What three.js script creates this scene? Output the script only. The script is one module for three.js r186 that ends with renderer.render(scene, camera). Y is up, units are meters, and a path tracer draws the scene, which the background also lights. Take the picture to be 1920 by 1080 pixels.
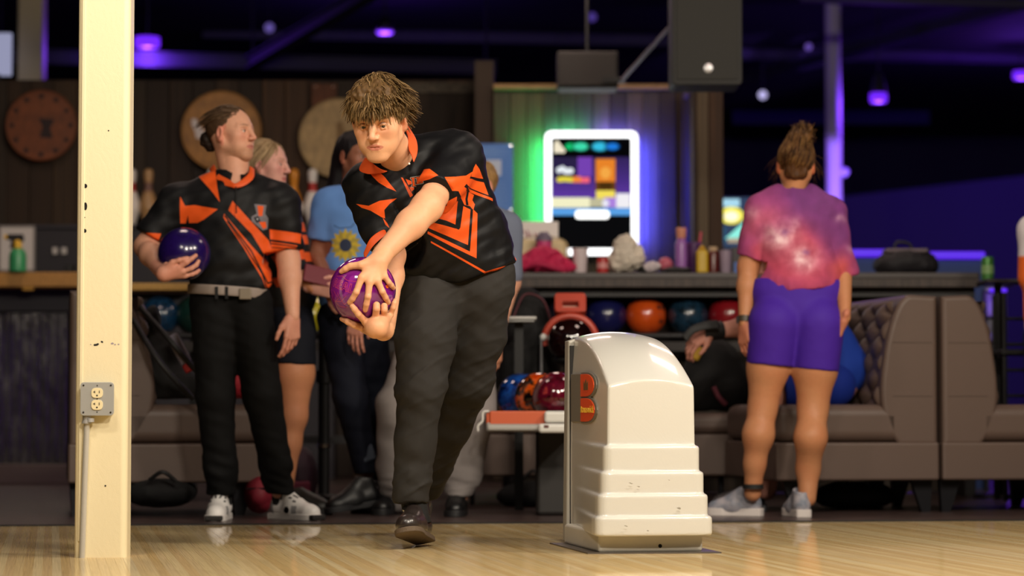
import * as THREE from 'three';
import { RoundedBoxGeometry } from 'three/addons/geometries/RoundedBoxGeometry.js';
import { mergeGeometries } from 'three/addons/utils/BufferGeometryUtils.js';
import { ImprovedNoise } from 'three/addons/math/ImprovedNoise.js';
import { RectAreaLightUniformsLib } from 'three/addons/lights/RectAreaLightUniformsLib.js';
import { FontLoader } from 'three/addons/loaders/FontLoader.js';
import { TextGeometry } from 'three/addons/geometries/TextGeometry.js';

// ------------------------------------------------------------------ camera, lights, exposure
const scene = new THREE.Scene();
scene.background = new THREE.Color(0x000000);
const FPX = 4700, EYE = 0.46, PITCH = Math.atan(228 / FPX);
const camera = new THREE.PerspectiveCamera(2 * Math.atan(540 / FPX) * 180 / Math.PI, 1920 / 1080, 0.1, 120);
camera.position.set(0, EYE, 0);
camera.lookAt(0, EYE + Math.tan(PITCH) * 10, -10);
camera.focus = 8.25;
camera.userData.fStop = 2.2;
const renderer = new THREE.WebGLRenderer();
renderer.toneMapping = THREE.LinearToneMapping;
renderer.toneMappingExposure = 0.95;
renderer.shadowMap.enabled = true;
RectAreaLightUniformsLib.init();
// lamps over the approaches, out of frame: [x, y, z, aim x, aim y, aim z, width, height, radiance]
const LANE_LAMPS = [
  [3.3, 3.35, -7.1, 0.2, 0.7, -8.4, 0.5, 0.3, 215],
  [2.3, 3.35, -5.6, 0.0, 0.8, -8.6, 0.5, 0.3, 190],
  [0.4, 3.35, -5.0, -0.2, 0.6, -8.6, 0.5, 0.3, 110],
  [-1.6, 3.35, -5.6, -0.6, 0.7, -8.8, 0.5, 0.3, 90],
  [0.9, 3.35, -3.2, 0.0, 0.0, -6.4, 0.5, 0.3, 300],
];
const LANE_COLOR = new THREE.Color().setRGB(1.0, 0.885, 0.735);
// dim house lamps over the seats: [x, y, z, radiance]
const HOUSE_LAMPS = [[-1.5, 3.3, -11.2, 3.6], [1.4, 3.3, -11.2, 3.6], [-2.6, 3.3, -14.6, 9], [0.1, 3.3, -14.7, 7], [1.6, 3.3, -13.8, 4]];
const HOUSE_COLOR = new THREE.Color().setRGB(1.0, 0.74, 0.62);
const VIOLET = new THREE.Color().setRGB(0.22, 0.05, 1.0);

// ------------------------------------------------------------------ helpers
const V = (x, y, z) => new THREE.Vector3(x, y, z);
const cosP = Math.cos(PITCH), sinP = Math.sin(PITCH);
// the place in the room that lies Z metres away, along the photograph's ray (px, py)
function P(px, py, Z) {
  const dx = (px - 960) / FPX, dy = (540 - py) / FPX;
  const y = dy * cosP + sinP, z = cosP - dy * sinP, t = Z / z;
  return V(dx * t, EYE + y * t, -Z);
}
const SC = (Z) => FPX / Z;                 // pixels per metre at distance Z
let seed = 7;
function rnd() { seed = (seed * 1664525 + 1013904223) >>> 0; return seed / 4294967296; }
const rr = (a, b) => a + (b - a) * rnd();
const noise = new ImprovedNoise();
const N3 = (x, y, z) => noise.noise(x, y, z);
const fbm = (x, y, z) => N3(x, y, z) * 0.55 + N3(x * 2.1, y * 2.1, z * 2.1) * 0.3 + N3(x * 4.3, y * 4.3, z * 4.3) * 0.15;
const clamp = (x, a = 0, b = 1) => Math.min(b, Math.max(a, x));
const sstep = (a, b, x) => { const t = clamp((x - a) / (b - a)); return t * t * (3 - 2 * t); };
const taken = new Map();
function numbered(n) { const k = taken.get(n) ?? 0; taken.set(n, k + 1); return k ? n + '_' + String(k).padStart(3, '0') : n; }
function lit(o) { o.castShadow = true; o.receiveShadow = true; return o; }
function mesh(name, g, m, parent) { const o = lit(new THREE.Mesh(g, m)); o.name = name; if (parent) parent.add(o); return o; }
function thing(name, label, category, pos = [0, 0, 0], turn = 0, group) {
  const o = new THREE.Group(); o.name = numbered(name); scene.add(o);
  o.position.set(...(pos.isVector3 ? pos.toArray() : pos)); o.rotation.y = turn; o.userData = { label, category };
  if (group) o.userData.group = group;
  return o;
}
function struct(name, g, m) { const o = g ? lit(new THREE.Mesh(g, m)) : new THREE.Group(); o.name = name; o.userData.kind = 'structure'; scene.add(o); return o; }
const box = (w, h, d, x = 0, y = 0, z = 0) => new THREE.BoxGeometry(w, h, d).translate(x, y, z);
const rbox = (w, h, d, r, x = 0, y = 0, z = 0, s = 3) => new RoundedBoxGeometry(w, h, d, s, r).translate(x, y, z);
const cyl = (r1, r2, h, x = 0, y = 0, z = 0, n = 24) => new THREE.CylinderGeometry(r1, r2, h, n).translate(x, y, z);
const lathe = (pts, n = 28) => new THREE.LatheGeometry(pts.map(([r, y]) => new THREE.Vector2(r, y)), n);
function tube(pts, r, seg = 24, n = 8, closed = false) { return new THREE.TubeGeometry(new THREE.CatmullRomCurve3(pts.map((p) => p.isVector3 ? p : V(...p)), closed), seg, r, n, closed); }
const merged = (gs) => mergeGeometries(gs.map((g) => { const q = g.index ? g.toNonIndexed() : g; for (const k of Object.keys(q.attributes)) if (!['position', 'normal', 'uv'].includes(k)) q.deleteAttribute(k); if (!q.attributes.uv) q.setAttribute('uv', new THREE.BufferAttribute(new Float32Array(q.attributes.position.count * 2), 2)); return q; }));
function extr(shape, depth, bevel = 0, seg = 2, curve = 12) { return new THREE.ExtrudeGeometry(shape, { depth, bevelEnabled: bevel > 0, bevelThickness: bevel, bevelSize: bevel, bevelSegments: seg, curveSegments: curve }); }
function poly(pts) { return new THREE.Shape(pts.map(([x, y]) => new THREE.Vector2(x, y))); }
function rrect(w, h, r, x = 0, y = 0) {
  const s = new THREE.Shape(), a = x - w / 2, b = y - h / 2;
  s.moveTo(a + r, b); s.lineTo(a + w - r, b); s.quadraticCurveTo(a + w, b, a + w, b + r); s.lineTo(a + w, b + h - r); s.quadraticCurveTo(a + w, b + h, a + w - r, b + h);
  s.lineTo(a + r, b + h); s.quadraticCurveTo(a, b + h, a, b + h - r); s.lineTo(a, b + r); s.quadraticCurveTo(a, b, a + r, b); return s;
}
// ---- textures
function dataTex(w, h, fn, srgb = true) {
  const d = new Uint8Array(w * h * 4);
  for (let y = 0; y < h; y++) for (let x = 0; x < w; x++) { const c = fn(x / w, y / h), i = (y * w + x) * 4; d[i] = clamp(c[0]) * 255; d[i + 1] = clamp(c[1]) * 255; d[i + 2] = clamp(c[2]) * 255; d[i + 3] = 255; }
  const t = new THREE.DataTexture(d, w, h); t.magFilter = THREE.LinearFilter; t.minFilter = THREE.LinearMipmapLinearFilter; t.generateMipmaps = true;
  t.wrapS = t.wrapT = THREE.RepeatWrapping; if (srgb) t.colorSpace = THREE.SRGBColorSpace; t.needsUpdate = true; return t;
}
function canvasTex(w, h, draw) {
  const c = document.createElement('canvas'); c.width = w; c.height = h; draw(c.getContext('2d'));
  const t = new THREE.CanvasTexture(c); t.colorSpace = THREE.SRGBColorSpace; return t;
}
const rep = (t, x, y) => { const c = t.clone(); c.repeat.set(x, y); c.needsUpdate = true; return c; };
function fillP(g, col, pts) { g.fillStyle = col; g.beginPath(); pts.forEach(([x, y], i) => i ? g.lineTo(x, y) : g.moveTo(x, y)); g.closePath(); g.fill(); }
function lineP(g, col, w, pts) { g.strokeStyle = col; g.lineWidth = w; g.beginPath(); pts.forEach(([x, y], i) => i ? g.lineTo(x, y) : g.moveTo(x, y)); g.stroke(); }
// wrapping value noise for tiles
const tileN = (u, v, fu, fv, s) => { const a = u * Math.PI * 2, b = v * Math.PI * 2; return N3(Math.cos(a) * fu / 6.283 + s, Math.sin(a) * fu / 6.283 + Math.cos(b) * fv / 6.283, Math.sin(b) * fv / 6.283 + s * 1.7); };
const grainTex = dataTex(192, 256, (u, v) => { const n = 0.86 + 0.10 * tileN(u, v, 40, 4, 3) + 0.06 * tileN(u, v, 120, 9, 11); return [n, n * 0.985, n * 0.95]; });
const roughWoodTex = dataTex(192, 320, (u, v) => { const n = 0.72 + 0.24 * tileN(u, v, 26, 3, 5) + 0.16 * tileN(u, v, 90, 8, 21) + 0.12 * tileN(u, v, 5, 3, 9); return [n, n * 0.96, n * 0.9]; });
const clothBump = dataTex(128, 128, (u, v) => { const n = 0.5 + 0.22 * Math.sin(u * 6.2832 * 32) * Math.sin(v * 6.2832 * 32) + 0.16 * tileN(u, v, 30, 30, 2); return [n, n, n]; }, false);
const leatherBump = dataTex(192, 192, (u, v) => { const n = 0.5 + 0.35 * tileN(u, v, 60, 60, 4) + 0.2 * tileN(u, v, 120, 120, 8); return [n, n, n]; }, false);
const speckTex = dataTex(256, 256, (u, v) => { const n = 0.5 + 0.3 * tileN(u, v, 14, 14, 1) + 0.25 * tileN(u, v, 60, 60, 2) + 0.2 * tileN(u, v, 200, 200, 6); return [n, n, n]; }, false);
const floorTex = dataTex(256, 256, (u, v) => { const n = 0.8 + 0.16 * tileN(u, v, 10, 10, 1) + 0.12 * tileN(u, v, 60, 60, 2) + 0.1 * tileN(u, v, 200, 200, 6); return [n, n * 0.97, n * 0.96]; });
// ---- materials
const mat = (color, rough = 0.6, o = {}) => new THREE.MeshPhysicalMaterial({ color, roughness: rough, ...o });
const M = {
  black: mat(0x0b0b0c, 0.55), blackMatte: mat(0x08080a, 0.85), darkMetal: mat(0x202024, 0.4, { metalness: 0.6 }), chrome: mat(0xb9b9bb, 0.18, { metalness: 1 }),
  galv: mat(0xa9a9a6, 0.42, { metalness: 0.25 }), white: mat(0xe9e6df, 0.45), whitePlastic: mat(0xd9d8d4, 0.3), cream: mat(0xe9dcb6, 0.42, { bumpMap: rep(speckTex, 1, 18), bumpScale: 0.0004 }),
  leather: mat(0x5c4b43, 0.5, { bumpMap: leatherBump, bumpScale: 0.0005 }), seam: mat(0x43372f, 0.7),
  grey: mat(0x55565a, 0.5),
};
const emis = (r, g, b, k = 1) => { const m = new THREE.MeshStandardMaterial({ color: 0x000000, roughness: 0.5 }); m.emissive = new THREE.Color().setRGB(r, g, b); m.emissiveIntensity = k; return m; };

// ---- signed distance fields, meshed with surface nets
const smin = (a, b, k) => { const h = Math.max(k - Math.abs(a - b), 0) / k; return Math.min(a, b) - h * h * k * 0.25; };
class Field {
  constructor() { this.ops = []; this.lo = [1e9, 1e9, 1e9]; this.hi = [-1e9, -1e9, -1e9]; this.disp = null; }
  grow(p, r) { const a = [p.x, p.y, p.z]; for (let i = 0; i < 3; i++) { this.lo[i] = Math.min(this.lo[i], a[i] - r); this.hi[i] = Math.max(this.hi[i], a[i] + r); } }
  // tapered capsule; flat = [unit direction, factor]: thinner along that direction
  cone(a, b, ra, rb, k = 0.02, flat = null, mode = 0) {
    const bx = b.x - a.x, by = b.y - a.y, bz = b.z - a.z, F = flat ? flat[0] : null, q = flat ? 1 / flat[1] - 1 : 0, qq = flat ? Math.min(1, flat[1]) : 1;
    let ex = bx, ey = by, ez = bz;
    if (F) { const d = bx * F.x + by * F.y + bz * F.z; ex += F.x * d * q; ey += F.y * d * q; ez += F.z * d * q; }
    const l2 = Math.max(ex * ex + ey * ey + ez * ez, 1e-9), rd = ra - rb, a2 = Math.max(l2 - rd * rd, 1e-9), il2 = 1 / l2;
    const f = (x, y, z) => {
      let px = x - a.x, py = y - a.y, pz = z - a.z;
      if (F) { const d = px * F.x + py * F.y + pz * F.z; px += F.x * d * q; py += F.y * d * q; pz += F.z * d * q; }
      const yv = px * ex + py * ey + pz * ez, zv = yv - l2;
      const ux = px * l2 - ex * yv, uy = py * l2 - ey * yv, uz = pz * l2 - ez * yv, x2 = ux * ux + uy * uy + uz * uz;
      const y2 = yv * yv * l2, z2 = zv * zv * l2, k2 = Math.sign(rd) * rd * rd * x2;
      let d;
      if (Math.sign(zv) * a2 * z2 > k2) d = Math.sqrt(x2 + z2) * il2 - rb;
      else if (Math.sign(yv) * a2 * y2 < k2) d = Math.sqrt(x2 + y2) * il2 - ra;
      else d = (Math.sqrt(x2 * a2 * il2) + yv * rd) * il2 - ra;
      return d * qq;
    };
    if (!mode) { this.grow(a, ra); this.grow(b, rb); }
    const c = V((a.x + b.x) / 2, (a.y + b.y) / 2, (a.z + b.z) / 2);
    this.ops.push({ f, k, mode, c, R: a.distanceTo(b) / 2 + Math.max(ra, rb) * (flat ? Math.max(1, flat[1]) : 1) });
    return this;
  }
  chain(pts, k = 0.02, flat = null) { for (let i = 0; i + 1 < pts.length; i++) this.cone(pts[i][0], pts[i + 1][0], pts[i][1], pts[i + 1][1], k, flat); return this; }
  ell(c, r, k = 0.02, rot = null, mode = 0) {
    const iq = rot ? rot.clone().invert() : null, e = iq ? new THREE.Matrix4().makeRotationFromQuaternion(iq).elements : null, R = Math.max(r.x, r.y, r.z), m = Math.min(r.x, r.y, r.z);
    const f = (x, y, z) => {
      let px = x - c.x, py = y - c.y, pz = z - c.z;
      if (e) { const qx = e[0] * px + e[4] * py + e[8] * pz, qy = e[1] * px + e[5] * py + e[9] * pz, qz = e[2] * px + e[6] * py + e[10] * pz; px = qx; py = qy; pz = qz; }
      const k0 = Math.hypot(px / r.x, py / r.y, pz / r.z), k1 = Math.hypot(px / (r.x * r.x), py / (r.y * r.y), pz / (r.z * r.z));
      return k1 > 1e-9 ? k0 * (k0 - 1) / k1 : -m;
    };
    if (!mode) this.grow(c, R);
    this.ops.push({ f, k, mode, c, R });
    return this;
  }
  subCone(a, b, ra, rb, k = 0.006, flat = null) { return this.cone(a, b, ra, rb, k, flat, 1); }
  subEll(c, r, k = 0.006, rot = null) { return this.ell(c, r, k, rot, 1); }
  // keeps what lies on the side of the plane that the normal points away from
  cut(p, n, k = 0.004) { const m = n.clone().normalize(); this.ops.push({ f: (x, y, z) => (x - p.x) * m.x + (y - p.y) * m.y + (z - p.z) * m.z, k, mode: 2 }); return this; }
  // the cut acts only near a point
  cutNear(p, n, R, k = 0.004) { const m = n.clone().normalize(); this.ops.push({ f: (x, y, z) => { const d = (x - p.x) * m.x + (y - p.y) * m.y + (z - p.z) * m.z, q = Math.hypot(x - p.x, y - p.y, z - p.z) - R; return Math.min(d, -q); }, k, mode: 2 }); return this; }
  d(x, y, z) {
    let d = 1e3;
    for (const o of this.ops) {
      if (o.mode === 0) { const s = Math.hypot(x - o.c.x, y - o.c.y, z - o.c.z) - o.R; if (s * 0.6 > d + o.k && s > 0) continue; d = smin(d, o.f(x, y, z), o.k); }
      else if (o.mode === 1) d = -smin(-d, o.f(x, y, z), o.k);
      else d = -smin(-d, -o.f(x, y, z), o.k);
    }
    return this.disp && d < 0.05 && d > -0.05 ? d + this.disp(x, y, z) : d;
  }
  mesh(cell, pad = 0.02) {
    const lo = this.lo.map((v) => v - pad), n = this.hi.map((v, i) => Math.ceil((v + pad - lo[i]) / cell) + 2), [nx, ny, nz] = n;
    const g = new Float32Array(nx * ny * nz), B = 8, far = B * cell * 0.9 + 0.012;
    for (let bz = 0; bz < nz; bz += B) for (let by = 0; by < ny; by += B) for (let bx = 0; bx < nx; bx += B) {
      const d0 = this.d(lo[0] + (bx + B / 2) * cell, lo[1] + (by + B / 2) * cell, lo[2] + (bz + B / 2) * cell), skip = Math.abs(d0) > far;
      for (let k = bz; k < Math.min(bz + B, nz); k++) for (let j = by; j < Math.min(by + B, ny); j++) for (let i = bx; i < Math.min(bx + B, nx); i++)
        g[(k * ny + j) * nx + i] = skip ? d0 : this.d(lo[0] + i * cell, lo[1] + j * cell, lo[2] + k * cell);
    }
    const id = new Int32Array(nx * ny * nz).fill(-1), pos = [], idx = [], off = [0, 1, nx, nx + 1, nx * ny, nx * ny + 1, nx * ny + nx, nx * ny + nx + 1];
    const E = [[0, 1], [2, 3], [4, 5], [6, 7], [0, 2], [1, 3], [4, 6], [5, 7], [0, 4], [1, 5], [2, 6], [3, 7]];
    for (let k = 0; k < nz - 1; k++) for (let j = 0; j < ny - 1; j++) for (let i = 0; i < nx - 1; i++) {
      const b = (k * ny + j) * nx + i; let inn = 0;
      for (let c = 0; c < 8; c++) if (g[b + off[c]] < 0) inn++;
      if (inn === 0 || inn === 8) continue;
      let sx = 0, sy = 0, sz = 0, m = 0;
      for (const [p, q] of E) {
        const a = g[b + off[p]], c = g[b + off[q]]; if ((a < 0) === (c < 0)) continue;
        const t = a / (a - c); sx += (p & 1) + t * ((q & 1) - (p & 1)); sy += ((p >> 1) & 1) + t * (((q >> 1) & 1) - ((p >> 1) & 1)); sz += (p >> 2) + t * ((q >> 2) - (p >> 2)); m++;
      }
      id[b] = pos.length / 3; pos.push(lo[0] + (i + sx / m) * cell, lo[1] + (j + sy / m) * cell, lo[2] + (k + sz / m) * cell);
    }
    const quad = (a, b, c, d, fl) => { if (a < 0 || b < 0 || c < 0 || d < 0) return; if (fl) idx.push(a, c, b, a, d, c); else idx.push(a, b, c, a, c, d); };
    const sx = 1, sy = nx, sz = nx * ny;
    for (let k = 1; k < nz - 1; k++) for (let j = 1; j < ny - 1; j++) for (let i = 1; i < nx - 1; i++) {
      const b = (k * ny + j) * nx + i, s = g[b] < 0;
      if (s !== (g[b + sx] < 0)) quad(id[b - sy - sz], id[b - sz], id[b], id[b - sy], !s);
      if (s !== (g[b + sy] < 0)) quad(id[b - sx - sz], id[b - sx], id[b], id[b - sz], !s);
      if (s !== (g[b + sz] < 0)) quad(id[b - sx - sy], id[b - sy], id[b], id[b - sx], !s);
    }
    const G = new THREE.BufferGeometry();
    G.setAttribute('position', new THREE.BufferAttribute(new Float32Array(pos), 3)); G.setIndex(idx); G.computeVertexNormals();
    return G;
  }
}
// colours every vertex with fn(position, normal, out); linear values
function paint(g, fn) {
  const p = g.attributes.position, n = g.attributes.normal, c = new Float32Array(p.count * 3), a = V(0, 0, 0), b = V(0, 0, 0), o = new THREE.Color();
  for (let i = 0; i < p.count; i++) { a.fromBufferAttribute(p, i); b.fromBufferAttribute(n, i); fn(a, b, o); c[i * 3] = o.r; c[i * 3 + 1] = o.g; c[i * 3 + 2] = o.b; }
  g.setAttribute('color', new THREE.BufferAttribute(c, 3)); return g;
}
// flat garment uv: x0..x1 and y0..y1 in metres of the garment's own front
function frontUV(g, x0, x1, y0, y1) {
  const p = g.attributes.position, uv = new Float32Array(p.count * 2);
  for (let i = 0; i < p.count; i++) { uv[i * 2] = (p.getX(i) - x0) / (x1 - x0); uv[i * 2 + 1] = (p.getY(i) - y0) / (y1 - y0); }
  g.setAttribute('uv', new THREE.BufferAttribute(uv, 2)); return g;
}
function metreUV(g, s = 1) {
  const p = g.attributes.position, uv = new Float32Array(p.count * 2);
  for (let i = 0; i < p.count; i++) { uv[i * 2] = (p.getX(i) + p.getZ(i) * 0.7) * s; uv[i * 2 + 1] = p.getY(i) * s; }
  g.setAttribute('uv', new THREE.BufferAttribute(uv, 2)); return g;
}

// ------------------------------------------------------------------ the room
const LANE = 0.1815;                                   // the lanes run a little to the left, away from the camera
const edgeZ = (x) => -10.153 - 0.1166 * x;             // where the wooden approach ends
const laneDir = (u, w) => V(u * Math.cos(LANE) + w * Math.sin(LANE), 0, -u * Math.sin(LANE) + w * Math.cos(LANE));
{
  const floor = struct('floor');
  const boardCol = [0xefd6a4, 0xe9cd98, 0xf2dcac, 0xe4c690, 0xedd29e, 0xf4e0b4, 0xe7ca98, 0xecd4a6];
  const mats = boardCol.map((c, i) => { const t = grainTex.clone(); t.repeat.set(0.3, 5); t.offset.set(i * 0.37, i * 0.21); t.needsUpdate = true; return mat(c, 0.03, { map: t, specularIntensity: 0.018 }); });
  const W = 0.0268, sh = poly([[-W / 2, -0.02], [W / 2, -0.02], [W / 2, -0.0004], [W / 2 - 0.0003, 0], [-W / 2 + 0.0003, 0], [-W / 2, -0.0004]]);
  const g0 = new THREE.ExtrudeGeometry(sh, { depth: 1, bevelEnabled: false });
  { const p = g0.attributes.position, uv = g0.attributes.uv; for (let i = 0; i < p.count; i++) uv.setXY(i, p.getX(i) / W + 0.5, p.getZ(i)); }
  const near = -4.3; let last = -1;
  for (let i = 0, u = -1.25; u < 4.35; u += W + 0.0002, i++) {
    const s = Math.sin(LANE), c = Math.cos(LANE), far = (-10.153 + u * (s - 0.1166 * c)) / (c + 0.1166 * s);
    let k = Math.floor(rnd() * 8); if (k === last) k = (k + 3) % 8; last = k;
    const b = mesh('floor_board', g0, mats[k], floor);
    b.scale.z = near - far;
    const q = laneDir(u, far); b.position.set(q.x, (rnd() - 0.5) * 0.0002, q.z); b.rotation.y = LANE;
  }
  // the wood goes on under and beyond the boards that can be told apart
  const slabShape = poly([[-9, -6], [12, -6], [12, -edgeZ(12)], [-9, -edgeZ(-9)]]);
  const t = grainTex.clone(); t.repeat.set(10, 0.3); t.needsUpdate = true;
  const slab = extr(slabShape, 0.18).rotateX(Math.PI / 2).scale(1, 1, -1);
  { const ix = slab.index; const p = slab.attributes.position.array; for (let i = 0; i < p.length; i += 9) { for (let c = 0; c < 3; c++) { const q = p[i + 3 + c]; p[i + 3 + c] = p[i + 6 + c]; p[i + 6 + c] = q; } } slab.computeVertexNormals(); }
  slab.translate(0, -0.0012, 0);
  mesh('wood_slab', slab, mat(0xd8b478, 0.06, { map: t, specularIntensity: 0.004 }), floor);
  // dark floor of the seating area
  const q = rep(floorTex, 0.5, 0.5);
  const con = struct('floor_001');
  const cg = new THREE.BufferGeometry();
  { const a = [-9, edgeZ(-9)], b = [12, edgeZ(12)], zb = -36.2;
    const top = [[a[0], 0, a[1]], [b[0], 0, b[1]], [12, 0, zb], [-9, 0, zb]], bot = top.map(([x, , z]) => [x, -0.18, z]), v = [], uv = [];
    const face = (A, B, C, D) => { for (const r of [A, B, C, A, C, D]) { v.push(...r); uv.push(r[0], r[2]); } };
    face(top[0], top[1], top[2], top[3]); face(bot[3], bot[2], bot[1], bot[0]); for (let i = 0; i < 4; i++) face(bot[i], bot[(i + 1) % 4], top[(i + 1) % 4], top[i]);
    cg.setAttribute('position', new THREE.BufferAttribute(new Float32Array(v), 3)); cg.setAttribute('uv', new THREE.BufferAttribute(new Float32Array(uv), 2)); cg.computeVertexNormals(); }
  mesh('dark_floor', cg, mat(0x5a4a48, 0.3, { map: q }), con);
  const tr = struct('trim_1', box(4.8, 0.006, 0.022), mat(0x0a0a0b, 0.6));
  tr.position.set(0, 0.0025, edgeZ(0) - 0.01); tr.rotation.y = Math.atan(0.1166);
}
{
  const dark = mat(0x141217, 0.9);
  struct('ceiling', box(21.4, 0.2, 42.6, 1.5, 4.5, -15), mat(0x1b1a24, 0.85));
  struct('wall_left', box(0.2, 4.6, 42.6, -9.1, 2.1, -15), dark);
  struct('wall_right', box(0.2, 4.6, 42.6, 12.1, 2.1, -15), dark);
  struct('wall_far', box(21.4, 4.6, 0.2, 1.5, 2.1, -36.2), mat(0x2a2440, 0.85));
  struct('wall_front', box(21.4, 4.6, 0.2, 1.5, 2.1, 6.1), mat(0x3a3836, 0.9));
}
// reclaimed-wood wall of single planks; planks take tones from a list
function plankWall(name, x0, x1, top, z, w, tones, depth = 0.03) {
  const wall = struct(name);
  mesh('wall_core', box(x1 - x0, top, 0.12, (x0 + x1) / 2, top / 2, z - 0.06), mat(0x1a1411, 0.9), wall);
  const ms = tones.map((c, i) => { const t = roughWoodTex.clone(); t.offset.set(i * 0.31, i * 0.47); t.repeat.set(0.6, 1); t.needsUpdate = true; return mat(c, 0.75, { map: t, bumpMap: t, bumpScale: 0.003 }); });
  const g = [0, 1, 2].map((i) => rbox(w - 0.004, top - 0.01, depth, 0.004, 0, 0, 0, 1));
  const n = Math.round((x1 - x0) / w);
  for (let i = 0; i < n; i++) {
    const b = mesh('plank', g[i % 3], ms[Math.floor(rnd() * ms.length)], wall);
    b.position.set(x0 + (i + 0.5) * (x1 - x0) / n, top / 2, z + depth / 2 + rr(-0.004, 0.008)); b.scale.x = (x1 - x0) / n / w;
  }
  return wall;
}
const X = (px, Z) => (px - 960) / FPX * Z, Yy = (py, Z) => P(960, py, Z).y;
const ZW = 17, ZK = 16;
const wl = plankWall('wall_back', X(-120, ZW), X(925, ZW), Yy(150, ZW), -ZW, 0.16, [0x4a3623, 0x3b2a1c, 0x56422c, 0x332519, 0x473a2c, 0x5a4028]);
const wk = plankWall('wall_kiosk', X(925, ZK), X(1300, ZK), Yy(170, ZK), -ZK, 0.105, [0x6b573d, 0x5a4935, 0x75654c, 0x4c3e30, 0x665a48]);
mesh('top_cap', rbox(X(1300, ZK) - X(925, ZK), 0.035, 0.2, 0.006, (X(925, ZK) + X(1300, ZK)) / 2, Yy(170, ZK) + 0.0175, -ZK - 0.03), mat(0xb08a58, 0.6, { map: grainTex }), wk);
mesh('return_panel', box(0.12, Yy(150, ZW), 1.0, X(925, ZK) + 0.06 - 0.12, Yy(150, ZW) / 2, -ZK - 0.56), mat(0x3b2f24, 0.8), wk);
{
  // short wing wall with a post at its end, right of the kiosk
  const w = struct('wall_wing'), x = X(1300, 15.4), top = Yy(160, 15.3);
  const t = roughWoodTex.clone(); t.repeat.set(0.7, 1); t.needsUpdate = true;
  const pm = [0x4a382a, 0x5b4938].map((c) => mat(c, 0.75, { map: t, bumpMap: t, bumpScale: 0.003 }));
  for (let i = 0; i < 5; i++) mesh('plank', box(0.025, top - 0.02, 0.12), pm[i % 2], w).position.set(x + 0.01, top / 2 - 0.01, -15.36 - i * 0.125);
  mesh('wall_core', box(0.12, top - 0.01, 0.66, x + 0.085, top / 2, -15.7), mat(0x2b211a, 0.85), w);
  for (let i = 0; i < 2; i++) mesh('post_board', rbox(0.088, top, 0.03, 0.004, x + 0.045 + i * 0.092, top / 2, -15.33, 1), mat(i ? 0x5b4330 : 0x8b7d68, 0.75, { map: t, bumpMap: t, bumpScale: 0.003 }), w);
  mesh('top_cap', rbox(0.21, 0.03, 0.75, 0.006, x + 0.09, top + 0.015, -15.68), mat(0xa88a60, 0.6, { map: grainTex }), w);
}
{ // grey framed panel on the plank wall, between the third disc and the kiosk
  const g = thing('wall_panel', 'dark panel in a weathered grey wood frame on the plank wall, above the blue poster', 'panel', P(832, 400, ZW - 0.05));
  const w = 180 / SC(ZW), h = 250 / SC(ZW), y = Yy(157, ZW) - Yy(400, ZW) - h / 2 + 0.0, m = mat(0x6f6a60, 0.8, { map: roughWoodTex });
  mesh('backing', box(w - 0.06, h - 0.06, 0.02, 0, y, 0), mat(0x3a2d20, 0.8, { map: roughWoodTex }), g);
  mesh('frame_board', rbox(w, 0.07, 0.035, 0.004, 0, y + h / 2 - 0.035, 0.01, 1), m, g); mesh('frame_board', rbox(w, 0.07, 0.035, 0.004, 0, y - h / 2 + 0.035, 0.01, 1), m, g);
  for (const s of [-1, 1]) mesh('frame_board', rbox(0.06, h - 0.14, 0.035, 0.004, s * (w / 2 - 0.03), y, 0.01, 1), m, g);
}
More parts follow.
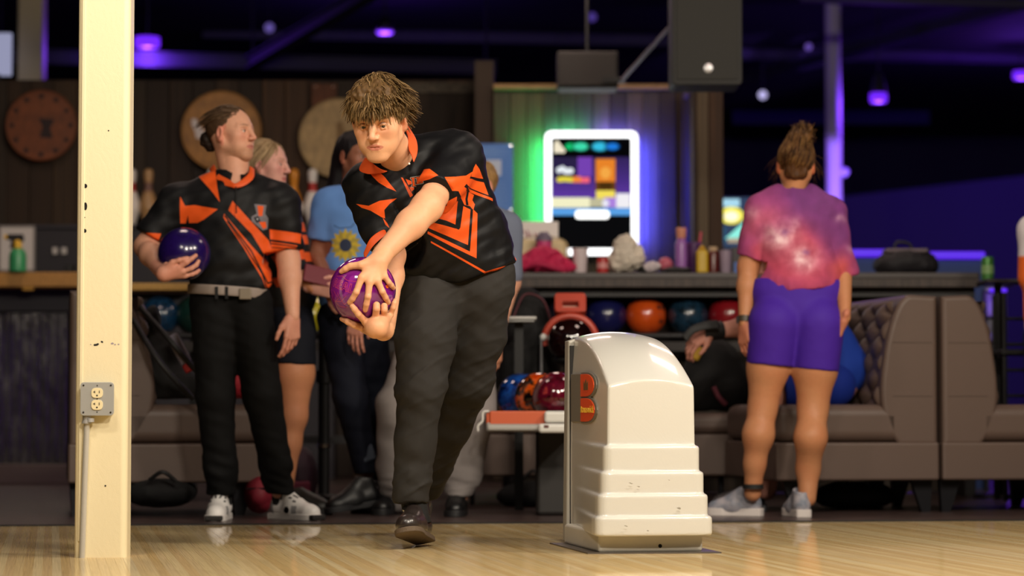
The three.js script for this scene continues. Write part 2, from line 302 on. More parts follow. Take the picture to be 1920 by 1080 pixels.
// cream steel post in front
{
  const Z = 7.83, w = 0.163, pos = P(184.5, 1047, Z), c = thing('steel_column', 'cream painted square steel column with a grey outlet box, left of the bowlers', 'column', [pos.x, 0, pos.z - w / 2], 0.07);
  mesh('shaft', rbox(w, 4.45, w, 0.022, 0, 2.175, 0, 5), M.cream, c);
  mesh('edge_strip', rbox(0.012, 4.3, 0.006, 0.0028, -w / 2 + 0.018, 2.2, w / 2 - 0.0005), M.cream, c);
  const zf = w / 2, at = (px, py) => { const q = P(px, py, Z); return [q.x - pos.x, q.y]; };
  const hole = mat(0x0b0908, 0.9);
  for (const [px, py, rx, ry] of [[157, 349, 3.5, 4.2], [157, 387, 3.4, 7.5], [156, 433, 3, 3.8], [200, 245, 1.4, 1.4], [194, 911, 1.7, 1.7], [156, 408, 0.9, 0.9]]) {
    const [x, y] = at(px, py); const h = mesh('hole', new THREE.CylinderGeometry(1, 1, 0.004, 14).rotateX(Math.PI / 2).scale(rx / 600, ry / 600, 1), hole, c); h.position.set(x, y, zf - 0.001);
  }
  for (const [px, py, rx, ry, col] of [[176, 647, 5, 2.4, 0], [180, 645, 3, 2, 0], [188, 641, 2.6, 2.2, 0], [207, 644, 3, 2.2, 1], [212, 646, 2, 1.6, 1], [219, 645.5, 2, 1.5, 1], [167, 646, 1.5, 1.2, 1], [149, 650, 1.2, 1, 1]]) {
    const [x, y] = at(px, py); const k = 9, pts = []; for (let i = 0; i < k; i++) { const a = i / k * 6.283, r = rr(0.6, 1.15); pts.push([Math.cos(a) * rx / 600 * r, Math.sin(a) * ry / 600 * r]); }
    mesh('paint_chip', extr(poly(pts), 0.0008).translate(x, y, zf - 0.0002), mat(col ? 0x9a8f98 : 0x1d1a17, 0.8), c);
  }
  // outlet box
  const [bx, by] = at(184.5, 748), boxW = 61 / 600;
  const ob = thing('outlet_box', 'galvanised outlet box with two cream sockets screwed to the cream column', 'outlet', [pos.x + bx, by, pos.z + 0.001], 0.07);
  mesh('box', rbox(boxW - 0.006, boxW - 0.006, 0.036, 0.006, 0, 0, 0.018), M.galv, ob);
  mesh('cover', extr(rrect(boxW, boxW, 0.012), 0.003, 0.001).translate(0, 0, 0.036), M.galv, ob);
  for (const [sx, sy] of [[-1, 1], [1, 1], [-1, -1], [1, -1]]) mesh('screw', cyl(0.003, 0.003, 0.002, 0, 0, 0, 12).rotateX(Math.PI / 2).translate(sx * 0.042, sy * 0.042, 0.0405), sx * sy > 0 ? mat(0x17171a, 0.6) : M.chrome, ob);
  const ivory = mat(0xe8d9ae, 0.4), slot = mat(0x15110d, 0.8);
  for (const s of [1, -1]) {
    const o = mesh('socket', extr(rrect(0.034, 0.03, 0.013), 0.004, 0.0006).translate(0, s * 0.0185, 0.039), ivory, ob);
    mesh('slot', merged([box(0.0022, 0.008, 0.002, 0.007, s * 0.0185 + 0.003, 0.0435), box(0.0022, 0.007, 0.002, -0.007, s * 0.0185 + 0.003, 0.0435), box(0.005, 0.0022, 0.002, -0.009, s * 0.0185 + 0.003, 0.0435), cyl(0.0026, 0.0026, 0.002, 0, 0, 0, 10).rotateX(Math.PI / 2).translate(0, s * 0.0185 - 0.008, 0.0435)]), slot, o);
  }
  for (const s of [1, -1, 0]) mesh('centre_screw', cyl(0.002, 0.002, 0.001, 0, 0, 0, 10).rotateX(Math.PI / 2).translate(0, s * 0.041, 0.0405), s ? slot : M.chrome, ob);
  const cd = thing('conduit', 'thin galvanised conduit pipe running from the outlet box down to the floor', 'pipe', [P(155, 1047, Z).x, 0, pos.z + 0.012], 0);
  const top = at(165, 778), xb = P(155, 1047, Z).x - pos.x, off = top[0] - xb;
  mesh('pipe', tube([[0, 0, 0], [off * 0.55, top[1] * 0.55, 0.003], [off * 0.95, top[1] * 0.93, 0.006], [off, top[1], 0.01]], 0.0092, 30, 14), mat(0xc0bdb5, 0.35, { metalness: 0.25 }), cd);
  mesh('connector', merged([cyl(0.013, 0.013, 0.02, off, top[1] - 0.01, 0.009, 16), cyl(0.0165, 0.0165, 0.009, off, top[1] - 0.022, 0.009, 6), cyl(0.0125, 0.0125, 0.012, off + 0.012, top[1] - 0.016, 0.014, 10).rotateY(0)]), mat(0xc4c4c4, 0.3, { metalness: 0.4 }), cd);
}
// far things above the walls
{
  const c = thing('steel_column', 'cream column far behind the plank wall, upper left corner', 'column', P(54, 768, 20).setY(0));
  mesh('shaft', rbox(0.2, 4.4, 0.2, 0.02, 0, 2.2, 0), mat(0xd8c6a4, 0.5), c);
  const b = thing('projection_screen', 'pale bluish screen beside the far cream column, cut by the left photo edge', 'screen', P(-6, 145, 19.6).setY(0));
  const y0 = Yy(142, 19.6), y1 = Yy(62, 19.6);
  mesh('panel', rbox(0.23, y1 - y0, 0.04, 0.01, 0, (y0 + y1) / 2, 0), emis(0.30, 0.31, 0.46, 1), b);
  mesh('stand', box(0.06, y0 + 0.02, 0.04, 0, y0 / 2, 0), M.black, b);
  const pc = thing('steel_column', 'round column lit violet in the dark hall, right of the woman in the tie-dye shirt', 'column', P(1566, 768, 24).setY(0));
  mesh('shaft', cyl(0.077, 0.077, 4.4, 0, 2.2, 0, 24), mat(0xcfc9d8, 0.6), pc);
  mesh('base_collar', cyl(0.1, 0.11, 0.04, 0, 0.02, 0, 24), mat(0x55535c, 0.6), pc);
  mesh('wall_bracket', new THREE.SphereGeometry(0.045, 16, 12).translate(0.1, Yy(323, 24), 0.02), mat(0xcfc8ee, 0.5), pc);
}
// violet pendant lamps; each glows and lights what is round it
function pendant(px, py, Z, w, h, label, power, dome = true) {
  const p = P(px, py, Z), g = thing('pendant_lamp', label, 'lamp', p, 0, 'violet lamps in the dark hall'), r = w / 2 / SC(Z), hh = h / SC(Z);
  mesh('lens', lathe([[0, 0], [r * 0.9, 0], [r, hh * 0.3], [r * 0.96, hh], [0, hh]]), emis(0.16, 0.02, 1, 1.3), g);
  if (dome) mesh('shade', lathe([[r * 0.98, hh], [r * 0.9, hh * 1.7], [r * 0.55, hh * 3], [r * 0.3, hh * 3.3], [0, hh * 3.3]]), mat(0x26262c, 0.5), g);
  mesh('rod', cyl(0.008, 0.008, 4.4 - p.y - hh, 0, (4.4 - p.y + hh) / 2, 0, 8), M.black, g);
  const l = new THREE.PointLight(VIOLET, power); l.position.set(p.x, p.y - 0.06, p.z); l.castShadow = true; l.shadow.radius = 3; scene.add(l);
}
pendant(1647, 192, 24, 33, 17, 'violet glowing pendant lamp under a grey dome, over the dark hall at right', 2.2);
pendant(1914, 148, 27, 30, 14, 'violet lamp at the right edge of the picture, below the ceiling', 2, false);
pendant(276, 90, 22, 48, 20, 'wide violet lamp glowing below the ceiling, right of the cream column', 1.6, false);
// small bare lamps of the hall
function spotDot(px, py, Z, d, col, k, label) {
  const p = P(px, py, Z), g = thing('ceiling_spot', label, 'lamp', p), r = d / 2 / SC(Z);
  mesh('bulb', new THREE.SphereGeometry(r, 18, 12), emis(...col, k), g);
  mesh('rod', cyl(0.006, 0.006, 4.4 - p.y - r * 0.8, 0, (4.4 - p.y + r * 0.8) / 2, 0, 8), M.blackMatte, g);
}
spotDot(1430, 178, 26, 16, [0.6, 0.55, 0.95], 1, 'small pale lamp hanging in the dark, right of the loudspeaker');
spotDot(1516, 88, 26, 13, [0.22, 0.12, 0.65], 0.6, 'faint violet lamp high up, between loudspeaker and pendant lamp');
spotDot(1648, 46, 26, 15, [0.22, 0.24, 0.5], 0.45, 'faint bluish lamp straight above the violet pendant lamp');
spotDot(505, 52, 24, 18, [0.26, 0.18, 0.7], 0.45, 'faint violet lamp on the ceiling beam above the ponytailed man');
spotDot(1110, 32, 24, 18, [0.16, 0.09, 0.6], 0.35, 'faint violet lamp straight above the small black loudspeaker');
// steel beams and ducts under the dark ceiling
{
  const bm = mat(0x3a3848, 0.7);
  const beam = (a, b, w, h, label) => {
    const m = a.clone().add(b).multiplyScalar(0.5), L = a.distanceTo(b), g = thing('ceiling_beam', label, 'beam', m); g.lookAt(b);
    mesh('web', box(w * 0.2, h, L), bm, g); mesh('flange', box(w, h * 0.12, L, 0, h / 2, 0), bm, g); mesh('flange', box(w, h * 0.12, L, 0, -h / 2, 0), bm, g);
    for (const e of [-1, 1]) { const q = e < 0 ? a : b; const top = 4.4 - q.y; if (top > 0.02) mesh('hanger', cyl(0.012, 0.012, top, 0, top / 2, e * L * 0.48, 8), M.blackMatte, g); }
    return g;
  };
  beam(P(-20, 106, 22), P(930, 128, 22.6), 0.16, 0.12, 'long violet-tinted steel beam just above the plank wall');
  beam(P(470, 118, 22.2), P(770, -60, 19), 0.12, 0.1, 'steel beam slanting up from the long beam to the top edge, left');
  beam(P(1395, 150, 28), P(1900, 8, 22.5), 0.14, 0.12, 'steel beam slanting up to the right above the pendant lamp');
  beam(P(1380, 102, 27), P(2040, 112, 28), 0.12, 0.1, 'level steel beam behind the pendant lamp');
  beam(P(1500, -4, 21), P(2010, 12, 21), 0.14, 0.06, 'pale level rail along the top edge at right');
  beam(P(380, 62, 26), P(1290, 78, 26), 0.12, 0.1, 'faint steel beam across the ceiling behind the bowler');
}
// boards and violet-lit low walls far right
{
  const w = struct('wall_hall_low'); const Z = 30;
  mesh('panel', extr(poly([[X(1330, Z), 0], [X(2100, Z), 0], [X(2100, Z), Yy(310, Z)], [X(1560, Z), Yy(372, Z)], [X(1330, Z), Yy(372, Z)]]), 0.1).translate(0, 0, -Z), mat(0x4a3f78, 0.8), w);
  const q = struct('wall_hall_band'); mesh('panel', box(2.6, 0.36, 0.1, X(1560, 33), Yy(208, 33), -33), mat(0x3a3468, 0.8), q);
  const hang = cyl(0.01, 0.01, 4.4 - Yy(208, 33), 0, 0, 0, 6);
  for (const s of [-1, 1]) mesh('hanger', hang.clone().translate(X(1560, 33) + s, (4.4 + Yy(208, 33)) / 2, -33), M.black, q);
}

// ------------------------------------------------------------------ furniture of the seating area
const BALL = 0.108;
const swirl = (cols, sc = 3, sharp = 4, sd = 0) => dataTex(256, 128, (u, v) => {
  const a = u * 6.2832, t = v * 3.1416, x = Math.sin(t) * Math.cos(a), y = Math.cos(t), z = Math.sin(t) * Math.sin(a);
  const n = clamp(0.5 + sharp * 0.25 * (fbm(x * sc + sd, y * sc + sd * 2, z * sc) + 0.3 * N3(x * sc * 2 + 5, y * sc * 2, z * sc * 2 + sd)), 0, 0.999), k = n * (cols.length - 1), i = Math.floor(k), f = k - i;
  return [0, 1, 2].map((c) => cols[i][c] * (1 - f) + cols[i + 1][c] * f);
});
const ballGeo = new THREE.SphereGeometry(BALL, 48, 32), holeGeo = new THREE.CircleGeometry(0.0125, 16), holeMat = mat(0x050506, 0.9);
function bowlingBall(pos, label, color, opts = {}) {
  const b = thing('bowling_ball', label, 'bowling ball', pos, opts.turn ?? 0, opts.group);
  mesh('shell', ballGeo, mat(opts.map ? 0xffffff : color, opts.rough ?? 0.16, { map: opts.map ?? null, clearcoat: opts.coat ?? 0.8, clearcoatRoughness: 0.05 }), b);
  if (opts.holes) { // thumb hole and two finger holes as shallow dark cups, turned to dir
    const d = V(...opts.holes).normalize(), q = new THREE.Quaternion().setFromUnitVectors(V(0, 0, 1), d);
    for (const [x, y] of [[0, -0.045], [-0.016, 0.03], [0.016, 0.03]]) {
      const n = V(x, y, 0.1).normalize().applyQuaternion(q), h = mesh('finger_hole', new THREE.CylinderGeometry(0.0125, 0.0125, 0.003, 16), holeMat, b);
      h.position.copy(n.clone().multiplyScalar(BALL - 0.001)); h.quaternion.setFromUnitVectors(V(0, 1, 0), n);
    }
  }
  return b;
}
// ---- long dark counter, right
const CT = Yy(511, 13.2), CZ = -13.2;
{
  const x0 = X(950, 13.2), x1 = X(1838, 13.2), c = thing('long_counter', 'long dark counter with a grey edge behind the ball return, crowded with cups', 'counter', [(x0 + x1) / 2, 0, CZ]);
  const w = x1 - x0, dk = mat(0x1c1718, 0.5), gr = mat(0x574b48, 0.55, { map: rep(roughWoodTex, 6, 0.2) });
  mesh('top', rbox(w, 0.03, 0.75, 0.004, 0, CT - 0.015, -0.375), mat(0x3b3230, 0.4), c);
  mesh('edge_band', rbox(w, 0.048, 0.03, 0.004, 0, CT - 0.054, -0.015), gr, c);
  mesh('apron', box(w - 0.02, 0.045, 0.02, 0, CT - 0.1, -0.1), dk, c);
  for (const s of [-1, 1]) mesh('post', rbox(0.06, CT - 0.03, 0.5, 0.004, s * (w / 2 - 0.04), (CT - 0.03) / 2, -0.35), dk, c);
  mesh('back_panel', box(w - 0.1, CT - 0.05, 0.02, 0, CT / 2 - 0.02, -0.66), mat(0x4a3d30, 0.7, { map: rep(roughWoodTex, 4, 0.5) }), c);
  const e = thing('side_table', 'thin dark table top with a pale edge at the right end of the counter', 'table', P(1880, 768, 13.0).setY(0));
  mesh('top', rbox(0.19, 0.02, 0.4, 0.006, 0, Yy(528, 13), -0.1), mat(0x2c2326, 0.4), e); mesh('edge', rbox(0.012, 0.028, 0.4, 0.004, 0.1, Yy(528, 13), -0.1), mat(0xbbb2bf, 0.4), e);
  mesh('pole', cyl(0.02, 0.02, Yy(528, 13), 0, Yy(528, 13) / 2, -0.1), M.black, e); mesh('foot', cyl(0.13, 0.14, 0.02, 0, 0.01, -0.1), M.black, e);
}
// ---- ball rack under the counters
{
  const Z = 13.45, x0 = X(226, Z), x1 = X(1440, Z), by = Yy(596, 13.5) - BALL, g = thing('ball_rack', 'long dark ball rack of two rails along the back of the seats', 'rack', [(x0 + x1) / 2, 0, -Z]);
  const w = x1 - x0, m = mat(0x1d1b1d, 0.5);
  for (const s of [-1, 1]) mesh('rail', new THREE.CylinderGeometry(0.018, 0.018, w, 14).rotateZ(Math.PI / 2).translate(0, by + BALL - 0.1, s * 0.062), m, g);
  mesh('front_board', box(w, 0.05, 0.02, 0, by - 0.05, 0.1), mat(0x2a2422, 0.6), g);
  for (let i = 0; i < 6; i++) mesh('leg', box(0.05, by, 0.2, -w / 2 + 0.05 + i * (w - 0.1) / 5, by / 2 - 0.02, 0), m, g);
  mesh('lower_board', box(w, 0.04, 0.2, 0, 0.3, 0), m, g);
  const cy = by + BALL + 0.0098, lay = [[1137, 0x1a1c52, 'dark indigo bowling ball on the rack, left of the orange ball'], [1211, 0xd24a1c, 'orange bowling ball on the rack behind the ball return'], [1290, 0x1b3345, 'dark teal bowling ball on the rack, right of the orange ball'], [1366, 0x8c1720, 'red bowling ball on the rack behind the outstretched forearm'],
    [300, 0x16375a, 'blue marbled bowling ball on the rack between the cream column and the ponytailed man'], [366, 0x173a34, 'dark green bowling ball on the rack just behind the ponytailed man'], [580, 0xc9bd1e, 'yellow bowling ball on the rack beside the blonde woman'], [1063, 0x231f2c, 'black bowling ball on the rack behind the red cradle'], [443, 0x2a1a30, 'dark plum bowling ball on the rack hidden behind the ponytailed man']];
  for (const [px, col, lab] of lay) {
    if (px === 443) continue;
    const p = P(px, 596, Z); const map = col === 0x16375a ? swirl([[0.03, 0.1, 0.2], [0.1, 0.28, 0.42], [0.02, 0.06, 0.12]]) : col === 0xd24a1c ? swirl([[0.72, 0.2, 0.06], [0.86, 0.34, 0.1], [0.75, 0.22, 0.06]], 2, 2, 3) : col === 0x1b3345 ? swirl([[0.03, 0.06, 0.1], [0.12, 0.24, 0.33], [0.03, 0.07, 0.1]], 2, 3, 6) : null;
    bowlingBall([p.x, cy, -Z], lab, col, { map, group: 'balls on the long rack', rough: 0.25, holes: px === 1211 ? [0.7, 0.1, 0.6] : null });
  }
  // light wood counter over the left end
  const ct = thing('wood_counter', 'narrow light-wood counter edge ending at the belt of the ponytailed man', 'counter', [(X(190, 13.4) + X(358, 13.4)) / 2, 0, -13.4]);
  const ww = X(358, 13.4) - X(190, 13.4), yt = Yy(530, 13.3);
  mesh('top', rbox(ww, 0.04, 0.55, 0.006, 0, yt - 0.02, -0.2), mat(0xd2a354, 0.45, { map: rep(grainTex, 2, 1) }), ct);
  mesh('panel', box(ww - 0.05, 0.16, 0.02, 0, yt - 0.13, -0.1), mat(0x2b2a30, 0.6), ct);
  for (const s of [-1, 1]) mesh('post', box(0.04, yt - 0.04, 0.04, s * (ww / 2 - 0.03), (yt - 0.04) / 2, -0.35), M.black, ct);
}
// ---- bar with a corrugated metal front, far left
{
  const Z = 15.6, x0 = X(-80, Z), x1 = X(205, Z), top = Yy(512, Z), w = x1 - x0, g = thing('bar_counter', 'bar with a thick light-wood top and corrugated metal front, left of the cream column', 'bar', [(x0 + x1) / 2, 0, -Z]);
  const step = Yy(870, 15.8);
  mesh('top', rbox(w, 0.092, 0.5, 0.01, 0, top - 0.046, -0.15), mat(0xc9964e, 0.42, { map: rep(grainTex, 3, 1) }), g);
  mesh('under_band', box(w, 0.14, 0.02, 0, top - 0.16, -0.16), mat(0x1f1c20, 0.6), g);
  mesh('body', box(w - 0.02, top - 0.1 - step, 0.2, 0, (top - 0.1 + step) / 2, -0.32), mat(0x1d1a1a, 0.8), g);
  const cg = new THREE.PlaneGeometry(w, top - 0.24 - step, 400, 1), p = cg.attributes.position;
  for (let i = 0; i < p.count; i++) p.setZ(i, 0.009 * Math.sin(p.getX(i) * 6.2832 / 0.058));
  cg.computeVertexNormals();
  mesh('corrugated_front', cg.translate(0, (top - 0.24 + step) / 2, -0.195), mat(0x8c8a88, 0.33, { metalness: 0.9, roughnessMap: rep(speckTex, 1, 0.6), side: THREE.DoubleSide }), g);
  mesh('kick_step', rbox(w, step, 0.36, 0.006, 0, step / 2, -0.14), mat(0x5a4a44, 0.5), g);
  mesh('latch', rbox(0.07, 0.025, 0.03, 0.006, -0.02, top - 0.1, 0.08), mat(0xb98a33, 0.4), g);
  mesh('end_bracket', rbox(0.05, 0.06, 0.1, 0.008, X(128, Z) - (x0 + x1) / 2, top + 0.028, -0.02), M.black, g);
}
// ---- back ledge with pins under the wooden discs
const LEDGE = Yy(420, 16.6);
{
  const x0 = X(-120, 16.6), x1 = X(625, 16.6), g = thing('back_ledge', 'black ledge below the wooden discs that carries the bowling pins', 'ledge', [(x0 + x1) / 2, 0, -16.62]);
  mesh('cabinet', box(x1 - x0, LEDGE - 0.03, 0.3, 0, (LEDGE - 0.03) / 2, -0.17), mat(0x26232a, 0.6), g);
  mesh('top', rbox(x1 - x0, 0.03, 0.34, 0.006, 0, LEDGE - 0.015, -0.17), mat(0x2c2930, 0.5), g);
  for (const px of [102, 119]) { const p = P(px, 470, 16.6); mesh('socket_plate', rbox(0.034, 0.045, 0.012, 0.004, p.x - (x0 + x1) / 2, p.y, 0), mat(0xc9c4c0, 0.4), g); }
  const pinPts = [[0, 0], [0.026, 0], [0.029, 0.012], [0.045, 0.058], [0.0575, 0.095], [0.0605, 0.114], [0.058, 0.14], [0.05, 0.175], [0.037, 0.215], [0.026, 0.24], [0.0232, 0.254], [0.0245, 0.275], [0.029, 0.3], [0.0323, 0.343], [0.029, 0.365], [0.018, 0.377], [0, 0.381]];
  const part = (a, b) => { const c = (y) => { for (let i = 0; i + 1 < pinPts.length; i++) if (y <= pinPts[i + 1][1] && y >= pinPts[i][1]) { const t = (y - pinPts[i][1]) / Math.max(1e-6, pinPts[i + 1][1] - pinPts[i][1]); return pinPts[i][0] + t * (pinPts[i + 1][0] - pinPts[i][0]); } return 0; };
    const out = []; for (let i = 0; i <= 10; i++) { const y = a + (b - a) * i / 10; out.push([c(y) + 0.0012, y]); } return lathe(out); };
  const pin = (px, col, neck, lab, foot) => { const p = P(px, 418, 16.72), t = thing('bowling_pin', lab, 'bowling pin', [p.x, LEDGE, p.z], 0, 'pins on the black ledge'); mesh('body', lathe(pinPts), mat(col, 0.35), t); if (neck) mesh('neck_band', part(0.225, 0.285), mat(neck, 0.4), t); if (foot) mesh('base_band', part(0.03, 0.15), mat(foot, 0.4), t); };
  pin(246, 0xe9e2da, 0xb93a34, 'white bowling pin with a red neck just right of the cream column');
  pin(278, 0xb08a5c, 0x7c5a50, 'tan wooden bowling pin beside the red-necked pin');
  pin(397, 0xe8e4de, 0xb93a34, 'white bowling pin with only its head showing behind the ponytailed man');
  pin(551, 0xd98a1a, 0, 'orange and white bowling pin beside the blonde woman', 0xe6ddd2);
  pin(586, 0xe9e4de, 0xc0342e, 'white bowling pin with a red neck beside the blue shirt');
  bowlingBall([X(318, 16.72), LEDGE + BALL, -16.74], 'orange bowling ball on the black ledge beside the wooden pin', 0xb8722c, { rough: 0.3 });
}
// round slabs of lane wood hung on the plank wall
function disc(px, py, d, col, label, logo) {
  const Z = 16.9, p = P(px, py, Z), r = d / 2 / SC(Z), g = thing('wooden_disc', label, 'wall disc', p, 0, 'round wooden discs on the plank wall');
  const n = 9; // glued boards, each its own strip of the disc
  for (let i = 0; i < n; i++) {
    const y0 = -r + 2 * r * i / n, y1 = -r + 2 * r * (i + 1) / n - 0.0015, a = [], b = [];
    for (let k = 0; k <= 8; k++) { const y = y0 + (y1 - y0) * k / 8, x = Math.sqrt(Math.max(0, r * r - y * y)); a.push([x, y]); b.unshift([-x, y]); }
    const c = new THREE.Color(col).multiplyScalar(rr(0.86, 1.12));
    mesh('board', extr(poly([...a, ...b]), 0.03, 0.0008, 1), mat(c, 0.5, { map: rep(grainTex, 1.2, 5) }), g);
  }
  mesh('rim', new THREE.TorusGeometry(r, 0.007, 8, 64).translate(0, 0, 0.03), mat(new THREE.Color(col).multiplyScalar(0.6), 0.6), g);
  if (logo) logo(g, r);
  mesh('hanger', box(0.1, 0.05, 0.07, 0, 0, -0.03), M.black, g);
}
const dotMat = mat(0x2b1a15, 0.7);
disc(79, 236, 131, 0x8a4a22, 'reddish-brown wooden disc on the plank wall, left of the cream column', (g, r) => {
  for (let i = 0; i < 12; i++) { const a = i / 12 * 6.283; mesh('hour_dot', cyl(r * 0.075, r * 0.075, 0.003, 0, 0, 0, 14).rotateX(Math.PI / 2).translate(Math.cos(a) * r * 0.84, Math.sin(a) * r * 0.84, 0.033), dotMat, g); }
  mesh('centre_mark', extr(poly([[-0.04, -0.06], [0.05, -0.07], [0.03, 0], [0.06, 0.06], [-0.05, 0.07], [-0.02, 0.01]]), 0.003).translate(0.03, -0.02, 0.0315), mat(0x2c1c1c, 0.7), g);
});
disc(416, 246, 148, 0xb57e35, 'golden-brown wooden disc behind the head of the ponytailed man', (g) => { mesh('pin_mark', extr(poly([[-0.02, -0.07], [0.03, -0.08], [0.035, -0.02], [0.0, 0.02], [-0.02, 0.06], [-0.05, 0.06], [-0.05, 0.02], [-0.03, -0.02]]), 0.003).translate(-0.15, 0.02, 0.0315), mat(0xcfc6c4, 0.5), g); });
disc(636, 260, 148, 0xbd9f6c, 'pale wooden disc behind the bowler, right of the other discs', (g) => { mesh('dark_stain', extr(poly([[-0.03, -0.09], [0.03, -0.1], [0.05, 0.02], [0.02, 0.12], [-0.02, 0.1], [-0.015, 0.0]]), 0.002).translate(0.0, 0.0, 0.0315), mat(0x80643e, 0.7), g); });
{ // orange-brown patch board above the pale disc
  const p = P(608, 185, 16.94), g = thing('wall_board', 'short orange-brown board nailed above the pale wooden disc', 'board', p);
  mesh('board', rbox(0.17, 0.2, 0.03, 0.004), mat(0x7c4622, 0.7, { map: roughWoodTex }), g); for (const s of [-1, 1]) mesh('nail', cyl(0.004, 0.004, 0.004, 0, 0, 0, 8).rotateX(Math.PI / 2).translate(s * 0.06, 0.08, 0.016), M.galv, g);
}
{ // framed sheet and spray bottle at the bar
  const p = P(32, 466, 16.58), g = thing('wall_notice', 'white notice in a thin frame on the black ledge front, behind the spray bottle', 'notice', p);
  mesh('sheet', box(0.22, 0.285, 0.006), mat(0xd7d0cc, 0.6), g); for (const [w, h, x, y] of [[0.24, 0.012, 0, 0.146], [0.24, 0.012, 0, -0.146], [0.012, 0.29, 0.114, 0], [0.012, 0.29, -0.114, 0]]) mesh('frame_bar', box(w, h, 0.014, x, y, 0.002), mat(0x9a9390, 0.4), g);
  const top = Yy(512, 15.6), q = P(33, 512, 15.5), b = thing('spray_bottle', 'green spray bottle with a yellow neck and black trigger on the bar', 'spray bottle', [q.x, top, q.z]);
  mesh('body', lathe([[0, 0], [0.05, 0], [0.054, 0.01], [0.054, 0.1], [0.045, 0.13], [0.022, 0.15], [0, 0.15]]), mat(0x3f9a63, 0.3), b);
  mesh('neck', lathe([[0.022, 0.14], [0.026, 0.15], [0.026, 0.19], [0.018, 0.2], [0, 0.2]]), mat(0xe0b02a, 0.4), b);
  mesh('trigger', extr(poly([[-0.06, 0.235], [0.03, 0.235], [0.035, 0.2], [0.015, 0.19], [-0.01, 0.2], [-0.03, 0.15], [-0.045, 0.155], [-0.035, 0.2], [-0.06, 0.205]]), 0.026, 0.003).translate(0, -0.003, -0.013), M.black, b);
  mesh('nozzle', cyl(0.012, 0.014, 0.03, 0, 0, 0, 12).rotateZ(Math.PI / 2).translate(-0.07, 0.218, 0), mat(0xe0b02a, 0.4), b);
}
// ---- sofas: side-on, aligned with the lanes
function tuftedPanel(w, h, cols, rows, depth) { // in x (width) and y (height), bulging to +z
  const g = new THREE.PlaneGeometry(w, h, 64, 64), p = g.attributes.position;
  for (let i = 0; i < p.count; i++) {
    const u = (p.getX(i) / w + 0.5) * cols, v = (p.getY(i) / h + 0.5) * rows, a = Math.abs(Math.sin(Math.PI * (u + v) / 1)), b = Math.abs(Math.sin(Math.PI * (u - v) / 1));
    const e = Math.min(1, Math.min(p.getX(i) + w / 2, w / 2 - p.getX(i), p.getY(i) + h / 2, h / 2 - p.getY(i)) / 0.03);
    p.setZ(i, depth * Math.pow(a * b, 0.35) * (0.3 + 0.7 * Math.sqrt(Math.max(0, e))));
  }
  g.computeVertexNormals(); return g;
}
function sideProfile(pts, depth, bevel = 0.025) { const s = new THREE.Shape(); s.moveTo(...pts[0]); s.splineThru(pts.slice(1).map(([x, y]) => new THREE.Vector2(x, y))); return extr(s, depth - 2 * bevel, bevel, 4, 24).translate(0, 0, -depth + bevel); }
function sofa(px, Z, dir, label, opt = {}) { // px: the outer (rear) edge of the back; dir -1 faces left, +1 faces right
  const p = P(px, 768, Z), g = thing('tufted_sofa', label, 'sofa', [p.x, 0, p.z], LANE, 'grey-brown tufted sofas'), L = opt.L ?? 0.86, D = opt.D ?? 0.76, f = dir, sw = D - 0.16;
  mesh('base', rbox(D, 0.17, L, 0.012, f * D / 2, 0.144 + 0.085, -L / 2), M.leather, g);
  const seat = mesh('seat_cushion', new THREE.BufferGeometry(), M.leather, g);
  seat.geometry = rbox(sw, 0.165, L - 0.01, 0.05, f * (0.16 + sw / 2), 0.315 + 0.0825, -L / 2, 6);
  { const q = seat.geometry.attributes.position; for (let i = 0; i < q.count; i++) { const y = q.getY(i); if (y > 0.4) { const x = (Math.abs(q.getX(i)) - 0.16 - sw / 2) * 0.6 / sw, z = (q.getZ(i) + L / 2) / (L / 2); q.setY(i, y + 0.025 * (1 - (x / 0.3) ** 2) * (1 - z * z * 0.8)); } } seat.geometry.computeVertexNormals(); }
  const bw = opt.back ?? 0.2;
  mesh('backrest', extr((() => { const s = new THREE.Shape(); s.moveTo(0, 0.32); s.lineTo(f * bw * 0.75, 0.32); s.bezierCurveTo(f * bw * 1.25, 0.42, f * bw * 1.12, 0.6, f * bw * 1.05, 0.68); s.bezierCurveTo(f * bw * 0.98, 0.8, f * bw * 0.75, 0.955, f * bw * 0.5, 0.955); s.lineTo(0, 0.95); s.closePath(); return s; })(), L - 0.05, 0.02, 4, 24).translate(f * 0.024, 0, -L + 0.025), M.leather, g);
  mesh('tufted_face', tuftedPanel(L - 0.06, 0.5, 4, 3.5, 0.05).rotateY(f * Math.PI / 2).rotateZ(f * 0.13).translate(f * (bw * 1.0 + 0.02), 0.7, -L / 2), M.leather, g);
  for (const y of [0.52, 0.76]) mesh('seam', box(bw * 0.92, 0.002, 0.003, f * (bw * 0.5 + 0.024), y, -0.0045), M.seam, g);
  for (const [a, b] of [[0.06, -0.1], [0.06, -L + 0.1], [D - 0.1, -0.1], [D - 0.1, -L + 0.1]]) mesh('leg', (() => { const q = extr(poly([[-0.05, 0.146], [0.05, 0.146], [0.02 - f * 0.02, 0], [-0.02 - f * 0.02, 0]]), 0.03); return q.translate(f * a, 0, b); })(), M.darkMetal, g);
  return g;
}
sofa(1761, 11.25, -1, 'grey-brown tufted sofa facing left, behind the woman in the tie-dye shirt');
sofa(1767, 11.25, 1, 'grey-brown tufted sofa facing right, cut by the right photo edge');
sofa(128, 10.75, 1, 'grey-brown tufted sofa behind the cream column and the ponytailed man', { back: 0.29, D: 0.86 });
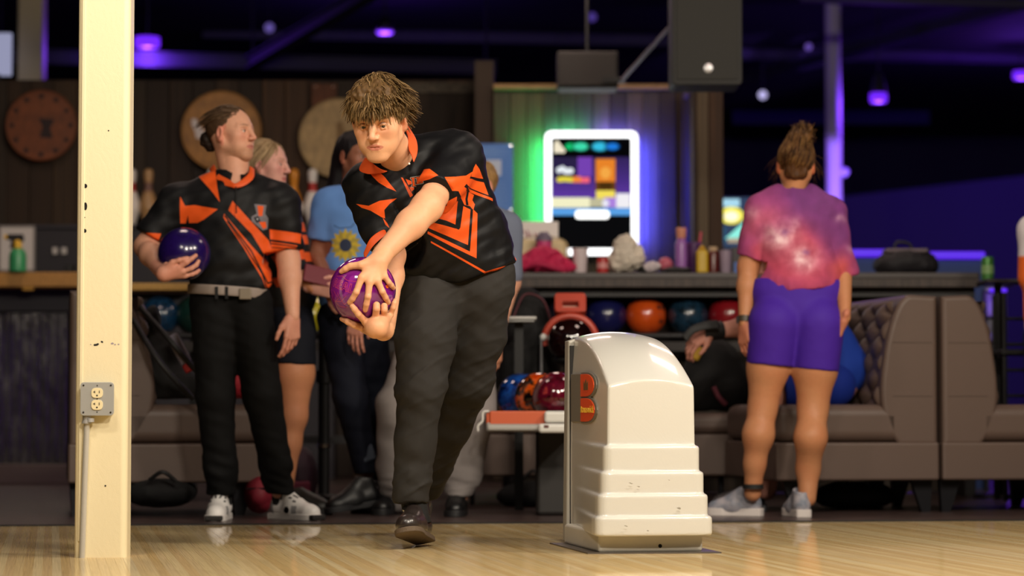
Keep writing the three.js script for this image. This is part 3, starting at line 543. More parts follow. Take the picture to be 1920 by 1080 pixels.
{ // low bench behind the ball tray
  const p = P(1120, 768, 12.0), g = thing('low_bench', 'dark brown low bench behind the ball tray and white hood', 'bench', [p.x, 0, p.z]), w = 540 / SC(12);
  mesh('base', rbox(w, 0.2, 0.6, 0.012, 0, 0.144 + 0.1, -0.3), M.leather, g); mesh('cushion', rbox(w, 0.1, 0.62, 0.04, 0, 0.394, -0.3, 5), M.leather, g);
  for (const s of [-1, -0.33, 0.33, 1]) mesh('leg', cyl(0.015, 0.011, 0.146, s * (w / 2 - 0.09), 0.073, -0.12, 10), M.darkMetal, g);
}
// ---- kiosk with a glowing frame
{
  const Z = ZK - 0.24, p = P(1109, 478, Z), s = SC(Z), w = 174 / s, h = 233 / s, g = thing('music_kiosk', 'touchscreen kiosk in a white glowing frame on the wall, throwing green and blue light', 'kiosk', p);
  mesh('body', rbox(w - 0.03, h - 0.02, 0.11, 0.02, 0, h / 2, -0.06), mat(0x0c0c0e, 0.4), g);
  const fr = rrect(w, h, 0.05, 0, h / 2), hole = rrect(w - 0.075, h - 0.075, 0.022, 0, h / 2); fr.holes.push(hole);
  mesh('light_frame', extr(fr, 0.014, 0.003), emis(1, 1, 1, 2.2), g);
  const tx = canvasTex(512, 640, (c) => {
    c.fillStyle = '#050507'; c.fillRect(0, 0, 512, 640);
    const gr = (x, y, r, col) => { const k = c.createRadialGradient(x, y, 0, x, y, r); k.addColorStop(0, col); k.addColorStop(0.55, col); k.addColorStop(1, 'rgba(0,0,0,0)'); c.fillStyle = k; c.fillRect(x - r, y - r, 2 * r, 2 * r); };
    c.save(); c.scale(1, 0.5); gr(130, 110, 60, '#12cf74'); gr(190, 110, 70, '#41e6b4'); gr(310, 110, 75, '#39c8ee'); gr(390, 110, 60, '#1f7fe8'); c.restore();
    fillP(c, '#fff3d6', [[40, 15], [95, 80], [85, 92], [20, 92], [20, 40]]);
    const k = c.createLinearGradient(0, 115, 0, 370); k.addColorStop(0, '#35265c'); k.addColorStop(0.5, '#4a2f86'); k.addColorStop(1, '#6a3fb0'); c.fillStyle = k; c.fillRect(6, 115, 500, 255);
    c.fillStyle = '#2c2348'; c.fillRect(6, 115, 160, 120);
    c.fillStyle = '#7a45b8'; c.fillRect(170, 115, 90, 110);
    c.lineCap = 'round'; lineP(c, '#f4fbff', 34, [[52, 190], [74, 182], [96, 196], [128, 194]]);
    lineP(c, '#f2e040', 30, [[52, 244], [84, 240], [130, 244]]); c.fillStyle = '#ff8a3a'; c.fillRect(140, 225, 50, 36); c.fillStyle = '#ff6a80'; c.fillRect(190, 230, 55, 32);
    c.fillStyle = '#6b3f1c'; c.fillRect(280, 122, 130, 190); c.fillStyle = '#f28a2c'; c.fillRect(284, 126, 122, 130); c.fillStyle = '#ffb04a'; c.beginPath(); c.arc(345, 205, 34, 0, 6.3); c.fill(); c.fillStyle = '#4a3010'; c.fillRect(305, 258, 80, 40);
    c.fillStyle = '#ffe860'; c.fillRect(285, 305, 120, 46);
    c.fillStyle = '#fffbd0'; c.fillRect(6, 345, 240, 58); c.fillStyle = '#c9c3a0'; c.fillRect(246, 350, 90, 50); c.fillStyle = '#b58ae8'; c.fillRect(336, 345, 100, 58);
    c.fillStyle = '#fdfaff'; c.fillRect(412, 322, 88, 82); c.fillStyle = '#f2f0ff'; c.beginPath(); c.arc(345, 378, 22, 0, 6.3); c.fill();
    c.fillStyle = '#5ea8f0'; c.fillRect(0, 405, 512, 42); c.fillStyle = '#0a0a0c'; c.fillRect(0, 447, 512, 193);
  });
  const sm = new THREE.MeshPhysicalMaterial({ color: 0x000000, roughness: 0.9, specularIntensity: 0.05, emissive: 0xffffff, emissiveMap: tx, emissiveIntensity: 0.95 });
  mesh('screen', new THREE.PlaneGeometry(w - 0.07, h - 0.07).translate(0, h / 2, 0.003), sm, g);
  mesh('coin_light', extr(rrect(0.21, 0.05, 0.022, 0.005, h * 0.325), 0.008, 0.002).translate(0, 0, 0.004), emis(1, 1, 0.97, 2), g);
  mesh('wall_mount', box(w * 0.6, h * 0.6, 0.14, 0, h / 2, -0.16), M.black, g);
  // light strips on the back edges
  const strip = (x, y, sw, sh, col, k, dx, dy) => {
    mesh('led_strip', box(sw, sh, 0.012, x, y, -0.115), emis(...col, 2), g);
    const l = new THREE.RectAreaLight(new THREE.Color().setRGB(...col), k, Math.max(sw, 0.02), Math.max(sh, 0.02)); l.position.set(p.x + x + dx * 0.012, p.y + y + dy * 0.012, p.z - 0.14); l.lookAt(p.x + x + dx * 0.14, p.y + y + dy * 0.14, p.z - 0.28); scene.add(l);
  };
  strip(-w / 2 + 0.008, h * 0.52, 0.012, h * 0.85, [0.03, 1, 0.32], 200, -1, 0);
  strip(w / 2 - 0.008, h * 0.52, 0.012, h * 0.85, [0.05, 0.06, 1], 330, 1, 0);
  strip(-w / 4, h - 0.008, w * 0.4, 0.012, [0.05, 0.9, 0.55], 70, 0, 1);
  strip(w / 4, h - 0.008, w * 0.4, 0.012, [0.12, 0.12, 1], 130, 0, 1);
  const fl = new THREE.RectAreaLight(0xffffff, 2.2, w, h); fl.position.set(p.x, p.y + h / 2, p.z + 0.03); fl.lookAt(p.x, p.y + h / 2, 0); scene.add(fl);
}
{ // blue poster left of the kiosk
  const p = P(922, 333, 15.84), s = SC(15.84), w = 80 / s, h = 128 / s, g = thing('wall_poster', 'light blue poster with a white box on the wall, beside the bowler shoulder', 'poster', p);
  const t = canvasTex(256, 400, (c) => { c.fillStyle = '#4f86d8'; c.fillRect(0, 0, 256, 400); c.fillStyle = '#78a6e6'; for (let i = 0; i < 9; i++) c.fillRect(24, 20 + i * 7, 120 + (i * 53) % 90, 3); c.fillStyle = '#c9d8ee'; c.fillRect(95, 95, 90, 95); c.fillStyle = '#6f9fe4'; for (let i = 0; i < 14; i++) c.fillRect(110, 215 + i * 12, 60 + (i * 37) % 70, 5); });
  mesh('sheet', box(w, h, 0.006), mat(0xffffff, 0.5, { map: t }), g);
  for (const [x, y] of [[-1, 1], [1, 1], [-1, -1], [1, -1]]) mesh('tack', cyl(0.006, 0.006, 0.006, 0, 0, 0, 10).rotateX(Math.PI / 2).translate(x * (w / 2 - 0.012), y * (h / 2 - 0.012), 0.005), M.chrome, g);
  mesh('backing', box(w, h, 0.12, 0, 0, -0.063), M.blackMatte, g);
}
// ---- loudspeakers
{
  const Z = 13, y0 = Yy(157, Z), p = P(1326, 157, Z), w = 128 / SC(Z), g = thing('loudspeaker', 'big dark grey loudspeaker hanging at the top, right of the kiosk', 'loudspeaker', p);
  mesh('cabinet', extr(rrect(w, 0.62, 0.02, 0, 0.31), 0.3, 0.006).translate(0, 0, -0.3), mat(0x2c2c2b, 0.7), g);
  mesh('grille', rbox(w - 0.03, 0.58, 0.012, 0.005, 0, 0.31, 0.008), mat(0x363634, 0.8, { bumpMap: rep(clothBump, 6, 10), bumpScale: 0.001 }), g);
  mesh('badge', lathe([[0, 0], [0.024, 0], [0.024, 0.004], [0, 0.006]]).rotateX(Math.PI / 2).translate(0.005, 0.08, 0.014), mat(0xc9c9cc, 0.3, { metalness: 0.6 }), g);
  mesh('bracket', cyl(0.02, 0.02, 4.4 - p.y - 0.6, 0, (4.4 - p.y + 0.6) / 2, -0.15, 10), M.black, g);
  const q = P(1102, 165, 15.0), g2 = thing('loudspeaker', 'small black box loudspeaker hanging above the kiosk wall', 'loudspeaker', q);
  mesh('cabinet', rbox(115 / SC(15), 70 / SC(15), 0.25, 0.012, 0, 35 / SC(15), -0.12), mat(0x2c2a28, 0.75), g2); mesh('grille', rbox(105 / SC(15), 60 / SC(15), 0.01, 0.004, 0, 35 / SC(15), 0.008), mat(0x33312f, 0.85), g2);
  mesh('bracket', cyl(0.012, 0.012, 4.4 - q.y - 0.2, 0, (4.4 - q.y + 0.2) / 2, -0.12, 10), M.black, g2);
  const a = P(1166, 150, 14.995), b = P(1266, 40, 13.15), c = thing('steel_brace', 'thin slanting brace between the two loudspeakers', 'brace', a); const d = b.clone().sub(a);
  mesh('tube', tube([[0, 0, 0], [d.x / 2, d.y / 2, d.z / 2], [d.x, d.y, d.z]], 0.012, 4, 8), mat(0x5a4a58, 0.6), c); mesh('foot', box(0.14, 0.03, 0.05, -0.05, 0, 0.0), M.black, c);
}
// ---- table leg and bags between the people
{
  const p = P(607, 898, 12.2), g = thing('pedestal_table', 'black pedestal table leg with a chrome ring behind the blue shirt', 'table', [p.x, 0, p.z]);
  mesh('pole', cyl(0.028, 0.028, 0.82, 0, 0.42, 0), M.black, g); mesh('ring', cyl(0.033, 0.033, 0.02, 0, 0.285, 0), M.chrome, g); mesh('collar', cyl(0.04, 0.04, 0.06, 0, 0.62, 0), M.black, g);
  for (let i = 0; i < 4; i++) { const a = 0.4 + i * 1.5708; mesh('foot', (() => { const q = rbox(0.24, 0.035, 0.05, 0.012, 0.12, 0.03, 0); return q.rotateZ(-0.04).rotateY(a).translate(0, 0.006, 0); })(), M.black, g); }
  mesh('top', rbox(0.3, 0.02, 0.3, 0.006, -0.02, 0.83, 0), M.black, g);
}
// soft bags made as fields
function softBag(name, label, cat, prims, m, opt = {}) {
  const F = new Field(); let lo = V(1e9, 1e9, 1e9);
  for (const [px, py, Z, rx, ry, rz, tilt = 0] of prims) F.ell(P(px, py, Z), V(rx / SC(Z), ry / SC(Z), rz), 0.06, new THREE.Quaternion().setFromAxisAngle(V(0, 0, 1), tilt));
  if (opt.floor !== undefined) F.cut(V(0, opt.floor, 0), V(0, -1, 0), 0.02);
  const cr = opt.crumple ?? 0; F.disp = (x, y, z) => 0.012 * fbm(x * 9, y * 9, z * 9) + 0.004 * N3(x * 40, y * 40, z * 40) + cr * (Math.abs(N3(x * 16 + 3, y * 16, z * 16)) + 0.5 * Math.abs(N3(x * 37, y * 37 + 5, z * 37)));
  const g = F.mesh(opt.cell ?? 0.012, 0.03), c = P(prims[0][0], prims[0][1], prims[0][2]); if (opt.floor !== undefined) c.y = opt.floor;
  const t = thing(name, label, cat, c); mesh(opt.part ?? 'body', g.translate(-c.x, -c.y, -c.z), m, t);
  return [t, c];
}
{
  const SEAT = 0.508;
  let [t, c] = softBag('backpack', 'black backpack slumped on the sofa between cream column and ponytailed man', 'bag', [[300, 690, 11.0, 42, 72, 0.16, -0.35], [276, 625, 11.0, 20, 55, 0.1, -0.25], [335, 725, 10.95, 44, 36, 0.14]], M.blackMatte, { floor: SEAT });
  const strap = (a, b, d) => mesh('strap', tube([P(...a).sub(c), P(...b).sub(c), P(...d).sub(c)], 0.012, 20, 8), mat(0x141416, 0.6), t);
  strap([262, 575, 10.85], [320, 640, 10.7], [372, 700, 10.72]); strap([250, 600, 10.8], [300, 680, 10.68], [362, 748, 10.74]);
  mesh('grey_panel', rbox(0.05, 0.14, 0.02, 0.009, 0, 0, 0).rotateZ(0.5).translate(...P(336, 655, 10.74).sub(c).toArray()), mat(0x8d8796, 0.7), t);
  mesh('red_tag', rbox(0.035, 0.04, 0.02, 0.008, 0, 0, 0).rotateZ(0.5).translate(...P(352, 690, 10.73).sub(c).toArray()), mat(0xb01d1a, 0.6), t);
  [t, c] = softBag('duffel_bag', 'red and black duffel bag showing between the legs of the ponytailed man', 'bag', [[440, 722, 11.0, 30, 36, 0.12], [462, 728, 11.0, 22, 26, 0.12]], mat(0xa0182a, 0.7), { floor: SEAT });
  mesh('handle', tube([P(420, 690, 10.9).sub(c), P(440, 660, 10.88).sub(c), P(462, 690, 10.9).sub(c)], 0.01, 16, 8), M.black, t);
  [t, c] = softBag('shoe_bag', 'black shoe bag on the floor under the left sofa', 'bag', [[300, 922, 10.9, 70, 30, 0.16]], M.blackMatte, { floor: 0.0 });
  mesh('handle', tube([P(280, 900, 10.72).sub(c), P(305, 885, 10.7).sub(c), P(330, 902, 10.72).sub(c)], 0.009, 16, 8), M.black, t);
  [t, c] = softBag('gym_bag', 'dark plum bag on the floor behind the bare legs of the blonde woman', 'bag', [[566, 895, 11.9, 30, 58, 0.12]], mat(0x2e1424, 0.7), { floor: 0.0 });
  mesh('pocket', rbox(0.1, 0.09, 0.03, 0.012, 0, 0.08, 0.11), mat(0x6a1a34, 0.7), t);
  [t, c] = softBag('bowling_bag', 'maroon floor bag between the white shoes of the ponytailed man', 'bag', [[488, 925, 10.95, 30, 38, 0.12]], mat(0x7a1226, 0.65), { floor: 0.0 });
  mesh('zip', box(0.1, 0.006, 0.004, 0, 0.12, 0.11), M.darkMetal, t);
  [t, c] = softBag('backpack', 'large black round-topped backpack behind the bowler, left of the red cradle', 'bag', [[985, 630, 11.9, 54, 92, 0.15], [965, 690, 11.9, 40, 70, 0.15], [1010, 690, 11.9, 40, 60, 0.15]], M.blackMatte, { floor: 0.44 });
  mesh('piping', tube([P(960, 600, 11.68).sub(c), P(985, 552, 11.7).sub(c), P(1015, 560, 11.7).sub(c), P(1036, 610, 11.72).sub(c)], 0.006, 24, 6), mat(0x4a1420, 0.6), t);
  [t, c] = softBag('duffel_bag', 'large black duffel bag on the bench between hood and purple shorts', 'bag', [[1340, 700, 12.2, 56, 66, 0.15], [1306, 735, 12.2, 36, 46, 0.14], [1372, 735, 12.2, 36, 46, 0.14]], M.blackMatte, { floor: 0.45 });
  mesh('yellow_patch', rbox(0.05, 0.07, 0.03, 0.012).rotateZ(-0.5).translate(...P(1306, 662, 12.06).sub(c).toArray()), mat(0xb38a22, 0.7), t);
  mesh('pink_strap', tube([P(1338, 725, 12.03).sub(c), P(1348, 745, 12.03).sub(c), P(1360, 758, 12.05).sub(c)], 0.012, 12, 8), mat(0x7a3a48, 0.7), t);
  const fl = (px, Z, lab, w) => { const [b, q] = softBag('shoe_bag', lab, 'bag', [[px, 930, Z, w, 28, 0.14]], M.blackMatte, { floor: 0.0 }); mesh('handle', tube([V(-0.06, 0.12, 0.08), V(0, 0.17, 0.08), V(0.06, 0.12, 0.08)], 0.008, 12, 8), M.black, b); };
  fl(1000, 12.0, 'black bag on the floor under the low bench, left of the hood', 70); fl(1600, 11.7, 'black bag on the floor under the right sofa', 80);
  // thin white tray
  const q = P(973, 596, 11.42), w = thing('serving_tray', 'thin white tray edge jutting out behind the bowler, above the ball tray', 'tray', q);
  mesh('plate', rbox(0.16, 0.012, 0.2, 0.005, 0, 0, -0.1), M.whitePlastic, w); mesh('rim', rbox(0.14, 0.008, 0.2, 0.003, 0.0, -0.014, -0.1), M.galv, w); mesh('support', box(0.04, q.y - 0.012, 0.04, 0, -q.y / 2 - 0.006, -0.1), M.black, w);
}

// ------------------------------------------------------------------ ball return
const droid = await new FontLoader().loadAsync('fonts/droid/droid_sans_bold.typeface.json');
{
  const Z = 8.08, p = P(1222, 1035, Z), g = thing('ball_return_hood', 'pale grey plastic ball return hood with stepped front and orange badge', 'ball return', [p.x, 0, p.z], LANE);
  const hoodM = mat(0xcfcdc5, 0.3, { clearcoat: 0.7, clearcoatRoughness: 0.08, bumpMap: rep(speckTex, 2, 2), bumpScale: 0.0003 });
  const smax = (a, b, k) => -smin(-a, -b, k), D = 0.585;
  const F = new Field(); F.lo = [-0.22, 0.03, -0.62]; F.hi = [0.22, 0.75, 0.085];
  const T = [[0.345, 0.0], [0.262, 0.0115], [0.19, 0.0225], [0.12, 0.034]];
  F.d = (x, y, z) => {
    const ax = Math.abs(x), fz = clamp((z + 0.02) / 0.5 + 1, 0, 1);
    let hw = 0.1415 + 0.004 * clamp((0.7 - y) / 0.4), t = clamp((z + D) / D, 0, 1);
    hw -= 0.01 * sstep(0.5, 0.72, y);
    const top = 0.536 + 0.168 * (1 - t * t) + 0.024 * (1 - (x / 0.14) ** 2);
    const slope = 2 * 0.168 * t / D;
    let d = smax(smax(ax - hw, (y - top) / Math.sqrt(1 + slope * slope), 0.008), smax(z - 0.006 * (1 - (x / 0.14) ** 2), -D - z, 0.008), 0.009);
    for (const [y1, s] of T) {
      const st = 0.016 + s, side = 0.143 + st * fz;
      let e = smax(ax - side, smax(z - 0.02 - s - 0.004 * (1 - (x / 0.15) ** 2), -D - z, 0.01), 0.03);
      e = smax(e, y - y1 - 0.012 * (1 - fz), 0.012); d = smin(d, e, 0.005);
    }
    return smax(d, 0.056 - y, 0.01);
  };
  mesh('hood', metreUV(F.mesh(0.004, 0.0)), hoodM, g);
  mesh('plinth', rbox(0.345, 0.07, 0.55, 0.012, 0, 0.036, -0.285), mat(0xcfcabd, 0.35), g);
  mesh('back_seam', box(0.292, 0.64, 0.012, 0, 0.36, -D - 0.003), mat(0x1d1b1a, 0.6), g);
  mesh('rear_hood', (() => { const q = extr((() => { const s = new THREE.Shape(); s.moveTo(-0.15, 0.02); s.lineTo(0.15, 0.02); s.lineTo(0.142, 0.69); s.quadraticCurveTo(0, 0.742, -0.142, 0.69); s.closePath(); return s; })(), 0.05, 0.008).translate(0, 0, -D - 0.065); return q; })(), mat(0xa8a49a, 0.4), g);
  mesh('floor_plate', extr(poly([[-0.215, 0.02], [0.215, -0.02], [0.222, 0.64], [-0.215, 0.64]]), 0.004).rotateX(-Math.PI / 2).translate(0, 0, 0.04), mat(0x6b6560, 0.4, { metalness: 0.6 }), g);
  mesh('bolt_hole', cyl(0.006, 0.006, 0.004, 0, 0, 0, 14).rotateX(Math.PI / 2).translate(0.03, 0.022, -0.009), M.blackMatte, g);
  // scuffs on the lower steps
  const sc = mat(0x8f8a7c, 0.7);
  for (const [x, y, r] of [[-0.08, 0.225, 0.006], [-0.055, 0.215, 0.005], [0.075, 0.145, 0.008], [0.045, 0.235, 0.003], [-0.1, 0.09, 0.006], [-0.03, 0.075, 0.004]]) { const pts = []; for (let i = 0; i < 8; i++) { const a = i / 8 * 6.28; pts.push([Math.cos(a + 0.6) * r * rr(0.5, 1.5), Math.sin(a) * r * rr(0.25, 0.6)]); } mesh('scuff', extr(poly(pts), 0.0006).translate(x, y, y > 0.2 ? 0.0505 : y > 0.13 ? 0.0615 : 0.0725), sc, g); }
  // badge on the left side: grey spine and two orange lobes
  const bd = new THREE.Group(); bd.name = 'badge'; g.add(bd); bd.position.set(-0.1465, 0.5, -0.36); bd.rotation.y = -Math.PI / 2; bd.scale.x = 1.75;
  const orange = mat(0xe8521c, 0.35), spine = mat(0x77736a, 0.5);
  const lobe = (y, h, w) => { const s = new THREE.Shape(); s.moveTo(0, y - h / 2); s.lineTo(w * 0.35, y - h / 2); s.bezierCurveTo(w * 1.22, y - h / 2, w * 1.22, y + h / 2, w * 0.35, y + h / 2); s.lineTo(0, y + h / 2); s.closePath(); return s; };
  const surround = (y, h, w) => lobe(y, h + 0.012, w + 0.022);
  for (const [y, h, w] of [[0.041, 0.073, 0.115], [-0.041, 0.076, 0.12]]) { mesh('lobe_surround', extr(surround(y, h, w), 0.003, 0.001).translate(-0.02, 0, -0.002), spine, bd); mesh('lobe', extr(lobe(y, h, w), 0.004, 0.001).translate(-0.015, 0, 0), orange, bd); }
  mesh('spine', rbox(0.1, 0.162, 0.006, 0.002, -0.062, 0, 0), spine, bd);
  mesh('lettering', new TextGeometry('Brunswick', { font: droid, size: 0.02, depth: 0.001, curveSegments: 3 }).scale(0.85, 1.05, 1).translate(-0.012, -0.05, 0.006), mat(0xf2c53a, 0.5), bd);
  mesh('crown_mark', extr(poly([[0.012, 0.025], [0.05, 0.025], [0.05, 0.055], [0.042, 0.045], [0.031, 0.062], [0.02, 0.045], [0.012, 0.055]]), 0.001).translate(0.005, 0, 0.0055), mat(0x6a4a24, 0.6), bd);
}
{ // ball tray behind the hood, same axis
  const Z = 10.62, p = P(998, 790, Z), g = thing('ball_tray', 'ball tray with orange lining and white end cap beside the hood, holding three balls', 'ball rack', [p.x, 0, p.z]);
  const s = SC(Z), yTop = Yy(771, Z), w = 0.39;
  const yl = yTop - 0.002;
  mesh('tray_bed', rbox(w, 0.04, 0.72, 0.01, 0, yl - 0.065, -0.34), mat(0x8f8b86, 0.45), g);
  mesh('front_lining', rbox(w - 0.03, 0.058, 0.02, 0.006, 0, yl - 0.026, 0.01), mat(0xc65a34, 0.45), g);
  mesh('front_rim', rbox(w, 0.026, 0.03, 0.01, 0.004, yl - 0.068, 0.012), mat(0xa6a39d, 0.4), g);
  for (const t of [-1, 1]) mesh('side_lining', rbox(0.016, 0.05, 0.7, 0.006, t * (w / 2 - 0.008), yl - 0.028, -0.34), mat(0xc65a34, 0.45), g);
  mesh('wire_end', tube([[-w / 2 + 0.012, yl + 0.002, 0.02], [-w / 2 - 0.012, yl - 0.002, 0.02], [-w / 2 - 0.016, yl - 0.04, 0.02], [-w / 2 - 0.034, yl - 0.06, 0.02], [-w / 2 - 0.034, yl - 0.082, 0.02]], 0.005, 20, 8), M.whitePlastic, g);
  mesh('end_cap', merged([rbox(0.16, 0.05, 0.1, 0.014, 0.13, yl - 0.022, 0.02), rbox(0.2, 0.04, 0.13, 0.014, 0.125, yl - 0.07, 0.03)]), mat(0xd6d5d0, 0.3), g);
  mesh('cap_slot', rbox(0.02, 0.012, 0.004, 0.0015, 0.058, yl - 0.062, 0.096), mat(0x5a2c28, 0.5), g);
  mesh('pedestal', rbox(0.16, yl - 0.08, 0.4, 0.02, 0.1, (yl - 0.08) / 2, -0.5), mat(0x24211f, 0.6), g);
  // balls in the tray
  const b = (px, z, lab, cols, sd, hs) => { const q = P(px, 741, z); bowlingBall([q.x, yl - 0.045 + BALL, q.z], lab, 0, { map: swirl(cols, 2.2, 4, sd), group: 'balls in the tray', rough: 0.1, turn: sd }); };
  b(977, 11.16, 'blue and black swirl bowling ball at the far left of the ball tray', [[0.02, 0.03, 0.06], [0.05, 0.16, 0.42], [0.1, 0.3, 0.62], [0.02, 0.02, 0.03]], 2);
  b(1011, 10.965, 'orange and black swirl bowling ball in the middle of the ball tray', [[0.03, 0.02, 0.02], [0.05, 0.03, 0.03], [0.8, 0.34, 0.08], [0.72, 0.2, 0.04]], 4.2);
  b(1045, 10.77, 'maroon swirl bowling ball in the ball tray beside the hood', [[0.1, 0.01, 0.03], [0.3, 0.03, 0.1], [0.36, 0.04, 0.14], [0.8, 0.36, 0.24]], 7.7);
  // raised red cradle with a dark ball
  const q = P(1070, 640, 11.6), c = thing('ball_cradle', 'red plastic ball cradle with a square handle behind the hood', 'ball cradle', [q.x, 0, q.z]);
  const r = BALL + 0.012, red = mat(0xb4402c, 0.35);
  mesh('arch', new THREE.TorusGeometry(r, 0.018, 10, 40, Math.PI * 1.1).rotateZ(-0.15).translate(0, q.y, -0.06), red, c);
  const fr = rrect(0.135, 0.085, 0.014, 0, 0); fr.holes.push(rrect(0.085, 0.04, 0.008, 0, -0.01));
  mesh('handle', extr(fr, 0.05, 0.006).rotateX(-0.35).translate(0, q.y + r + 0.045, -0.11), red, c);
  mesh('grip_plate', rbox(0.08, 0.038, 0.02, 0.006, 0, q.y + r + 0.03, -0.1), mat(0xc98a78, 0.3), c);
  for (const t of [-1, 1]) { mesh('clamp', new THREE.SphereGeometry(0.017, 14, 10).translate(t * (r + 0.006), q.y + 0.02, -0.03), M.whitePlastic, c); mesh('upright', cyl(0.008, 0.008, q.y + 0.02, t * (r + 0.016), (q.y + 0.02) / 2, -0.03, 10), mat(0x8a8a8e, 0.3, { metalness: 0.8 }), c); }
  mesh('cup', lathe([[0.03, 0], [0.08, 0.012], [0.09, 0.03], [0.085, 0.034], [0.07, 0.02], [0.03, 0.012]]).translate(0, q.y - BALL - 0.006, 0), M.black, c);
  mesh('stem', cyl(0.03, 0.04, q.y - BALL, 0, (q.y - BALL) / 2, 0), M.black, c); mesh('foot', cyl(0.13, 0.15, 0.02, 0, 0.01, 0), M.black, c);
  bowlingBall([q.x, q.y + 0.002, q.z], 'glossy dark maroon bowling ball sitting in the red cradle', 0, { map: swirl([[0.03, 0.015, 0.015], [0.1, 0.02, 0.02], [0.02, 0.012, 0.012]], 2, 3, 9), rough: 0.08 });
}
// ------------------------------------------------------------------ things on the long counter
function onCounter(px, z = -13.45) { return [X(px, -z), CT, z]; }
const can = (r, h) => lathe([[0, 0], [r * 0.75, 0], [r, h * 0.06], [r, h * 0.92], [r * 0.82, h], [r * 0.78, h * 0.985], [0, h * 0.985]], 24);
const cupG = (r1, r2, h) => lathe([[0, 0], [r1, 0], [r2, h], [r2 * 1.03, h], [r2 * 1.03, h * 0.985], [r2 * 0.97, h * 0.98], [r1 * 0.94, 0.004], [0, 0.004]], 28);
{
  const px = 1 / SC(13.4); // a photo pixel at the counter, in metres
  let t = thing('table_sign', 'white card sign with red lettering standing on the counter, left of the kiosk', 'sign', onCounter(1008, -13.75));
  const st = canvasTex(256, 160, (c) => { c.fillStyle = '#ece4e2'; c.fillRect(0, 0, 256, 160); c.lineCap = 'round'; for (const q of [[[42, 46], [66, 78]], [[66, 46], [74, 78]], [[84, 60], [88, 80]], [[110, 60], [116, 78]], [[124, 62], [132, 78]]]) lineP(c, '#a8707c', 9, q); for (const q of [[[150, 76], [166, 54], [186, 54], [196, 76]], [[46, 102], [110, 104]]]) lineP(c, '#b79aa8', 8, q); });
  mesh('card', box(80 * px, 62 * px, 0.006, 0, 78 * px, 0), mat(0xffffff, 0.5, { map: st }), t); mesh('holder', box(12 * px, 50 * px, 0.006, 0, 25 * px, 0), M.whitePlastic, t); mesh('foot', box(30 * px, 0.006, 0.08, 0, 0.003, 0), M.whitePlastic, t);
  t = thing('seat_cushion', 'cream padded chair back behind the pink jacket', 'cushion', onCounter(1015, -13.62));
  mesh('pad', rbox(98 * px, 72 * px, 0.08, 0.035, 0, 36 * px, 0, 6), mat(0xd9c69a, 0.6), t); mesh('piping', tube([[-46 * px, 4 * px, 0.04], [-46 * px, 66 * px, 0.04], [46 * px, 66 * px, 0.04], [46 * px, 4 * px, 0.04]], 0.004, 40, 6), mat(0xb7a478, 0.6), t);
  t = thing('drink_tumbler', 'pink tumbler with a grey lid rising behind the pink jacket', 'tumbler', onCounter(1020, -13.5));
  mesh('cup', cupG(0.038, 0.043, 0.19), mat(0xc8457e, 0.4), t); mesh('lid', lathe([[0.046, 0.185], [0.046, 0.205], [0.03, 0.222], [0.022, 0.235], [0, 0.235]]), mat(0x6f6378, 0.5), t);
  { const [b] = softBag('jacket', 'crumpled hot pink jacket heaped on the counter', 'jacket', [[1018, 492, 13.36, 52, 22, 0.1], [985, 502, 13.36, 28, 12, 0.08], [1058, 502, 13.36, 30, 10, 0.08], [1022, 478, 13.36, 28, 18, 0.08]], mat(0xc01c50, 0.75), { floor: CT, cell: 0.007, part: 'cloth', crumple: 0.026 });
    b.children[0].geometry.computeVertexNormals(); mesh('sleeve', tube([[-0.12, 0.03, 0.06], [-0.03, 0.05, 0.09], [0.06, 0.03, 0.08], [0.12, 0.015, 0.06]], 0.016, 24, 10), mat(0xb01848, 0.75), b); }
  t = thing('paper_cup', 'tall white paper cup right of the pink jacket', 'cup', onCounter(1088, -13.36)); mesh('cup', cupG(0.033, 0.041, 0.135), mat(0xd9c9cc, 0.5), t); mesh('rim', new THREE.TorusGeometry(0.041, 0.003, 8, 28).rotateX(Math.PI / 2).translate(0, 0.135, 0), mat(0xe3d8d8, 0.5), t);
  t = thing('drink_can', 'small red drink can between white cup and crumpled paper bag', 'can', onCounter(1130, -13.36)); mesh('body', can(0.031, 0.088), mat(0xb02424, 0.35), t); mesh('panel', lathe([[0.0315, 0.03], [0.0315, 0.06]], 24), mat(0xd08a88, 0.4), t);
  { const [b] = softBag('paper_bag', 'crumpled white paper bag with a peaked top on the counter', 'bag', [[1172, 487, 13.4, 30, 27, 0.08], [1176, 458, 13.4, 17, 20, 0.05, 0.4], [1196, 482, 13.4, 14, 20, 0.06], [1155, 495, 13.4, 14, 16, 0.05], [1168, 470, 13.4, 20, 22, 0.06]], mat(0xd6cbbb, 0.55), { floor: CT, cell: 0.006, part: 'paper', crumple: 0.03 }); mesh('rolled_edge', tube([[-0.02, 0.17, 0.01], [0.0, 0.19, 0.02], [0.03, 0.175, 0.01]], 0.006, 12, 6), mat(0xc9bfae, 0.6), b); }
  { const [b] = softBag('crumpled_napkin', 'small crumpled white napkin on the counter, right of the paper bag', 'napkin', [[1226, 500, 13.34, 14, 9, 0.04], [1216, 503, 13.34, 10, 6, 0.03]], mat(0xd0c4c8, 0.6), { floor: CT, cell: 0.005, part: 'paper', crumple: 0.02 });
    const [b2] = softBag('snack_wrapper', 'small pink snack wrapper on the counter beside the napkin', 'wrapper', [[1247, 496, 13.4, 14, 13, 0.04]], mat(0xb9586c, 0.45), { floor: CT, cell: 0.005, part: 'foil' }); }
  { const [b] = softBag('phone_pouch', 'flat black pouch lying on the counter beside the purple bottle', 'pouch', [[1268, 507, 13.34, 30, 7, 0.05], [1206, 506, 13.36, 12, 8, 0.05]], M.black, { floor: CT, cell: 0.006, part: 'pouch' }); }
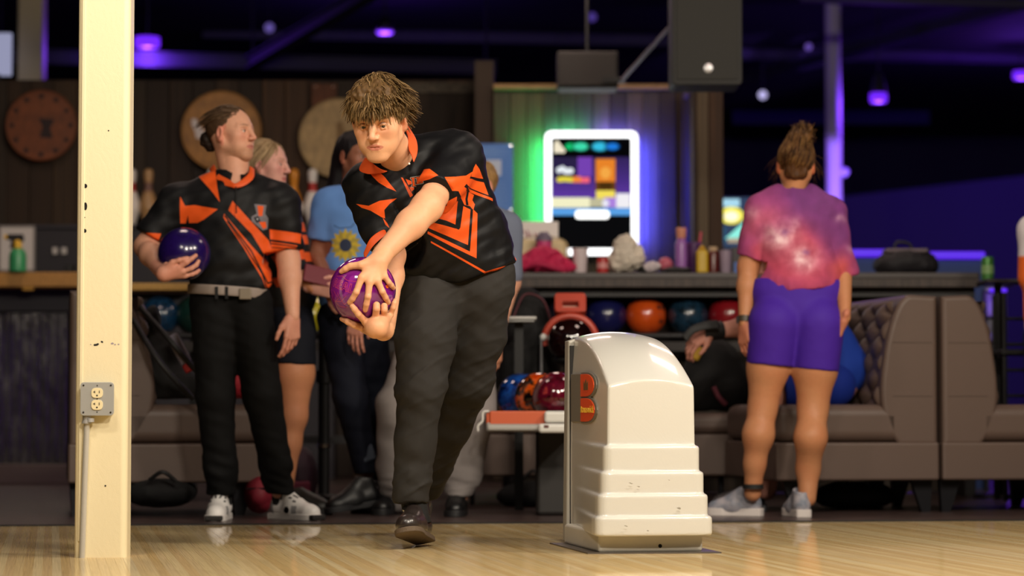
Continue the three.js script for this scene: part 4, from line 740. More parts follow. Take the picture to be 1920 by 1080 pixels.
  t = thing('water_bottle', 'tall lilac water bottle with an orange cap on the counter', 'bottle', onCounter(1278, -13.5)); mesh('body', lathe([[0, 0], [0.03, 0], [0.034, 0.008], [0.034, 0.17], [0.022, 0.2], [0, 0.2]]), mat(0x9a64b0, 0.3), t); mesh('cap', lathe([[0.02, 0.198], [0.027, 0.205], [0.03, 0.25], [0.026, 0.258], [0, 0.258]]), mat(0xd08a70, 0.5), t);
  t = thing('drink_cup', 'dark purple cup with a pink straw behind the yellow bottle', 'cup', onCounter(1301, -13.5)); mesh('cup', cupG(0.037, 0.043, 0.17), mat(0x4a2258, 0.4), t); mesh('straw', cyl(0.006, 0.006, 0.2, 0.012, 0.14, 0, 8).rotateZ(-0.12), mat(0xd0445e, 0.4), t); mesh('lid', lathe([[0.045, 0.165], [0.045, 0.178], [0, 0.18]]), mat(0x5a3068, 0.4), t);
  t = thing('mustard_bottle', 'yellow squeeze bottle on the counter', 'bottle', onCounter(1317, -13.36)); mesh('body', rbox(0.064, 0.13, 0.05, 0.018, 0, 0.065, 0, 5), mat(0xc9a416, 0.4), t); mesh('cap', lathe([[0.02, 0.128], [0.018, 0.14], [0.006, 0.155], [0, 0.156]]), mat(0xb98c1a, 0.4), t);
  t = thing('sauce_bottle', 'dark red-brown bottle with a pale cap right of the yellow bottle', 'bottle', onCounter(1338, -13.42)); mesh('body', lathe([[0, 0], [0.036, 0], [0.038, 0.006], [0.038, 0.11], [0.02, 0.13], [0, 0.13]]), mat(0x58140f, 0.3), t); mesh('cap', lathe([[0.022, 0.125], [0.024, 0.13], [0.022, 0.15], [0, 0.151]]), mat(0xb59a78, 0.5), t);
  t = thing('plastic_cup', 'lilac-grey plastic cup left of the tie-dye sleeve', 'cup', onCounter(1361, -13.36)); mesh('cup', cupG(0.028, 0.033, 0.13), mat(0x9b8a9c, 0.35), t); mesh('rim', new THREE.TorusGeometry(0.033, 0.0025, 8, 24).rotateX(Math.PI / 2).translate(0, 0.13, 0), mat(0x3a3038, 0.4), t);
  t = thing('napkin_box', 'dark napkin holder with blue and tan sides beside the tie-dye sleeve', 'box', onCounter(1384, -13.5)); mesh('box', rbox(0.08, 0.15, 0.1, 0.008, 0, 0.075, 0), mat(0x2a2228, 0.5), t); mesh('label_band', rbox(0.05, 0.06, 0.004, 0.0015, 0.0, 0.04, 0.051), mat(0x3f68b8, 0.5), t);
  { const [b, c] = softBag('equipment_bag', 'black equipment bag with a pale top on the counter, right of the tie-dye shirt', 'bag', [[1697, 492, 13.5, 54, 26, 0.13], [1665, 500, 13.5, 24, 16, 0.1], [1735, 500, 13.5, 22, 16, 0.1]], mat(0x17141a, 0.7), { floor: CT, cell: 0.009 });
    mesh('top_flap', rbox(80 * px, 8 * px, 0.16, 0.01, 0, 46 * px, 0), mat(0x6a5c62, 0.6), b); mesh('handle', tube([[-0.06, 0.13, 0.02], [-0.05, 0.175, 0.02], [0.02, 0.17, 0.02], [0.04, 0.13, 0.02]], 0.008, 20, 8), mat(0x1a171c, 0.6), b); }
  t = thing('drink_can', 'green drink can at the far right end of the counter', 'can', [X(1860, 13), Yy(528, 13) + 0.01, -13.1]); mesh('body', can(0.033, 0.125), mat(0x4f8a44, 0.35, { metalness: 0.3 }), t); mesh('panel', lathe([[0.0335, 0.035], [0.0335, 0.08]], 24), mat(0x86ae6e, 0.4), t);
}
// violet light bars and blue bins behind the counter, right
{
  const Z = 14.6;
  const bar = (p0, p1, py, h, lab) => { const a = P(p0, py, Z), b = P(p1, py, Z), w = b.x - a.x, g = thing('light_bar', lab, 'light bar', [(a.x + b.x) / 2, 0, -Z], 0, 'violet light bars'); const hh = h / SC(Z);
    mesh('tube', rbox(w, hh, 0.03, 0.012, 0, a.y, 0.02), emis(0.12, 0.02, 1, 0.85), g); mesh('cabinet', box(w, a.y - hh / 2, 0.3, 0, (a.y - hh / 2) / 2, -0.15), mat(0x1c3a78, 0.6), g);
    const l = new THREE.RectAreaLight(VIOLET, 4, w, hh); l.position.set((a.x + b.x) / 2, a.y, -Z + 0.045); l.lookAt((a.x + b.x) / 2, a.y - 0.2, 0); scene.add(l); };
  bar(1590, 1664, 475, 15, 'violet light bar between tie-dye shirt and black bag'); bar(1742, 1846, 479, 15, 'violet light bar right of the black bag');
  // violet bar on the floor beside the bar, outside the left edge
  { const q = P(-150, 768, 13.6), g = thing('light_bar', 'violet light bar standing on the floor beyond the left photo edge', 'light bar', [q.x, 0, q.z]); mesh('tube', rbox(0.05, 0.9, 0.03, 0.012, 0, 0.6, -0.02), emis(0.3, 0.08, 1, 1.5), g); mesh('back', box(0.07, 1.05, 0.02, 0, 0.53, 0.006), M.black, g); mesh('foot', box(0.3, 0.02, 0.2, 0, 0.01, 0), M.black, g);
    const l = new THREE.RectAreaLight(new THREE.Color().setRGB(0.4, 0.15, 1), 4, 0.05, 0.9); l.position.set(q.x, 0.6, q.z - 0.04); l.lookAt(q.x + 0.5, 0.6, q.z - 2); scene.add(l); }
  // neon-lit machine seen between post and tie-dye sleeve
  const q = P(1374, 450, 17.5), m = thing('arcade_screen', 'bright yellow and turquoise lit machine between wooden post and tie-dye sleeve', 'arcade machine', [q.x, 0, q.z]);
  const tx = canvasTex(128, 256, (c) => { c.fillStyle = '#30405c'; c.fillRect(0, 0, 128, 256); c.fillStyle = '#a8d8ec'; c.fillRect(14, 8, 60, 40); c.fillStyle = '#fff25a'; c.beginPath(); c.arc(44, 92, 44, 0, 6.3); c.fill(); c.fillStyle = '#fffce0'; c.beginPath(); c.arc(44, 96, 26, 0, 6.3); c.fill(); c.fillStyle = '#8ff0e0'; c.beginPath(); c.moveTo(20, 210); c.lineTo(100, 110); c.lineTo(128, 200); c.fill(); c.fillStyle = '#b0a088'; c.fillRect(30, 206, 98, 24); c.fillStyle = '#2c5a78'; c.fillRect(0, 150, 22, 80); });
  const y0 = Yy(465, 17.5), hh = Yy(370, 17.5) - y0;
  mesh('cabinet', rbox(0.26, y0 + hh + 0.02, 0.3, 0.01, 0.03, (y0 + hh) / 2, -0.16), M.black, m);
  mesh('screen', new THREE.PlaneGeometry(0.25, hh).translate(0.03, y0 + hh / 2, 0.0), new THREE.MeshStandardMaterial({ color: 0, emissive: 0xffffff, emissiveMap: tx, emissiveIntensity: 1.1 }), m);
  // wire rack lit violet and black stools at the right edge
  const r = P(1866, 768, 14.2), g = thing('wire_shelf', 'shelf lit violet-blue behind the right end of the sofas', 'shelf', [r.x, 0, r.z]);
  mesh('panel', box(0.1, 0.72, 0.02, 0, 0.76, -0.05), mat(0x9a98ac, 0.6), g); mesh('light_tube', rbox(0.1, 0.02, 0.02, 0.008, 0, 1.13, 0.12), emis(0.12, 0.02, 1, 1.2), g); mesh('tube_arm', box(0.012, 0.012, 0.14, 0, 1.13, 0.05), M.black, g);
  { const l = new THREE.RectAreaLight(VIOLET, 60, 0.1, 0.02); l.position.set(r.x, 1.115, r.z + 0.12); l.lookAt(r.x, 0.7, r.z - 0.05); scene.add(l); }
  for (let i = 0; i < 6; i++) mesh('shelf_bar', box(0.1, 0.022, 0.06, 0, 0.44 + i * 0.14, 0), mat(0x8a8698, 0.5), g);
  for (const s of [-1, 1]) mesh('upright', box(0.018, 1.14, 0.06, s * 0.056, 0.57, 0), M.black, g);
  const st = P(1921, 768, 12.7), k = thing('bar_stool', 'black metal bar stool at the right edge of the picture', 'stool', [st.x, 0, st.z]);
  for (const [x, z] of [[-0.1, 0], [0.1, 0], [-0.1, -0.25], [0.1, -0.25]]) mesh('leg', cyl(0.012, 0.012, 1.05, x, 0.525, z, 10), M.black, k);
  for (let i = 0; i < 5; i++) mesh('rung', cyl(0.008, 0.008, 0.2, 0, 0, 0, 8).rotateZ(Math.PI / 2).translate(0, 0.4 + i * 0.13, 0), M.black, k);
  mesh('seat', rbox(0.24, 0.03, 0.3, 0.01, 0, 0.75, -0.12), M.black, k);
  // hall flood lamps, violet, hung out of sight behind the walls
  { // violet spot at the foot of the far column
    const a = V(3.3, 1.75, -21.9), f = thing('spot_lamp', 'violet spot lamp on a stand aimed at the far column', 'lamp', [a.x, 0, a.z]);
    mesh('stand', cyl(0.015, 0.015, a.y - 0.06, 0, (a.y - 0.06) / 2, 0, 8), M.black, f); mesh('foot', cyl(0.12, 0.14, 0.02, 0, 0.01, 0), M.black, f); mesh('head', lathe([[0, -0.08], [0.06, -0.08], [0.06, 0.0], [0.05, 0.0], [0.05, -0.02], [0, -0.02]]).rotateX(-0.9).translate(0, a.y, 0), M.black, f); mesh('lens', cyl(0.048, 0.048, 0.006, 0, -0.014, 0, 20).rotateX(-0.9).translate(0, a.y, 0), emis(0.2, 0.05, 1, 2), f);
    const l = new THREE.SpotLight(new THREE.Color().setRGB(0.3, 0.14, 1), 42, 0, 0.185, 0.25); l.position.copy(a).add(V(0, 0.02, -0.02)); l.target.position.set(X(1566, 24), 2.65, -24); l.castShadow = true; l.shadow.radius = 2; scene.add(l, l.target);
  }
  for (const [x, y, z, k2] of [[1.4, 4.0, -19, 3], [-1.2, 4.0, -23.5, 3], [6.6, 4.0, -26, 8]]) {
    const f = thing('flood_lamp', 'violet flood lamp hung below the ceiling ' + (x > 5 ? 'far right' : x > 0 ? 'behind the wooden post' : 'behind the plank wall'), 'lamp', [x, y, z]);
    mesh('housing', lathe([[0, 0.02], [0.09, 0.02], [0.09, 0.1], [0.03, 0.16], [0, 0.16]]), M.black, f); mesh('lens', lathe([[0, 0], [0.07, 0], [0.08, 0.02], [0, 0.02]]), emis(0.2, 0.04, 1, 2), f); mesh('rod', cyl(0.01, 0.01, 4.4 - y - 0.15, 0, (4.4 - y + 0.15) / 2, 0, 8), M.black, f);
    const l = new THREE.PointLight(VIOLET, k2); l.position.set(x, y - 0.05, z); l.castShadow = true; l.shadow.radius = 4; scene.add(l);
  }
}
// ---- lamps of the approaches and of the house
{
  const fit = (x, y, z, aim, w, h, k, col, name, lab) => {
    const g = thing(name, lab, 'lamp', [x, y, z]); g.lookAt(...aim);
    mesh('housing', rbox(w + 0.06, h + 0.06, 0.1, 0.02, 0, 0, -0.055), M.black, g);
    mesh('diffuser', box(w, h, 0.004, 0, 0, -0.002), emis(col.r, col.g, col.b, 6), g);
    g.updateMatrixWorld(true); mesh('stem', tube([V(0, 0, -0.1), g.worldToLocal(V(x, 4.385, z))], 0.015, 2, 8), M.black, g);
    const l = new THREE.RectAreaLight(col, k, w, h); l.position.copy(g.position); l.lookAt(...aim); l.translateZ(-0.0); scene.add(l);
    const n = V(...aim).sub(g.position).normalize(); l.position.addScaledVector(n, 0.012); l.lookAt(V(...aim));
  };
  scene.updateMatrixWorld(true);
  LANE_LAMPS.forEach(([x, y, z, ax, ay, az, w, h, k], i) => fit(x, y, z, [ax, ay, az], w, h, k, LANE_COLOR, 'track_lamp', ['rightmost warm lamp over the approach, above the frame', 'second warm lamp over the approach, right of the camera', 'warm lamp over the lane, straight above the camera line', 'warm lamp over the approach, left above the cream column', 'warm lamp nearest the camera over the lane'][i]));
  HOUSE_LAMPS.forEach(([x, y, z, k], i) => fit(x, y, z, [x, 0, z - 0.001], 0.6, 0.6, k, HOUSE_COLOR, 'house_lamp', ['dim house lamp above the left sofa', 'dim house lamp above the right sofa', 'dim house lamp above the bar', 'dim house lamp above the low bench', 'dim house lamp above the long counter'][i]));
}

// ------------------------------------------------------------------ people: fields for heads, hands, limbs, clothes
const srgb = (h) => new THREE.Color(h);
const q4 = (yaw, pitch, roll) => new THREE.Quaternion().setFromEuler(new THREE.Euler(pitch, yaw, roll, 'YXZ'));
// head field in its own frame: origin between the ears, face towards +z; neck runs to nb (own frame)
function headField(o = {}) {
  const F = new Field(), j = o.jaw ?? 1, k = 0.022;
  F.ell(V(0, 0.036, -0.012), V(0.074, 0.082, 0.096), k).ell(V(0, -0.006, 0.036), V(0.0625, 0.082, 0.056), 0.03);
  for (const s of [-1, 1]) {
    F.cone(V(s * 0.053 * j, -0.045, 0.0), V(s * 0.018, -0.094, 0.068), 0.016, 0.0165, 0.03);
    F.ell(V(s * 0.043, -0.016, 0.058), V(0.022, 0.02, 0.022), 0.03);
    F.cone(V(s * 0.012, 0.026, 0.085), V(s * 0.045, 0.024, 0.07), 0.0095, 0.009, 0.016);
    F.ell(V(s * 0.036, -0.058, 0.052), V(0.02, 0.026, 0.024), 0.03);
  }
  F.ell(V(0, -0.096, 0.07), V(0.022, 0.017, 0.018), 0.022);
  if (!o.plain) {
    for (const s of [-1, 1]) F.subEll(V(s * 0.0315, 0.004, 0.094), V(0.0185, 0.0115, 0.0155), 0.014);
    F.chain([[V(0, 0.022, 0.087), 0.0075], [V(0, -0.004, 0.1), 0.008], [V(0, -0.026, 0.1125), 0.0105]], 0.012);
    for (const s of [-1, 1]) F.ell(V(s * 0.0115, -0.03, 0.1), V(0.0085, 0.0072, 0.011), 0.007);
    F.ell(V(0, -0.062, 0.074), V(0.032, 0.022, 0.019), 0.02);
    F.chain([[V(-0.0265, -0.0615, 0.0785), 0.0024], [V(-0.009, -0.0565, 0.0895), 0.0042], [V(0, -0.058, 0.0905), 0.004], [V(0.009, -0.0565, 0.0895), 0.0042], [V(0.0265, -0.0615, 0.0785), 0.0024]], 0.007);
    F.chain([[V(-0.024, -0.0635, 0.078), 0.0026], [V(-0.008, -0.068, 0.0878), 0.0048], [V(0.008, -0.068, 0.0878), 0.0048], [V(0.024, -0.0635, 0.078), 0.0026]], 0.007);
    for (const s of [-1, 1]) F.subCone(V(s * 0.0275, -0.0625, 0.0815), V(s * 0.01, -0.0615, 0.0935), 0.0012, 0.0015, 0.003).subCone(V(s * 0.01, -0.0615, 0.0935), V(0, -0.062, 0.0945), 0.0015, 0.0015, 0.003);
    for (const s of [-1, 1]) { // lids
      F.chain([[V(s * 0.0175, 0.003, 0.0835), 0.0022], [V(s * 0.025, 0.0085, 0.0895), 0.003], [V(s * 0.0345, 0.009, 0.0885), 0.0032], [V(s * 0.0455, 0.0035, 0.078), 0.003]], 0.004);
      F.chain([[V(s * 0.0175, 0.002, 0.083), 0.002], [V(s * 0.028, -0.0046, 0.0885), 0.0026], [V(s * 0.0375, -0.004, 0.0855), 0.0026], [V(s * 0.0455, 0.0025, 0.078), 0.0024]], 0.004);
    }
  }
  for (const s of [-1, 1]) {
    const q = q4(s * 0.35, 0.15, 0);
    F.ell(V(s * 0.0785, -0.002, -0.006), V(0.009, 0.031, 0.019), 0.008, q).ell(V(s * 0.076, -0.026, -0.001), V(0.008, 0.011, 0.01), 0.008, q);
    F.subEll(V(s * 0.087, 0.004, -0.001), V(0.006, 0.019, 0.01), 0.004, q);
  }
  if (o.nb) F.cone(V(0, -0.045, -0.022), o.nb, o.neck ?? 0.052, (o.neck ?? 0.052) * 1.08, 0.035);
  return F;
}
// skin tones: cheeks, lips, ears, brows, jaw stubble
function headPaint(g, skin, o = {}) {
  const base = srgb(skin), red = srgb(o.red ?? 0xc46a58), lip = srgb(o.lip ?? 0xb8675a), brow = srgb(o.brow ?? 0x5a4028), stub = srgb(o.stub ?? 0x8a6a50);
  return paint(g, (p, n, c) => {
    const ax = Math.abs(p.x); c.copy(base);
    c.lerp(red, 0.28 * Math.exp(-((ax - 0.042) ** 2 + (p.y + 0.02) ** 2) / 0.0005) * (p.z > 0.02 ? 1 : 0));
    c.lerp(red, 0.25 * Math.exp(-(ax * ax + (p.y + 0.027) ** 2) / 0.00025) * (p.z > 0.09 ? 1 : 0));
    if (ax > 0.071 && p.z < 0.03) c.lerp(red, 0.4);
    if (o.stub && p.z > 0.0) c.lerp(stub, (o.stubK ?? 0.4) * sstep(-0.045, -0.08, p.y) * sstep(-0.02, 0.02, p.z) * clamp(0.7 + 0.6 * N3(p.x * 300, p.y * 300, p.z * 300)));
    if (!o.plain) {
      const ly = -0.062, lx = 0.0275; if (p.z > 0.076 && ax < lx && Math.abs(p.y - ly) < 0.0092 * (1 - (ax / lx) ** 2) + 0.001) c.lerp(lip, 0.85);
      const by = 0.0255 + 0.004 * (1 - ((ax - 0.034) / 0.02) ** 2), bt = 0.0038 * (1 - sstep(0.03, 0.053, ax) * 0.6); if (p.z > 0.04 && ax > 0.012 && ax < 0.054 && Math.abs(p.y - by) < bt) c.lerp(brow, 0.8 * clamp(0.75 + 0.5 * N3(p.x * 500, p.y * 200, 3)));
      if (p.z > 0.07 && ax > 0.018 && ax < 0.047 && Math.abs(p.y - 0.0068) < 0.0014) c.lerp(brow, 0.5);
    }
    const s = 1 + 0.06 * N3(p.x * 60, p.y * 60, p.z * 60); c.multiplyScalar(s);
  });
}
const skinMat = (rough = 0.5) => new THREE.MeshPhysicalMaterial({ color: 0xffffff, vertexColors: true, roughness: rough, specularIntensity: 0.6 });
function skinPaint(g, skin, red = 0xc07a60) { const b = srgb(skin), r = srgb(red); return paint(g, (p, n, c) => { c.copy(b).lerp(r, clamp(0.12 + 0.35 * fbm(p.x * 12, p.y * 12, p.z * 12))); c.multiplyScalar(1 + 0.05 * N3(p.x * 80, p.y * 80, p.z * 80)); }); }
function eyes(parent, M4, iris, gaze = [0, 0]) {
  const white = mat(0xd8cfc6, 0.25), ir = mat(iris, 0.2), pu = mat(0x050505, 0.15);
  for (const s of [-1, 1]) {
    const e = mesh('eye', new THREE.SphereGeometry(0.0122, 20, 14).translate(s * 0.0315, 0.002, 0.0755).applyMatrix4(M4), white, parent);
    const d = V(gaze[0], gaze[1], 1).normalize(), c = V(s * 0.0315, 0.002, 0.0755).addScaledVector(d, 0.0117), q = new THREE.Quaternion().setFromUnitVectors(V(0, 0, 1), d);
    mesh('iris', new THREE.SphereGeometry(0.0058, 16, 10).scale(1, 1, 0.35).applyQuaternion(q).translate(c.x, c.y, c.z).applyMatrix4(M4), ir, e);
    const c2 = c.clone().addScaledVector(d, 0.0016); mesh('pupil', new THREE.SphereGeometry(0.0027, 12, 8).scale(1, 1, 0.4).applyQuaternion(q).translate(c2.x, c2.y, c2.z).applyMatrix4(M4), pu, e);
  }
}
// head matrix from centre, rotation and size
const headM = (c, q, s = 1) => new THREE.Matrix4().compose(c, q, V(s, s, s));
// a mass of hair locks: roots on an ellipsoid, combed along flow(p), lying on a slightly larger ellipsoid
function locks({ n, c, r, rand = 0.012, lift = 0.01, len = [0.05, 0.08], wid = [0.006, 0.0015], keep, flow, cols, wav = 0.3, sd = 1 }) {
  seed = 1000 + sd; const gs = [], col = cols.map(srgb), seg = 6, pos = [], idx = [], cc = [], nn = [];
  let made = 0, guard = 0;
  while (made < n && guard++ < n * 40) {
    const d = V(rr(-1, 1), rr(-1, 1), rr(-1, 1)); if (d.lengthSq() > 1 || d.lengthSq() < 0.05) continue; d.normalize();
    const root = V(c.x + d.x * r.x, c.y + d.y * r.y, c.z + d.z * r.z); if (!keep(root, d)) continue; made++;
    let p = root.clone(); const L = rr(...len), st = L / seg, jit = V(rr(-1, 1), rr(-1, 1), rr(-1, 1)).multiplyScalar(wav), h = rr(0.3, 1) * lift, tone = new THREE.Color().copy(col[Math.floor(rnd() * col.length)]).multiplyScalar(rr(0.75, 1.25)), base = pos.length / 3, w0 = wid[0] * rr(0.7, 1.3);
    for (let i = 0; i <= seg; i++) {
      const t = i / seg, e = V((p.x - c.x) / r.x, (p.y - c.y) / r.y, (p.z - c.z) / r.z), nrm = V(e.x / r.x, e.y / r.y, e.z / r.z).normalize();
      const dir = flow(p, d, t).add(jit).normalize(); const sd2 = V(0, 0, 0).crossVectors(dir, nrm).normalize();
      const w = w0 * (1 - t) + wid[1] * t, o = p.clone().addScaledVector(nrm, h * Math.sin(Math.min(1, t * 1.4) * 1.6) + rand * 0.1);
      for (const [a, b] of [[1, 0.25], [0, 0.9], [-1, 0.25], [0, -0.4]]) { const v = o.clone().addScaledVector(sd2, a * w).addScaledVector(nrm, b * w * 0.8); pos.push(v.x, v.y, v.z); const f = 1; cc.push(tone.r * f, tone.g * f, tone.b * f); }
      if (i < seg) { for (let k = 0; k < 4; k++) { const a = base + i * 4 + k, b = base + i * 4 + (k + 1) % 4; idx.push(a, b, a + 4, b, b + 4, a + 4); } }
      p.addScaledVector(dir, st);
      const e2 = Math.hypot((p.x - c.x) / r.x, (p.y - c.y) / r.y, (p.z - c.z) / r.z); if (e2 < 1.0) { p.set(c.x + (p.x - c.x) / e2, c.y + (p.y - c.y) / e2, c.z + (p.z - c.z) / e2); }
    }
  }
  const g = new THREE.BufferGeometry(); g.setAttribute('position', new THREE.BufferAttribute(new Float32Array(pos), 3)); g.setIndex(idx); g.computeVertexNormals(); g.setAttribute('color', new THREE.BufferAttribute(new Float32Array(cc), 3));
  return g;
}
// merges meshes that carry positions, normals and colours (locks may carry hair colour)
function join(gs) { return mergeGeometries(gs.map((g) => { const q = g.index ? g.toNonIndexed() : g; for (const k of Object.keys(q.attributes)) if (!['position', 'normal', 'color'].includes(k)) q.deleteAttribute(k); return q; })); }
const hairMat = new THREE.MeshPhysicalMaterial({ color: 0xffffff, vertexColors: true, roughness: 0.6, side: THREE.DoubleSide, specularIntensity: 0.5 });
// a hand: W wrist, f finger direction, n back of the hand, side +1 when the thumb lies along f x n
function handField(F, W, f, n, side, o = {}) {
  f = f.clone().normalize(); n = n.clone().addScaledVector(f, -n.dot(f)).normalize(); const s = V(0, 0, 0).crossVectors(f, n).multiplyScalar(side), S = o.scale ?? 1;
  const at = (a, b, c) => W.clone().addScaledVector(f, a * S).addScaledVector(s, b * S).addScaledVector(n, c * S);
  const kn = [[0.088, 0.03], [0.092, 0.009], [0.087, -0.012], [0.078, -0.031]], L = [[0.043, 0.026, 0.02], [0.047, 0.03, 0.021], [0.043, 0.028, 0.02], [0.034, 0.021, 0.018]], R = [0.0088, 0.009, 0.0086, 0.0076], curls = o.curl ?? [0.3, 0.35, 0.4, 0.45], sp = o.spread ?? 0.06;
  F.cone(at(-0.02, 0, 0), at(0.02, 0, 0), 0.026 * S, 0.027 * S, 0.015, [n, 0.72]);
  for (let i = 0; i < 4; i++) {
    const K = at(kn[i][0], kn[i][1], 0.002); F.cone(at(0.012, kn[i][1] * 0.55, 0), K, 0.0165 * S, 0.0115 * S, 0.012);
    let p = K, a = 0; for (let j = 0; j < 3; j++) { a += curls[i] * (j ? 1.15 : 0.8); const d = f.clone().multiplyScalar(Math.cos(a)).addScaledVector(n, -Math.sin(a)).addScaledVector(s, sp * (1.5 - i) * Math.cos(a)).normalize(), q = p.clone().addScaledVector(d, L[i][j] * S); F.cone(p, q, R[i] * S * (1 - j * 0.07), R[i] * S * (0.94 - j * 0.1), 0.004); p = q; }
  }
  const tb = o.thumb ?? [[0.018, 0.024, -0.006], [0.05, 0.046, -0.014], [0.078, 0.056, -0.02], [0.1, 0.058, -0.026]], T = tb.map((v) => at(...v));
  F.cone(T[0], T[1], 0.0165 * S, 0.012 * S, 0.012).cone(T[1], T[2], 0.0108 * S, 0.0098 * S, 0.005).cone(T[2], T[3], 0.0098 * S, 0.008 * S, 0.004);
  return F;
}
// shoe in its own frame: heel at the origin, toe along +z, L long; returns geometries
function shoeParts(L = 0.29, o = {}) {
  const w = o.w ?? 0.05, F = new Field();
  F.cone(V(0, 0.045, 0.045), V(0, 0.042, L * 0.5), 0.034, 0.04, 0.03).cone(V(0.002, 0.04, L * 0.5), V(0.004, 0.032, L - 0.055), 0.042, 0.036, 0.03, [V(0, 1, 0), 0.9]).cone(V(0.004, 0.03, L - 0.06), V(0.006, 0.03, L - 0.04), 0.036, 0.03, 0.02);
  F.cone(V(0, 0.06, 0.05), V(0, o.high ?? 0.092, 0.055), 0.036, 0.036, 0.03).cone(V(0, (o.high ?? 0.092) - 0.004, 0.085), V(0.002, 0.05, L * 0.64), 0.03, 0.026, 0.03);
  F.cut(V(0, 0.016, 0), V(0, -1, 0), 0.006).cut(V(0, (o.high ?? 0.092) + 0.01, 0.05), V(0, 1, -0.25), 0.006);
  F.subEll(V(0, (o.high ?? 0.092) + 0.015, 0.055), V(0.027, 0.02, 0.036), 0.008);
  const upper = F.mesh(0.0045, 0.01);
  const s = new THREE.Shape(); s.moveTo(-0.03, 0.01); s.bezierCurveTo(-0.04, -0.002, 0.04, -0.002, 0.034, 0.012); s.bezierCurveTo(0.042, 0.08, 0.03, 0.13, 0.044, L * 0.68); s.bezierCurveTo(0.05, L * 0.92, 0.03, L, 0.006, L); s.bezierCurveTo(-0.026, L, -0.045, L * 0.9, -0.042, L * 0.68); s.bezierCurveTo(-0.034, 0.13, -0.036, 0.06, -0.03, 0.01);
  const sole = extr(s, o.sole ?? 0.02, 0.003, 2, 14).rotateX(-Math.PI / 2).scale(1, 1, -1); { const a = sole.attributes.position.array; for (let i = 0; i < a.length; i += 9) for (let c = 0; c < 3; c++) { const t = a[i + 3 + c]; a[i + 3 + c] = a[i + 6 + c]; a[i + 6 + c] = t; } sole.computeVertexNormals(); }
  sole.translate(0, 0.003, 0);
  return { upper, sole, F };
}
// place geometry in a person's group whose base is B
const rel = (g, B) => g.translate(-B.x, -B.y, -B.z);
function person(label, base, group) { return thing('person', label, 'person', base, 0, group); }
function putShoe(G, B, heel, yaw, pitch, roll, up, sl, o = {}) {
  const m = new THREE.Matrix4().compose(heel.clone().sub(B), q4(yaw, pitch, roll), V(o.mirror ? -1 : 1, 1, 1)), s = shoeParts(o.L ?? 0.29, o);
  if (o.mirror) for (const g of [s.upper, s.sole]) { g.scale(-1, 1, 1); if (g.index) { const ix = g.index.array; for (let i = 0; i < ix.length; i += 3) { const t = ix[i + 1]; ix[i + 1] = ix[i + 2]; ix[i + 2] = t; } } else { const a = g.attributes.position.array; for (let i = 0; i < a.length; i += 9) for (let c = 0; c < 3; c++) { const t = a[i + 3 + c]; a[i + 3 + c] = a[i + 6 + c]; a[i + 6 + c] = t; } } g.computeVertexNormals(); }
  const mm = new THREE.Matrix4().compose(heel.clone().sub(B), q4(yaw, pitch, roll), V(1, 1, 1));
  const S = mesh('shoe', metreUV(s.upper.applyMatrix4(mm), 8), up, G); mesh('sole', s.sole.applyMatrix4(mm), sl, S);
  return [S, mm];
}
const fabric = (c, o = {}) => mat(c, 0.8, { bumpMap: rep(clothBump, 12, 12), bumpScale: 0.0004, specularIntensity: 0.35, ...o });

// the point on a ball's near side that the photograph shows at (px, py), off metres above its surface
function onSphere(C, R, px, py, off) {
  const o = V(0, EYE, 0), d = P(px, py, 10).sub(o).normalize(), oc = C.clone().sub(o), t = oc.dot(d), m = oc.lengthSq() - t * t, r = R + off;
  if (m < r * r) return o.addScaledVector(d, t - Math.sqrt(r * r - m));
  const p = o.addScaledVector(d, t), n = p.sub(C).normalize(); return C.clone().addScaledVector(n, r);
}
const fingers = (H, pts, rs, k = 0.004) => { for (let i = 0; i + 1 < pts.length; i++) H.cone(pts[i], pts[i + 1], rs[i], rs[i + 1], k); };

// a strip of cloth between two rails of points, with thickness
function ribbon(top, bot, th = 0.003, seg = 24) {
  const a = new THREE.CatmullRomCurve3(top).getPoints(seg), b = new THREE.CatmullRomCurve3(bot).getPoints(seg), pos = [], idx = [], W = 4;
  const rows = []; for (let i = 0; i <= seg; i++) { const row = []; const t = i < seg ? a[i + 1].clone().sub(a[i]) : a[i].clone().sub(a[i - 1]), n = V(0, 0, 0).crossVectors(b[i].clone().sub(a[i]), t).normalize().multiplyScalar(th / 2); for (let j = 0; j <= W; j++) row.push(a[i].clone().lerp(b[i], j / W).addScaledVector(n, 0)); rows.push([row, n]); }
  for (const s of [1, -1]) for (const [row, n] of rows) for (const [j, p] of row.entries()) { const k = j === 0 || j === W ? 0.5 : 1; pos.push(p.x + n.x * s * k, p.y + n.y * s * k, p.z + n.z * s * k); }
  const N = (seg + 1) * (W + 1), at = (s, i, j) => s * N + i * (W + 1) + j;
  for (const s of [0, 1]) for (let i = 0; i < seg; i++) for (let j = 0; j < W; j++) { const q = [at(s, i, j), at(s, i, j + 1), at(s, i + 1, j + 1), at(s, i + 1, j)]; if (s) q.reverse(); idx.push(q[0], q[1], q[2], q[0], q[2], q[3]); }
  for (let i = 0; i < seg; i++) for (const j of [0, W]) { const q = [at(0, i, j), at(0, i + 1, j), at(1, i + 1, j), at(1, i, j)]; if (j) q.reverse(); idx.push(q[0], q[1], q[2], q[0], q[2], q[3]); }
  for (let j = 0; j < W; j++) for (const i of [0, seg]) { const q = [at(0, i, j), at(1, i, j), at(1, i, j + 1), at(0, i, j + 1)]; if (i) q.reverse(); idx.push(q[0], q[1], q[2], q[0], q[2], q[3]); }
  const g = new THREE.BufferGeometry(); g.setAttribute('position', new THREE.BufferAttribute(new Float32Array(pos), 3)); g.setIndex(idx); g.computeVertexNormals(); return g;
}
const ORANGE = '#e2561a', INK = '#0c0c0f';
